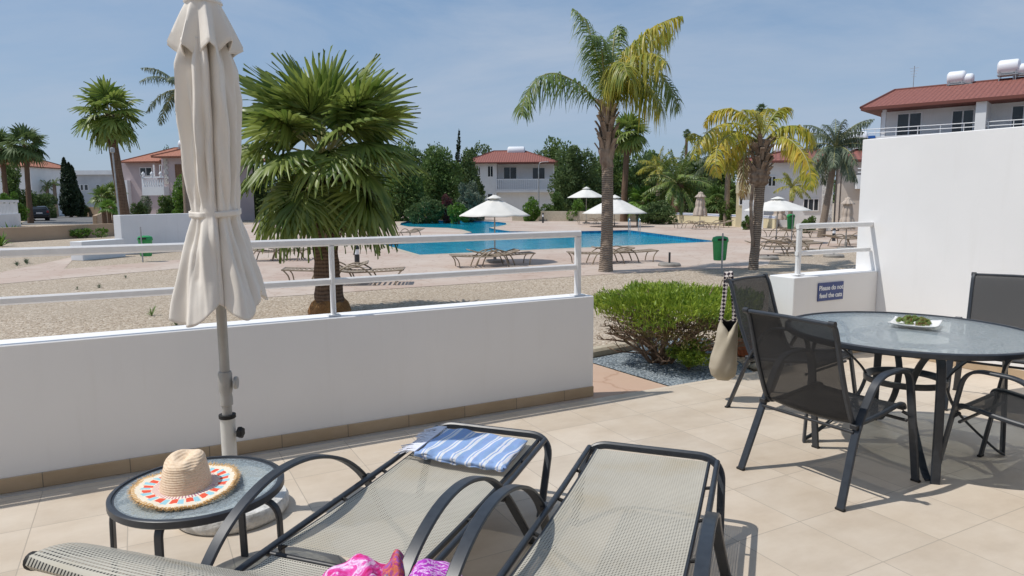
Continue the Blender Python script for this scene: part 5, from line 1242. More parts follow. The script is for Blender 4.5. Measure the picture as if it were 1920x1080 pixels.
pbase(1255, 499, 'empty dark parasol base with short tube between tall palm and green bin'); pbase(1563, 482, 'flat dark parasol base behind the short railing', 0.06); pbase(1440, 486, 'flat parasol base on gravel right of the yellow palm', 0.03)
# pool ladder
c = GP(1190, 437); t = thing('pool_ladder', 'steel pool ladder at the far corner of the pool', 'ladder', (c[0], c[1], ZG), ca)
for x in (-0.28, 0.28): MB().tube(spline([(x, 0.45, 0), (x, 0.42, 0.62), (x, 0.22, 0.82), (x, -0.02, 0.7), (x, -0.10, 0.2), (x, -0.10, -0.7)], 6), 0.022, 8).build('handrail', 'steel', t, 60)
for z in (-0.2, -0.45): MB().box((0, -0.10, z), (0.56, 0.08, 0.02)).build('step', 'steel', t)
# shower post behind the ladder
c = GP(1188, 425); t = thing('shower_post', 'dark poolside shower post beside the pool ladder', 'shower', (c[0]+.3, c[1], ZG))
MB().tube([(0, 0, 0), (0, 0, 0.75)], 0.05, 8).build('post', 'frame_dark', t, 60); MB().box((0, 0, 0.85), (0.22, 0.16, 0.22), bev=0.03).build('head', 'frame_dark', t)

# lamp posts
def lamp(px, py, top, label, arm=-0.9, r=0.045):
    c = GP(px, py); s = depth(c)/FPX; h = (py-top)*s
    t = thing('street_lamp', label, 'lamp post', (c[0], c[1], ZG), ca)
    MB().tube([(0, 0, 0), (0, 0, h*0.94)], r, 8, scales=[1.3, 0.8]).build('pole', 'galv', t, 60)
    MB().tube(spline([(0, 0, h*0.93), (-arm*0.15, 0, h*0.985), (-arm*0.6, 0, h)], 5), r*0.6, 6).build('arm', 'galv', t, 60)
    MB().box((-arm*0.85, 0, h), (abs(arm)*0.5, 0.16, 0.08), bev=0.03).build('lamp_head', 'galv', t)
lamp(1010, 409, 305, 'thin grey street lamp in front of the white house', -0.9, 0.06)
c = GP(231, 474); t = thing('thin_pole', 'thin grey pole standing beside the tall fan palm on the left', 'pole', (c[0], c[1], ZG)); s = depth(c)/FPX
MB().tube([(0, 0, 0), (-0.1, 0, (474-285)*s)], 0.028, 8).build('shaft', 'galv', t, 60); MB().box((-0.1, 0, (474-285)*s), (0.16, 0.12, 0.22), bev=0.04).build('lamp_head', 'galv', t)

# ================================================================ LEFT SIDE WALLS, CAR
def wallseg(name, label, a, b, z0, z1, th, material, cat='wall', cap=None):
    a, b = np.array(a[:2]), np.array(b[:2]); L = np.linalg.norm(b-a); an = math.atan2(b[1]-a[1], b[0]-a[0])
    t = thing(name, label, cat, (a[0], a[1], z0), an)
    MB().b2(0, L, 0, th, 0, z1-z0, bev=0.01).build('wall', material, t)
    if cap: MB().b2(-0.03, L+0.03, -0.03, th+0.03, z1-z0, z1-z0+0.05, bev=0.008).build('coping', cap, t)
    return t, L
# white block wall: upper long box and lower extension
A, B = GP(231, 478), GP(432, 460); s = depth(A)/FPX
wallseg('white_block_wall', 'thick plain white block wall on the left with a dark opening at its corner', A, B, ZG, ZG+(478-404)*s, 0.35, 'house_white')
A2, B2 = GP(156, 489), GP(236, 481); wallseg('low_white_wall', 'low white wall stub running left from the white block wall', A2, B2, ZG, ZG+0.62, 0.5, 'house_white')
# tan wall
A, B = GP(-60, 459), GP(240, 441); s = depth(GP(100, 450))/FPX
wallseg('tan_wall', 'long low tan rendered wall in front of the road', A, B, ZG, ZG+26*s, 0.25, 'tan_render')
# white fence wall at left
c = at(0, 425, 52)
A, B = at(-40, 424, 46), at(40, 422, 55)
t, L = wallseg('white_fence', 'white fence wall with vertical bars at the left edge by the road', A, B, ZG, ZG+1.0, 0.2, 'house_white', 'fence')
for i in range(int(L/0.35)): MB().b2(0.1+i*0.35, 0.26+i*0.35, 0.04, 0.14, 1.0, 1.75+0.25*math.sin(i*0.9)**2).build('bar', 'house_white', t)
MB().b2(0, L, 0.02, 0.16, 1.85, 2.05).build('coping', 'house_white', t)
# road side walls
A, B = at(185, 398.5, 88), at(150, 396, 110); wallseg('road_wall', 'low tan wall at the far end of the road', at(140, 398, 88), at(185, 398.5, 86), ZG, ZG+1.2, 0.2, 'tan_render')
wallseg('road_wall', 'short tan wall behind the parked black car', at(60, 399, 84), at(110, 398, 88), ZG, ZG+1.5, 0.2, 'tan_render')
t, L = wallseg('palm_wall', 'low tan wall curving beside the clump of young palms', at(182, 420, 40), at(208, 402, 70), ZG, ZG+1.1, 0.2, 'tan_render')
# car: rear three-quarter, parked facing away
cc = gz(75, 414.5, ZG); t = thing('parked_car', 'black hatchback parked at the side of the road seen from behind', 'car', (cc[0], cc[1], ZG+0.004), math.atan2(cc[1], cc[0])+R_(4))
CW = 1.72
prof = [(-0.05, 0.35), (-0.08, 0.60), (0.0, 0.92), (0.18, 1.10), (0.45, 1.40), (0.9, 1.46), (1.8, 1.46), (2.35, 1.36), (2.95, 0.98), (3.85, 0.85), (4.0, 0.62), (3.98, 0.30), (0.0, 0.28)]
def carbody():
    mb = MB(); n = len(prof); W2 = CW/2; Y = [-W2, -W2+0.10, W2-0.10, W2]
    vs = []
    for k, y in enumerate((-W2, -W2*0.93, W2*0.93, W2)):
        for x, z in prof:
            inset = 0.0
            if z > 1.0: inset = (z-1.0)*0.38
            sgn = -1 if y < 0 else 1; yy = y-sgn*inset
            e = 0.05 if k in (0, 3) else 0.0
            vs.append((x+(e if x < 1.5 else -e), yy, z-(e*0.6 if z > 0.5 else -e*.3)))
    fs = []
    for k in range(3):
        for i in range(n): fs.append((k*n+i, k*n+(i+1) % n, (k+1)*n+(i+1) % n, (k+1)*n+i))
    fs += [tuple(range(n-1, -1, -1)), tuple(3*n+i for i in range(n))]
    return mb.add(vs, fs)
carbody().build('body', 'car_black', t, 35)
MB().add([(0.185, -0.60, 1.12), (0.185, 0.60, 1.12), (0.435, 0.52, 1.385), (0.435, -0.52, 1.385), (0.165, -0.60, 1.13), (0.165, 0.60, 1.13), (0.415, 0.52, 1.395), (0.415, -0.52, 1.395)], [(0, 1, 2, 3), (7, 6, 5, 4), (0, 4, 5, 1), (1, 5, 6, 2), (2, 6, 7, 3), (3, 7, 4, 0)]).build('rear_window', 'glass_dark', t)
for s in (-1, 1):
    MB().box((-0.02, s*0.70, 0.90), (0.10, 0.18, 0.20), bev=0.03).build('tail_light', 'red_lamp', t)
    MB().box((2.45, s*0.98, 1.02), (0.12, 0.18, 0.13), bev=0.03).build('wing_mirror', 'car_black', t)
    MB().box((1.45, s*(CW/2-0.135), 1.20), (1.6, 0.02, 0.26), tilt=('X', s*0.36)).build('side_window', 'glass_dark', t)
    for x in (0.72, 3.15):
        w_ = MB(); w_.lathe([(0.0, -0.1), (0.30, -0.1), (0.32, -0.07), (0.32, 0.07), (0.30, 0.1), (0, 0.1)], 24); o = w_.build('wheel', 'tyre', t, 40); o.location = (x, s*(CW/2-0.10), 0.32); o.rotation_euler = (R_(90), 0, 0)
        w_ = MB(); w_.lathe([(0.0, 0.02), (0.19, 0.03), (0.20, 0.0)], 16, cap=False); h = w_.build('rim', 'galv', o, 40); h.location = (0, 0, -s*0.1)
MB().box((-0.075, 0, 0.78), (0.02, 0.52, 0.11), bev=0.004).build('number_plate', 'plate_white', t)
MB().box((-0.06, 0, 0.45), (0.12, 1.5, 0.18), bev=0.05).build('bumper', 'car_black', t)

# ================================================================ BUILDINGS
class Bld:
    """facade plane through pixel (px, D); dx is the facade direction"""
    def __init__(s, name, label, px, D, ang, group=None, cat='building'):
        o = at(px, 400, D); s.o = np.array([o[0], o[1], ZG]); s.a = ca+R_(ang); s.t = thing(name, label, cat, tuple(s.o), s.a, group)
        s.dx = np.array([math.cos(s.a), math.sin(s.a), 0]); s.dy = np.array([-math.sin(s.a), math.cos(s.a), 0])
    def P(s, px, py, y=0.0):
        r = ray(px, py); k = ((s.o+s.dy*y-CAM)@s.dy)/(r@s.dy); p = CAM+r*k; q = p-s.o; return float(q@s.dx), float(p[2]-ZG)
    def box(s, name, m, x0, x1, y0, y1, z0, z1, bev=0.0, parent=None): return MB().b2(min(x0, x1), max(x0, x1), min(y0, y1), max(y0, y1), min(z0, z1), max(z0, z1), bev).build(name, m, parent or s.t)
    def window(s, px0, px1, py0, py1, y=0.0, mull=1, name='window', frame='white_paint', glass='glass_dark', fw=0.06):
        x0, z1 = s.P(px0, py0, y); x1, z0 = s.P(px1, py1, y)
        mb = MB(); mb.b2(x0, x1, y-0.05, y+0.02, z1-fw, z1); mb.b2(x0, x1, y-0.05, y+0.02, z0, z0+fw); mb.b2(x0, x0+fw, y-0.05, y+0.02, z0+fw, z1-fw); mb.b2(x1-fw, x1, y-0.05, y+0.02, z0+fw, z1-fw)
        for i in range(mull): xm = x0+(x1-x0)*(i+1)/(mull+1); mb.b2(xm-fw/2, xm+fw/2, y-0.045, y+0.02, z0+fw, z1-fw)
        f = mb.build(name, frame, s.t)
        MB().b2(x0+fw*.8, x1-fw*.8, y-0.02, y-0.004, z0+fw*.8, z1-fw*.8).build('pane', glass, f)
        return f
def roof_mesh(t, name, corners, ridge, material, eave=0.12, parent=None):
    """hip roof: 4 eave corners (ccw), 2 ridge points; uv along eave / up slope"""
    V = [np.array(c, float) for c in corners]+[np.array(r, float) for r in ridge]
    F = [(0, 1, 5, 4), (1, 2, 5), (2, 3, 4, 5), (3, 0, 4)]
    me = bpy.data.meshes.new(name)
    vs = []; fs = []; uvs = []
    for f in F:
        e = V[f[1]]-V[f[0]]; L = np.linalg.norm(e); e = e/L; k = len(vs)
        for i in f:
            d = V[i]-V[f[0]]; u = d@e; v = np.linalg.norm(d-e*u); vs.append(tuple(V[i])); uvs.append((u, v))
        fs.append(tuple(range(k, k+len(f))))
    k = len(vs); vs += [tuple(V[i]) for i in range(4)]+[tuple(V[i]-np.array([0, 0, eave])) for i in range(4)]; uvs += [(0, 0)]*8
    for i in range(4): fs.append((k+i, k+4+i, k+4+(i+1) % 4, k+(i+1) % 4))
    fs.append((k+7, k+6, k+5, k+4))
    me.from_pydata(vs, [], fs); ul = me.uv_layers.new(name='UVMap')
    for l in me.loops: ul.data[l.index].uv = uvs[l.vertex_index]
    me.update(); o = fin(name, me, material, t)
    # ridge tiles
    mb = MB()
    for a, b in ((4, 5), (0, 4), (3, 4), (1, 5), (2, 5)):
        if np.linalg.norm(V[a]-V[b]) > 0.05: mb.tube([tuple(V[a]), tuple(V[b])], 0.10, 6)
    r = mb.build('ridge_tiles', material, o); return o

# -- white house behind the pool
b = Bld('white_house', 'white two storey house with red tiled hip roof and balcony behind the pool', 932, 84, -4)
s = 84/FPX
xL, zE = b.P(873, 305); xR, _ = b.P(1038, 305); xm, _ = b.P(931, 305)
b.box('wall', 'house_white', xL, xm, 0.0, 9, 0, zE); b.box('wall', 'house_white', xm, xR, 1.6, 9, 0, zE-0.02)
_, zb = b.P(950, 357); _, zbt = b.P(950, 336)
b.box('balcony_slab', 'house_white', xm, xR+0.2, -0.3, 1.6, zb-0.25, zb); 
b.box('ground_floor', 'house_white', xm+0.02, xR, 0.35, 1.59, 0, zb-0.26)
mb = MB(); mb.b2(xm, xR+0.2, -0.28, -0.22, zbt-0.08, zbt); mb.b2(xm, xR+.2, -0.28, -0.22, zb+0.06, zb+0.12)
for i in range(int((xR+0.2-xm)/0.22)): mb.b2(xm+i*0.22, xm+i*0.22+0.09, -0.27, -0.23, zb, zbt-0.08)
mb.build('balcony_railing', 'sign_white', b.t)
b.window(944, 969, 313, 336, 1.6, 1); b.window(998, 1022, 314, 336, 1.6, 1); b.window(914, 925, 311, 332, 0, 1); b.window(897, 901, 313, 329, 0, 0); b.window(880, 888, 313, 331, 0, 1); b.window(914, 924, 363, 380, 0, 0)
for (a0, a1) in ((868, 1045),):
    x0, z0 = b.P(a0, 304.5, -0.9); x1, _ = b.P(a1, 304.5, -0.9); _, zr = b.P(960, 284, 4)
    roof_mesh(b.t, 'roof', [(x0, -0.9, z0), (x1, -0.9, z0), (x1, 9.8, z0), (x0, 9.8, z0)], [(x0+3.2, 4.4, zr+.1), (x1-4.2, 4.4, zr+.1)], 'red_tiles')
def tank(parent, x, y, z, r, L, material='sign_white', stand=True):
    w_ = MB(); w_.lathe([(0, -L/2), (r*0.7, -L/2+0.03), (r*0.95, -L/2+0.12), (r, -L/2+0.22), (r, L/2-0.22), (r*0.95, L/2-0.12), (r*0.7, L/2-0.03), (0, L/2)], 24)
    o = w_.build('water_tank', material, parent, 40); o.location = (x, y, z+r); o.rotation_euler = (0, R_(90), 0)
    if stand:
        m_ = MB()
        for i in (-1, 1):
            for j in (-1, 1): m_.tube([(x+i*L*.35, y+j*r*.8, z-1.6), (x+i*L*.35, y+j*r*.8, z+r*0.6)], 0.03, 6)
        m_.b2(x-L*.45, x+L*.45, y-r*.9, y+r*.9, z-0.06, z); m_.build('tank_stand', 'galv', parent)
xt, zt = b.P(968, 287, 4); tank(b.t, xt, 4, zt-0.3, 0.55, 2.2)

# -- long wing behind the yellow palm: cream, white gable walls, red roof, beige block at right
b = Bld('cream_villa', 'cream and white villa with red tiled roof partly hidden behind the yellow palm', 1385, 46, -20)
x0, zE = b.P(1383, 303); x1, _ = b.P(1545, 303)
b.box('wall', 'house_cream', x0, b.P(1398, 303)[0], 0.0, 7, 0, zE); b.box('wall', 'house_white', b.P(1398, 303)[0]+0.01, x1, 0.02, 7, 0, zE-0.02)
xa, za = b.P(1380, 347, -1.4); xb, zb2 = b.P(1425, 362, -1.4); b.box('balcony', 'house_cream', xa, xb, -1.4, 0.0, zb2, za)
mb = MB()
for q in (335, 341): z = b.P(1385, q, -1.4)[1]; mb.tube([(xa, -1.35, z), (xb, -1.35, z)], 0.03, 6)
for i in range(5): mb.tube([(xa+(xb-xa)*i/4, -1.35, za), (xa+(xb-xa)*i/4, -1.35, b.P(1385, 335, -1.4)[1])], 0.025, 6)
mb.build('balcony_railing', 'sign_white', b.t)
b.window(1506, 1535, 372, 396, 0, 2); b.window(1440, 1455, 330, 350, 0, 1); b.window(1386, 1394, 366, 385, 0.0, 0, glass='glass_dark')
xw, zw0 = b.P(1400, 375, -2.2); b.box('stair_wall', 'house_white', b.P(1391, 400, -2.2)[0], b.P(1432, 400, -2.2)[0], -2.2, -2.0, 0, zw0)
X0, Z0 = b.P(1400, 302, -0.7); X1 = b.P(1560, 302, -0.7)[0]; ZR = b.P(1500, 281, 3)[1]
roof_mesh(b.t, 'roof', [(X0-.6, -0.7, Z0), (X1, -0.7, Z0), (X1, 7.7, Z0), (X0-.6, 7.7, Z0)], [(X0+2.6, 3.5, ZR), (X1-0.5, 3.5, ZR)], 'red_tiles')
for px in (1385, 1465, 1480): xq, zq = b.P(px, 282, 3.5); tank(b.t, xq, 3.5, zq-0.4, 0.4, 1.1)
b = Bld('beige_villa', 'plain beige villa wall with a carved stone strip beside the tall divider wall', 1544, 40, -22)
x0, zE = b.P(1544, 304); x1, _ = b.P(1700, 304); b.box('wall', 'house_beige', x0+1.0, x1, 0.0, 7, 0, zE)
mat('stone_relief', (0.46, 0.43, 0.40), (0.66, 0.63, 0.59), rough=0.9, scale=2.2, bump=1.0, bscale=3.5, bdist=0.15)
b.box('stone_pillar', 'stone_relief', b.P(1541, 400, -0.15)[0], x0+1.0-0.003 if False else b.P(1560, 400, -0.15)[0], -0.15, 1.2, 0, zE-0.1)
X0, Z0 = b.P(1560, 300, -0.6); X1 = b.P(1720, 300, -0.6)[0]; ZR = b.P(1620, 280, 3)[1]
roof_mesh(b.t, 'roof', [(X0, -0.6, Z0), (X1, -0.6, Z0), (X1, 7.6, Z0), (X0, 7.6, Z0)], [(X0+1.5, 3.5, ZR), (X1-2, 3.5, ZR)], 'red_tiles')
xa, za = b.P(1608, 328, -1.5); xb, zb2 = b.P(1700, 353, -1.5); b.box('balcony', 'house_white', xa, xb, -1.5, -0.01, zb2, za)
mb = MB()
for q in (316, 323): z = b.P(1610, q, -1.5)[1]; mb.tube([(xa, -1.45, z), (xb, -1.45, z)], 0.03, 6)
mb.build('balcony_railing', 'sign_white', b.t)
xq, zq = b.P(1605, 262, 3.5); tank(b.t, xq, 3.5, zq-.4, 0.45, 1.3)
# low garden wall with blue stripe
W0, W1 = GP(1237, 416), GP(1452, 429); t, L = wallseg('garden_wall', 'low cream garden wall with white blue striped coping beyond the loungers', W0, W1, ZG, ZG+0.62, 0.2, 'house_cream')
MB().b2(-0.02, L+0.02, -0.03, 0.23, 0.62, 0.80, bev=0.01).build('coping', 'house_white', t); MB().b2(0, L, -0.036, -0.0305, 0.70, 0.74).build('blue_stripe', 'blue_cloth', t)
wallseg('garden_wall', 'long low stone wall at the far edge of the pool deck', GP(960, 414), GP(1240, 416), ZG, ZG+0.85, 0.3, 'kerb_stone')
# -- three storey apartment block, top right
D0 = 50.0; b = Bld('apartment_block', 'white apartment block with red tiled roof, long balcony and roof water tanks at top right', 1641, D0, 0)
b.a = math.atan2(-0.937, 0.349); b.t.rotation_euler = (0, 0, b.a); b.dx = np.array([math.cos(b.a), math.sin(b.a), 0]); b.dy = np.array([-math.sin(b.a), math.cos(b.a), 0])
zE = b.P(1641, 207)[1]; zF = b.P(1641, 272)[1]; XR = b.P(1930, 200)[0]+14
b.box('wall', 'house_white', 0, XR, 0, 9, 0, zE)
b.box('balcony_slab', 'house_white', -1.3, XR, -1.7, -0.005, zF-0.32, zF-0.12)
zp = b.P(1700, 256, -1.7)[1]; zp0 = b.P(1700, 290, -1.7)[1]
b.box('balcony_parapet', 'house_white', -1.3, XR, -1.75, -1.6, zF-0.6, zF+0.45)
mb = MB()
for dz in (0.72, 0.98): mb.tube([(-1.3, -1.67, zF+dz), (XR, -1.67, zF+dz)], 0.03, 6)
for i in range(int(XR/1.3)): mb.tube([(i*1.3-1.2, -1.67, zF+0.45), (i*1.3-1.2, -1.67, zF+0.98)], 0.022, 6)
mb.build('balcony_railing', 'sign_white', b.t)
for (p0, p1) in ((1682, 1730), (1785, 1828), (1897, 1945)):
    x0, zt_ = b.P(p0, 213 if p0 < 1700 else (207 if p0 < 1800 else 198), 0.0); x1 = b.P(p1, 213, 0)[0]
    fw = 0.08; mb = MB(); mb.b2(x0, x1, -0.06, 0.02, zt_-fw, zt_); mb.b2(x0, x0+fw, -0.06, 0.02, zF-.1, zt_-fw); mb.b2(x1-fw, x1, -0.06, 0.02, zF-.1, zt_-fw); xm = (x0+x1)/2; mb.b2(xm-fw/2, xm+fw/2, -0.055, 0.02, zF-.1, zt_-fw)
    f = mb.build('sliding_door', 'sign_white', b.t); MB().b2(x0+fw, x1-fw, -0.02, -0.004, zF-.1, zt_-fw).build('pane', 'glass_dark', f)
xp = b.P(1830, 220, -1.7)[0]; b.box('partition_pillar', 'house_white', xp-0.02, xp+0.55, -1.9, 0.0, zF-0.6, zE+0.1)
b.box('pillar', 'house_white', b.P(1654, 220, -1.6)[0]-0.0, b.P(1654, 220, -1.6)[0]+0.22, -1.6, -1.38, zF-0.1, zE)
ZEv = b.P(1614, 202, -2.2)[1]; xe = b.P(1614, 202, -2.2)[0]
rr = b.P(1678, 169, 3.3)
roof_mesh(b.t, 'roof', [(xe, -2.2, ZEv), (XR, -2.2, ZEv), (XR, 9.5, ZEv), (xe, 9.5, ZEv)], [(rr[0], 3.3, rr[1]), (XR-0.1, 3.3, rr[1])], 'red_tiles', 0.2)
for px, pt, pb in ((1795, 132, 158), (1813, 137, 158), (1893, 110, 140), (1915, 118, 140)):
    x, zt_ = b.P(px, pt, 3.3); zb_ = b.P(px, pb, 3.3)[1]; r = (zt_-zb_)/2*0.95; tank(b.t, x, 3.3, zb_, r, r*2.6); 
xq, zq = b.P(1712, 166, 3.3); zt_ = b.P(1712, 124, 3.3)[1]; mb = MB(); mb.tube([(xq, 3.3, zq-0.3), (xq, 3.3, zt_)], 0.025, 6)
for i in range(4): mb.tube([(xq-.3+.05*i, 3.3, zt_-.15-.2*i), (xq+.3-.05*i, 3.3, zt_-.15-.2*i)], 0.01, 4)
mb.build('aerial', 'galv', b.t); 
x0, z1_ = b.P(1624, 255, -1.76); x1, z0_ = b.P(1641, 259, -1.76); b.box('wall_lamp', 'blue_cloth', x0, x1, -1.80, -1.755, z0_, z1_)
b.box('lower_balcony', 'house_white', -1.3, 6, -1.7, -0.01, zF-3.1, zF-2.0)

# -- pink house at left with balcony
b = Bld('pink_house', 'pale pink house with orange tiled roof and white balustrade balcony at left', 300, 62, -10)
xa = b.P(284, 300)[0]; xb = b.P(380, 300)[0]; zE = b.P(310, 293)[1]
b.box('wall', 'house_pink', b.P(305, 300)[0], xb, 0, 8, 0, zE); b.box('wall', 'house_pink', xa, b.P(305, 300)[0]-.01, 1.3, 8, 0, zE-.02)
# quoins
for i in range(11): z = b.P(311, 345)[1]+i*(zE-b.P(311, 345)[1])/11; w_ = 0.28 if i % 2 else 0.42; b.box('quoin', 'stone_relief', b.P(308, 320)[0], b.P(308, 320)[0]+w_, -0.05, 0.0, z, z+0.22)
b.window(328, 350, 308, 333, 0, 1, frame='wood_brown', glass='wood_brown'); b.window(287, 291, 309, 332, 1.3, 0); b.window(299, 305, 309, 332, 1.3, 0, frame='house_white', glass='wood_brown')
x0 = b.P(267, 345, -0.6)[0]; x1 = b.P(308, 345, -0.6)[0]; z0 = b.P(290, 350, -.6)[1]; z1 = b.P(290, 331, -.6)[1]
b.box('balcony_slab', 'house_white', x0, x1, -0.7, 1.29, z0-0.75, z0)
mb = MB(); mb.b2(x0, x1, -0.7, -0.52, z1-0.12, z1); mb.b2(x0, x0+0.18, -0.7, 1.2, z1-0.12, z1); mb.b2(x0, x0+.16, -0.68, 1.2, z0, z1-.12); mb.build('balustrade_rail', 'sign_white', b.t)
mb = MB()
for i in range(9): mb.lathe([(0.06, 0), (0.10, 0.2), (0.05, 0.5), (0.08, 0.62)], 8, c=(x0+0.2+i*(x1-x0-.3)/8, -0.61, z0), cap=False)
for i in range(3): mb.lathe([(0.0, 0.45), (0.13, 0.3), (0.15, 0.18), (0.06, 0.05), (0.12, 0.0)], 10, c=(x0+0.15+i*0.85, -0.61, z1))
mb.build('balusters', 'sign_white', b.t, 60)
b.box('porch_pillar', 'house_beige', x1-0.6, x1-0.1, -0.6, -0.1, 0, z0-.76)
x0, z0 = b.P(283, 293, -0.8); x1 = b.P(400, 293, -0.8)[0]; zr = b.P(340, 274, 4)[1]
roof_mesh(b.t, 'roof', [(x0, -0.8, z0), (x1, -0.8, z0), (x1, 8.8, z0), (x0, 8.8, z0)], [(x0+3.5, 4, zr+.4), (x1-3, 4, zr+.4)], 'orange_tiles')
tq = b.P(345, 262, 4); tank(b.t, tq[0], 4, tq[1]-.8, 0.4, 1.0)
b = Bld('mauve_house', 'mauve house wing with orange tiled roof behind the tall left palm', 232, 74, -10)
x1 = b.P(290, 300)[0]; zE = b.P(240, 303)[1]; b.box('wall', 'house_pink', 0, x1, 0, 8, 0, zE); b.window(262, 286, 314, 330, 0, 1, glass='glass_dark')
x0, z0 = b.P(224, 303, -0.8); X1 = b.P(300, 303, -.8)[0]; zr = b.P(262, 284, 4)[1]
roof_mesh(b.t, 'roof', [(x0, -0.8, z0), (X1, -0.8, z0), (X1, 8.8, z0), (x0, 8.8, z0)], [(x0+3, 4, zr+.3), (X1-1, 4, zr+.3)], 'orange_tiles')
b.box('corner_pillar', 'house_white', b.P(236, 400, -.4)[0], b.P(236, 400, -.4)[0]+.5, -0.5, 0, 0, b.P(236, 338, -.4)[1])
# -- long flat building far left
b = Bld('flat_building', 'long flat pale grey building with small windows far behind the road', 60, 118, 0)
x1 = b.P(222, 340)[0]; z1 = b.P(100, 328)[1]; b.box('wall', 'grey_render', 0, x1, 0, 10, 0, z1); b.box('roof_band', 'house_white', -0.4, x1+.4, -0.5, 10.4, z1, z1+0.7)
b.window(144, 150, 346, 357, 0, 0); b.window(150.5, 157, 346, 357, 0, 0); b.window(158, 166, 346, 357, 0, 0); b.window(180, 188, 346, 357, 0, 0)
b2_ = Bld('far_shed', 'dark flat roofed building far beyond the pale grey one', 70, 170, 0); x1 = b2_.P(222, 320)[0]; z1 = b2_.P(100, 320)[1]; b2_.box('wall', 'grey_render', 0, x1, 0, 10, 0, z1); b2_.box('roof_band', 'concrete_grey', 0, x1, -0.4, -0.01, z1-1.4, z1-0.4)
b = Bld('far_house', 'far house with sloping tan roof behind the leafy bush at the left edge', -30, 90, 0); x1 = b.P(55, 300)[0]; zE = b.P(0, 312)[1]; b.box('wall', 'house_white', 0, x1, 0, 8, 0, zE)
x0 = b.P(-60, 300)[0]; zr = b.P(0, 294, 4)[1]; roof_mesh(b.t, 'roof', [(x0, -0.6, zE), (b.P(60, 312)[0], -0.6, zE), (b.P(60, 312)[0], 8.6, zE), (x0, 8.6, zE)], [(x0+3, 4, zr), (b.P(15, 300)[0], 4, zr)], 'orange_tiles')

# ================================================================ PALMS
def ptrunk(parent, pts, r, material, scales, name='trunk', rough_=0.03):
    C = spline(pts, 8); mb = MB(); n = 18; sc = np.interp(np.linspace(0, 1, len(C)), np.linspace(0, 1, len(scales)), scales); vs = []
    mb.tube(C, r, n, scales=list(sc))
    out = []
    for i, v in enumerate(mb.v):
        k = i//n; c = C[min(k, len(C)-1)]; f = 1+rough_*math.sin(i*12.9898)*1.0
        out.append((c[0]+(v[0]-c[0])*f, c[1]+(v[1]-c[1])*f, v[2]))
    mb.v = out; return mb.build(name, material, parent, 80)
def boots(parent, c, r, h, n, material='boot', L=0.28, w=0.09, spread=0.5, name='leaf_bases'):
    mb = MB()
    for i in range(n):
        a = i*2.399963; z = c[2]+h*(i/n)+random.uniform(-.03, .03); rr = r*(1.0+0.1*math.sin(i)); d = np.array([math.cos(a), math.sin(a), 0]); sd = (-math.sin(a), math.cos(a), 0)
        p = np.array([c[0], c[1], z])+d*rr*0.85; mb.bar([tuple(p), tuple(p+d*L*spread*0.35+np.array([0, 0, L*0.6])), tuple(p+d*L*spread+np.array([0, 0, L]))], w, 0.03, sd)
    return mb.build(name, material, parent, 50)

# big fan palm on the gravel
c = GP(619, 590); D = depth(c); s = D/FPX
t = thing('fan_palm', 'large dense fan palm with thick brown trunk standing just beyond the railing', 'palm tree', (c[0], c[1], ZG), ca)
top = (590-300)*s
ptrunk(t, [(0, 0, -0.1), (0.0, 0, 0.3), (-0.03, 0, 0.9), (-0.02, 0, 1.6), (0, 0, top)], 0.20, 'fan_trunk', [1.60, 1.35, 1.12, 1.02, 1.0, 1.1, 1.3], rough_=0.05)
boots(t, (0, 0, 1.25), 0.23, top-1.4, 60, L=0.24, w=0.08, spread=0.7)
mb = MB(); mb.lathe([(0.33, -0.02), (0.33, 0.09), (0.29, 0.22), (0.23, 0.28)], 20, cap=False); mb.v = [(x*(1+.12*math.sin(i*7.3)), y*(1+.12*math.sin(i*5.1)), z) for i, (x, y, z) in enumerate(mb.v)]; mb.build('root_boss', 'fibre', t, 80)
LV = []
# (azimuth deg in camera frame: 0 right, 90 away, 270 toward camera), elevation deg, petiole, scale, droop
for az, el, pf, ls, dr in [(80, 88, 1.0, 1.12, .08), (160, 76, 1.0, 1.12, .12), (190, 60, 1.05, 1.1, .15), (15, 64, 1.1, 1.12, .15), (300, 74, .95, 1.05, .15), (110, 66, 1.1, 1.1, .2), (250, 64, .95, 1.0, .3), (350, 52, 1.2, 1.1, .2), (205, 48, 1.2, 1.1, .25),
                           (175, 42, 1.15, 1.0, .35), (5, 40, 1.15, 1.0, .4), (225, 38, 1.0, .95, .6), (320, 36, 1.0, .95, .6), (60, 40, 1.1, 1.0, .5), (130, 35, 1.1, 1.0, .5), (275, 42, .85, .9, .7),
                           (190, 16, 1.25, 1.0, .6), (160, 5, 1.2, 1.0, .8), (345, 14, 1.25, 1.0, .6), (15, 0, 1.25, 1.0, .7), (240, 10, 1.05, .95, .9), (290, 12, 1.0, .95, 1.0), (315, -2, 1.15, 1.0, 1.0), (210, -4, 1.15, 1.0, 1.0), (90, 5, 1.1, 1.0, .8), (50, 10, 1.1, 1, .8),
                           (180, -26, 1.2, 1.0, 1.0), (0, -24, 1.2, 1.0, 1.0), (340, -28, 1.25, 1.0, 1.0), (225, -32, 1.15, 1.0, 1.1), (260, -30, 1.05, .95, 1.2), (295, -34, 1.1, .95, 1.2), (200, -48, 1.15, 1.0, 1.0), (315, -46, 1.0, .9, .9), (30, -40, 1.15, 1.0, 1.0), (150, -40, 1.1, 1.0, 1.0), (355, -42, 1.1, .9, 1.0), (90, -40, 1.0, 1, 1), (245, -55, 1.05, .9, 1.0), (275, -58, 1.0, .85, 1.0), (120, -15, 1.1, 1, .9), (70, -20, 1.1, 1, .9), (330, 22, 1.1, .95, .7), (205, 28, 1.1, .95, .6)]:
    LV.append((R_(az+random.uniform(-6, 6)), R_(el+random.uniform(-4, 4)), pf, ls, dr))
random.seed(21)
LV = LV[:13]+[l for i, l in enumerate(LV[13:]) if i % 4 != 2]
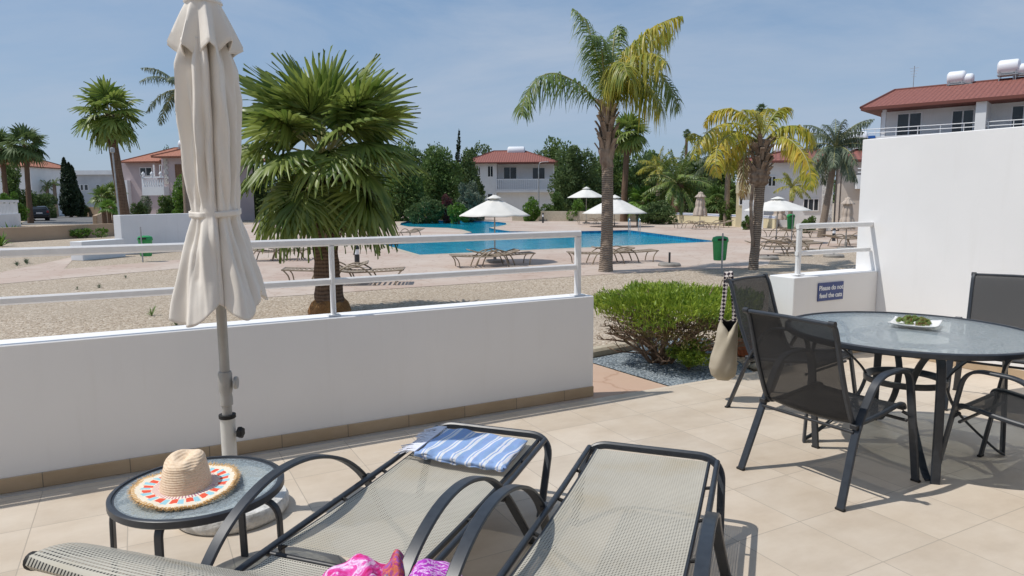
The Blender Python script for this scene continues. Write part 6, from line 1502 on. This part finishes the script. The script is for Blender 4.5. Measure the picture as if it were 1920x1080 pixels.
fan_crown(t, (0, 0, top), LV, 0.93, 'fan_green', 0.78, nseg=30, grav=0.28)
DRY = [(R_(az), R_(el), .8, .55, 1.0) for az, el in ((300, -62), (330, -66), (355, -60), (230, -68), (190, -64), (60, -60), (120, -60), (310, -45))]
fan_crown(t, (0, 0, top-0.1), DRY, 0.85, 'fan_dry', 0.62, name='dry_fronds', nseg=22, grav=0.5)

# tall feather palm by the pool: fronds traced in the tree's own plane with depth
def px2loc(t_c, D, px, py, dd=0.0):
    p = at(px, py, D+dd); return tuple(p-np.array([t_c[0], t_c[1], ZG]))
c = GP(1135, 509); D = depth(c); t = thing('queen_palm', 'tall feather palm with smooth ringed trunk and windswept fronds beside the pool', 'palm tree', (c[0], c[1], ZG))
Q = lambda px, py, dd=0: px2loc(c, D, px, py, dd)
ptrunk(t, [Q(1135, 515), Q(1136, 500), Q(1138, 440), Q(1139, 370), Q(1139, 312)], 0.160, 'palm_trunk', [1.45, 1.2, 1.03, 0.98, 0.95, 0.93], rough_=0.02)
ptrunk(t, [Q(1139, 318), Q(1137, 290), Q(1138, 262), Q(1140, 235), Q(1141, 205)], 0.18, 'boot', [0.85, 1.0, 1.18, 1.05, 0.80, 0.62, 0.45], name='crown_shaft', rough_=0.07)
b0 = Q(1138, 300); boots(t, b0, 0.17, 1.35, 30, L=0.42, w=0.13, spread=0.42)
FR = [[(1136, 208, 0), (1127, 150, .1), (1114, 90, .3), (1098, 40, .5), (1075, 16, .7)],
      [(1133, 210, 0), (1114, 187, -.2), (1085, 158, -.5), (1043, 138, -.8), (1010, 146, -1.0), (986, 178, -1.1), (979, 215, -1.2)],
      [(1143, 205, 0), (1152, 150, -.3), (1177, 95, -.6), (1218, 56, -.9), (1252, 38, -1.1), (1278, 30, -1.2)],
      [(1146, 203, 0), (1168, 156, .4), (1208, 130, .8), (1243, 146, 1.1), (1263, 177, 1.3), (1272, 206, 1.4)],
      [(1142, 200, 0), (1148, 120, 0.1), (1152, 70, 0.2), (1160, 50, .3), (1172, 62, .4)],
      [(1144, 205, 0), (1158, 150, -.6), (1186, 112, -1.2), (1222, 100, -1.7), (1250, 118, -2.1)],
      [(1143, 205, 0), (1160, 140, .3), (1190, 85, .7), (1225, 66, 1.1), (1262, 64, 1.5)],
      [(1140, 200, 0), (1132, 140, -.5), (1128, 95, -1.0), (1118, 70, -1.5), (1104, 66, -1.9)],
      [(1145, 205, 0), (1165, 165, -.3), (1198, 150, -.6), (1225, 172, -.9), (1240, 205, -1.0)],
      [(1139, 205, 0), (1146, 160, -.5), (1158, 125, -1.1), (1168, 118, -1.8), (1176, 140, -2.3)]]
fr = [[Q(*p) for p in f] for f in FR]
feather_crown(t, [fr[0], fr[1], fr[3], fr[4], fr[7]], 0.76, 0.038, 'feather_green', 100, 0.95)
feather_crown(t, [fr[2], fr[5], fr[6], fr[8], fr[9]], 0.82, 0.038, 'feather_mixed', 105, 1.15, name='yellowing_fronds')

# yellowing palm
c = GP(1412, 505); D = depth(c); t = thing('yellow_palm', 'shorter feather palm with yellowing fronds and bulging neck', 'palm tree', (c[0], c[1], ZG))
Q = lambda px, py, dd=0: px2loc(c, D, px, py, dd)
ptrunk(t, [Q(1412, 512), Q(1413, 495), Q(1418, 440), Q(1422, 390), Q(1425, 345)], 0.132, 'palm_trunk', [1.1, 1.0, 0.92, 0.92, 1.0, 1.02], rough_=0.04)
ptrunk(t, [Q(1425, 350), Q(1423, 332), Q(1424, 315), Q(1428, 295), Q(1430, 262)], 0.27, 'boot', [0.6, 1.0, 1.06, 0.85, 0.62, 0.50, 0.40], name='crown_shaft', rough_=0.10)
boots(t, Q(1424, 338), 0.22, 0.95, 36, L=0.30, w=0.12, spread=0.6)
mb = MB(); mb.bar([Q(1412, 345, -.12), Q(1408, 380, -.12), Q(1409, 430, -.12), Q(1413, 462, -.10)], 0.09, 0.03, tuple(HR)); mb.build('hanging_spathe', 'boot', t, 50)
FR = [[(1425, 262, 0), (1393, 236, -.2), (1360, 232, -.5), (1330, 246, -.8), (1308, 272, -1.0), (1300, 296, -1.1)],
      [(1424, 258, 0), (1398, 218, .2), (1366, 204, .4), (1337, 212, .6), (1320, 234, .8)],
      [(1423, 265, 0), (1380, 250, -.6), (1350, 268, -1.0), (1342, 300, -1.3), (1345, 330, -1.4)],
      [(1430, 258, 0), (1450, 218, 0), (1468, 202, .1), (1483, 203, .2)],
      [(1436, 262, 0), (1460, 242, -.2), (1493, 236, -.5), (1518, 248, -.7), (1530, 268, -.8)],
      [(1438, 266, 0), (1472, 258, -.5), (1502, 282, -1.0), (1518, 316, -1.3), (1519, 352, -1.4)],
      [(1427, 256, 0), (1420, 226, -.4), (1408, 208, -.9), (1394, 206, -1.3)],
      [(1428, 258, 0), (1434, 222, .6), (1440, 204, 1.2), (1450, 208, 1.7)],
      [(1422, 268, 0), (1396, 262, .5), (1376, 284, .9), (1368, 322, 1.1)],
      [(1436, 264, 0), (1456, 252, .6), (1480, 266, 1.1), (1494, 300, 1.4)],
      [(1420, 262, 0), (1370, 246, .5), (1330, 262, 1.0), (1300, 250, 1.4), (1292, 262, 1.6)]]
fr = [[Q(*p) for p in f] for f in FR]
feather_crown(t, fr, 0.48, 0.046, 'feather_yellow', 62, 0.9)
dead = [[Q(*p) for p in f] for f in [[(1416, 290, -.1), (1398, 288, -.3), (1394, 325, -.4), (1402, 355, -.4)], [(1418, 300, .2), (1405, 310, .3), (1396, 340, .3), (1392, 368, .3)]]]
feather_crown(t, dead, 0.28, 0.035, 'fan_dry', 30, 1.1, name='dead_fronds')

def fanpalm(label, px, base, crown_y, D, Rpx, material='fan_green', tr=0.16, n=34, name='fan_palm', lean=0, tm='fan_trunk', dry=True, group=None, hint=None, elmin=-55, pxt=None):
    b = at(px, 400, D); s = D/FPX; t = thing(name, label, 'palm tree', (b[0], b[1], ZG), ca, group)
    tp = np.array(at(pxt or px, crown_y, D))-np.array([b[0], b[1], ZG]); x = float(tp@HR); z = float(tp[2])
    ptrunk(t, [(0, 0, -0.1), (x*0.3, 0, z*0.35), (x*0.75, 0, z*0.7), (x, 0, z)], tr, tm, [1.3, 1.1, 1.0, 0.95, 0.9])
    R = Rpx*s; LV = []
    for i in range(n):
        k = i/n; LV.append((i*2.399963, R_(88-(88-elmin)*k**0.85+random.uniform(-7, 7)), random.uniform(.85, 1.1), random.uniform(.85, 1.05), 0.25+0.9*k))
    fan_crown(t, (x, 0, z), LV, R*0.60, material, R*0.50, nseg=16, grav=0.45, pr=0.02)
    if dry:
        fan_crown(t, (x, 0, z-R*.1), [(i*1.3, R_(-68+random.uniform(-8, 8)), .7, .8, 1.0) for i in range(8)], R*0.45, 'fan_dry', R*0.4, name='dry_fronds', nseg=12)
    return t
def featherpalm(label, px, base, crown_y, D, Rpx, material='feather_green', tr=0.16, n=20, name='feather_palm', el=(-15, 80), droop=0.8, group=None, tm='palm_trunk', pxt=None, lf=0.24, arch=0.9):
    b = at(px, 400, D); s = D/FPX; t = thing(name, label, 'palm tree', (b[0], b[1], ZG), ca, group)
    tp = np.array(at(pxt or px, crown_y, D))-np.array([b[0], b[1], ZG]); x = float(tp@HR); z = float(tp[2]); R = Rpx*s
    ptrunk(t, [(0, 0, -0.1), (x*0.4, 0, z*0.35), (x*0.8, 0, z*0.7), (x, 0, z)], tr, tm, [1.3, 1.1, 1.0, 0.95, 0.9])
    feather_crown(t, rand_fronds((x, 0, z), n, R*1.15, el, arch), R*lf, max(0.03, R*0.025), material, 40, droop)
    return t
# left group
fanpalm('tall slender fan palm with shaggy crown above the road at left', 236, 436, 218, 30, 66, tr=0.20, n=30, pxt=218)
fanpalm('fan palm with drooping dark crown second from the left edge', 56, 400, 275, 62, 42, 'dark_green', tr=0.2, n=26, pxt=58, elmin=-45)
fanpalm('fan palm partly cut by the left photo edge', 14, 400, 280, 64, 40, 'dark_green', tr=0.2, n=26, elmin=-45)
featherpalm('grey green feather palm peeking out behind the closed parasol', 352, 400, 172, 32, 72, 'grey_green', tr=0.15, n=14, el=(-30, 65), lf=0.22)
GP_ = 'young palms in the clump beside the road'
fanpalm('young palm at the left of the clump beside the road', 195, 400, 372, 40, 26, 'feather_green', tr=0.12, n=16, dry=False, group=GP_, elmin=-20)
fanpalm('young palm at the right of the clump beside the road', 214, 400, 368, 41, 28, 'feather_green', tr=0.12, n=16, dry=False, group=GP_, elmin=-20)
fanpalm('young palm lowest in the clump beside the road', 205, 400, 392, 39, 22, 'bright_green', tr=0.1, n=14, dry=False, group=GP_, elmin=-10)
for px, cy, R, lb in ((68, 352, 14, 'small palm tree left behind the parked car'), (92, 350, 15, 'small palm tree right behind the parked car'), (106, 345, 14, 'small palm tree left of the tall cypress')): featherpalm(lb, px, 400, cy, 92, R, 'mid_green', tr=0.22, n=14, group='small palms behind the car')
# middle
fanpalm('fan palm with tall straight trunk right of the queen palm', 1169, 400, 255, 58, 46, tr=0.24, n=30, pxt=1173, elmin=-40)
featherpalm('stout date palm with thick pineapple shaped trunk behind the pool', 1269, 420, 346, 56, 66, 'feather_green', tr=0.55, n=46, name='date_palm', el=(-28, 85), tm='fan_trunk', lf=0.16, arch=0.7)
fanpalm('low fan palm left of the stout date palm', 1205, 418, 383, 58, 40, 'bright_green', tr=0.16, n=20, dry=False, elmin=-20)
fanpalm('low fan palm between closed parasol and cream villa', 1345, 412, 380, 52, 38, 'mid_green', tr=0.16, n=20, dry=False, elmin=-25)
featherpalm('yellowish feather palm in the dark trees behind the pool', 1232, 400, 318, 62, 40, 'feather_mixed', tr=0.18, n=16, droop=.9)
featherpalm('grey green palm behind the yellow palm crown', 1362, 400, 300, 48, 60, 'grey_green', tr=0.18, n=18, droop=.9)
featherpalm('weeping feather palm beside the beige villa', 1541, 418, 278, 34, 66, 'grey_green', tr=0.15, n=30, el=(-40, 80), droop=1.0, pxt=1559, lf=0.28)
featherpalm('small feather palm under the yellow palm on the right', 1482, 400, 352, 40, 36, 'feather_mixed', tr=0.12, n=14)
fanpalm('distant fan palm on the skyline right of the far trees', 1283, 400, 252, 120, 9, 'dark_green', tr=0.25, n=18, dry=False)
fanpalm('distant dark palm top above the yellow palm', 1419, 400, 208, 90, 12, 'dark_green', tr=0.3, n=18, dry=False)

# cypress
b0 = at(133, 400, 84); t = thing('cypress', 'tall dark cypress with side spires beside the flat building', 'cypress', (b0[0], b0[1], ZG), ca); s = 84/FPX
Vs = []; Fs = []; k = 0
for x, topy, w_ in ((-5, 290, 8), (3, 299, 8), (9, 305, 7), (0, 330, 15), (14, 345, 11), (-4, 350, 13)):
    h = (400-topy)*s; n = 1800; z = rng.uniform(0.03, 1, n)**0.8*h; rad = w_*s*np.clip(np.sin(np.pi*np.clip(z/h*0.93+0.07, 0, 1))**0.6, .05, 1)*rng.uniform(.6, 1.1, n); a = rng.uniform(0, 6.28, n)
    V, F = leafcloud(np.stack([x*s+rad*np.cos(a), rad*np.sin(a), z], 1), 0.36, 0.4, up=1.6); Vs.append(V); Fs.append(F+k); k += len(V)
arrmesh('crown', np.concatenate(Vs), np.concatenate(Fs), 'cypress_green', t); MB().tube([(0, 0, -.1), (0, 0, 3)], 0.2, 8).build('trunk', 'bark', t, 60)

# ================================================================ BROADLEAF TREES AND BUSHES
TG = 'broadleaf trees behind the pool'
tree('broadleaf_tree', 'rounded mid green tree directly left of the white house', 'tree', 828, 322, 52, 66, 66, 'mid_green', 15000, 0.30, 34, TG)
tree('broadleaf_tree', 'wide green tree behind the big fan palm, right of its crown', 'tree', 758, 318, 50, 62, 62, 'mid_green', 12000, 0.30, 30, TG)
tree('broadleaf_tree', 'dark round topped tree on the skyline behind the left end of the white house', 'tree', 898, 272, 34, 26, 120, 'dark_green', 9000, 0.5, 26, TG)
tree('broadleaf_tree', 'low dark tree on the skyline behind the white house roof', 'tree', 1010, 285, 46, 22, 120, 'dark_green', 8000, 0.5, 28, TG)
tree('broadleaf_tree', 'large dark green tree directly right of the white house', 'tree', 1085, 318, 56, 62, 70, 'dark_green', 16000, 0.34, 36, TG)
tree('broadleaf_tree', 'large dark tree behind the tall palm trunk', 'tree', 1150, 315, 50, 62, 74, 'mid_green', 13000, 0.34, 32, TG)
tree('broadleaf_tree', 'dark tree behind the date palm', 'tree', 1225, 345, 60, 62, 76, 'dark_green', 14000, 0.36, 34, TG)
tree('broadleaf_tree', 'dark tree left of the cream villa', 'tree', 1310, 350, 56, 58, 70, 'dark_green', 13000, 0.34, 32, TG)
tree('broadleaf_tree', 'low green tree behind the villas on the right', 'tree', 1440, 315, 50, 44, 80, 'dark_green', 9000, 0.4, 26, TG)
tree('broadleaf_tree', 'tree between closed parasol and big palm seen through the fronds', 'tree', 560, 345, 70, 62, 74, 'mid_green', 13000, 0.36, 32, TG)
tree('broadleaf_tree', 'dark tree behind the big fan palm crown', 'tree', 680, 340, 60, 66, 70, 'dark_green', 13000, 0.36, 32, TG)
tree('broadleaf_tree', 'tree on the left behind the parasol beside the pink house', 'tree', 470, 330, 40, 55, 72, 'dark_green', 9000, 0.36, 26, TG)
tree('conifer', 'small pointed conifer on the skyline left of the white house', 'tree', 860, 262, 8, 22, 110, 'cypress_green', 2500, 0.4, 14, None)
tree('bougainvillea', 'dark leafy bush with red leaves beside the folded blue parasol', 'bush', 838, 378, 16, 18, 60, 'pink_bloom', 2500, 0.18, 16, None)
tree('olive_bush', 'pale grey green olive bush in front of the white house', 'bush', 882, 362, 32, 34, 62, 'olive_grey', 9000, 0.2, 28, None)
tree('garden_bush', 'bright green rounded bush below the olive bush', 'bush', 860, 392, 24, 14, 58, 'bright_green', 3500, 0.18, 16, 'garden bushes behind the pool')
tree('garden_bush', 'clipped yellow green bush left of the street lamp', 'bush', 998, 383, 20, 18, 60, 'bright_green', 4000, 0.18, 18, 'garden bushes behind the pool')
tree('garden_bush', 'green bush right of the street lamp under the balcony', 'bush', 1040, 370, 28, 20, 62, 'mid_green', 4500, 0.2, 18, 'garden bushes behind the pool')
tree('garden_bush', 'dark low bush behind the folded blue parasol', 'bush', 800, 385, 40, 24, 60, 'dark_green', 5000, 0.22, 20, 'garden bushes behind the pool')
tree('garden_bush', 'light green bush behind the small far parasol', 'bush', 1085, 385, 24, 16, 60, 'bright_green', 3500, 0.18, 16, 'garden bushes behind the pool')
tree('garden_bush', 'dark bush left of the cream villa stairs', 'bush', 1365, 388, 24, 24, 48, 'mid_green', 4000, 0.18, 18, 'garden bushes behind the pool')
tree('garden_bush', 'round dark bush beside the green bin on the right', 'bush', 1515, 408, 18, 9, 38, 'mid_green', 2500, 0.12, 14, 'garden bushes behind the pool')
tree('garden_bush', 'dark undergrowth below the date palm', 'bush', 1235, 395, 45, 22, 52, 'dark_green', 5500, 0.2, 22, 'garden bushes behind the pool')
tree('garden_bush', 'round bush at the foot of the yellow palm by the garden wall', 'bush', 1402, 412, 12, 10, 42, 'mid_green', 1800, 0.12, 12, 'garden bushes behind the pool')
tree('leafy_bush', 'large yellow green bush at the left edge above the white fence', 'bush', 30, 350, 36, 46, 70, 'mid_green', 9000, 0.28, 28, None)
tree('leafy_bush', 'lighter leafy bush hanging over the white fence', 'bush', 22, 372, 24, 16, 58, 'bright_green', 4000, 0.2, 18, None)
tree('leafy_bush', 'dark shady bush behind the parked black car', 'bush', 72, 372, 34, 22, 80, 'dark_green', 6000, 0.3, 22, None)
tree('leafy_bush', 'green conical bush beside the pink house', 'bush', 345, 362, 26, 38, 55, 'bright_green', 7000, 0.2, 24, None)
tree('leafy_bush', 'dark bush below the pink house balcony', 'bush', 316, 378, 22, 18, 56, 'mid_green', 5000, 0.2, 20, None)
tree('leafy_bush', 'dark bush at the foot of the tall left fan palm', 'bush', 260, 385, 16, 13, 58, 'dark_green', 3000, 0.2, 16, None)
tree('leafy_bush', 'grey thin shrub under the mauve house', 'bush', 268, 362, 18, 10, 66, 'olive_grey', 1500, 0.2, 14, None)
tree('leafy_bush', 'green bush behind the low wall stub on the left of cypress', 'bush', 150, 382, 14, 14, 86, 'dark_green', 2500, 0.3, 14, None)
tree('leafy_bush', 'far tree tops on the skyline above the pink house', 'tree', 320, 272, 26, 12, 90, 'dark_green', 3000, 0.35, 16, None)
tree('broadleaf_tree', 'green tree filling the gap behind the low fan palm', 'tree', 1215, 330, 50, 48, 84, 'mid_green', 9000, 0.42, 26, TG)
tree('broadleaf_tree', 'tree with pale top behind the yellow palm fronds', 'tree', 1350, 335, 60, 44, 88, 'mid_green', 9000, 0.42, 26, TG)
tree('broadleaf_tree', 'tall green tree between the fan palm crown and the rounded tree', 'tree', 790, 300, 60, 58, 82, 'dark_green', 12000, 0.4, 30, TG)
tree('broadleaf_tree', 'tree behind the right shoulder of the white house', 'tree', 1050, 290, 40, 36, 96, 'mid_green', 8000, 0.45, 24, TG)
tree('broadleaf_tree', 'low tree in the gap left of the white house', 'tree', 878, 330, 34, 50, 74, 'dark_green', 8000, 0.34, 24, TG)
# far off belt of trees along the horizon
Vs = []; Fs = []; k = 0
for px in range(-80, 2100, 16):
    Dd = random.uniform(170, 230); s = Dd/FPX; hh = random.uniform(5, 13) if px > 420 else random.uniform(2, 5)
    c_ = at(px, 378-0.0052*px, Dd); n = 260
    d = rng.normal(size=(n, 3)); d /= np.linalg.norm(d, axis=1)[:, None]; Pn = np.array([c_[0], c_[1], ZG+hh*0.35])+d*np.array([3.2, 2.5, hh*0.55])*rng.uniform(.6, 1.1, (n, 1)); Pn[:, 2] = np.maximum(Pn[:, 2], ZG)
    V, F = leafcloud(Pn, 1.0, 0.7); Vs.append(V); Fs.append(F+k); k += len(V)
tag(arrmesh('distant_trees', np.concatenate(Vs), np.concatenate(Fs), 'dark_green'), 'far off belt of trees along the horizon', 'trees', kind='stuff')

for m in bpy.data.meshes: m.update()
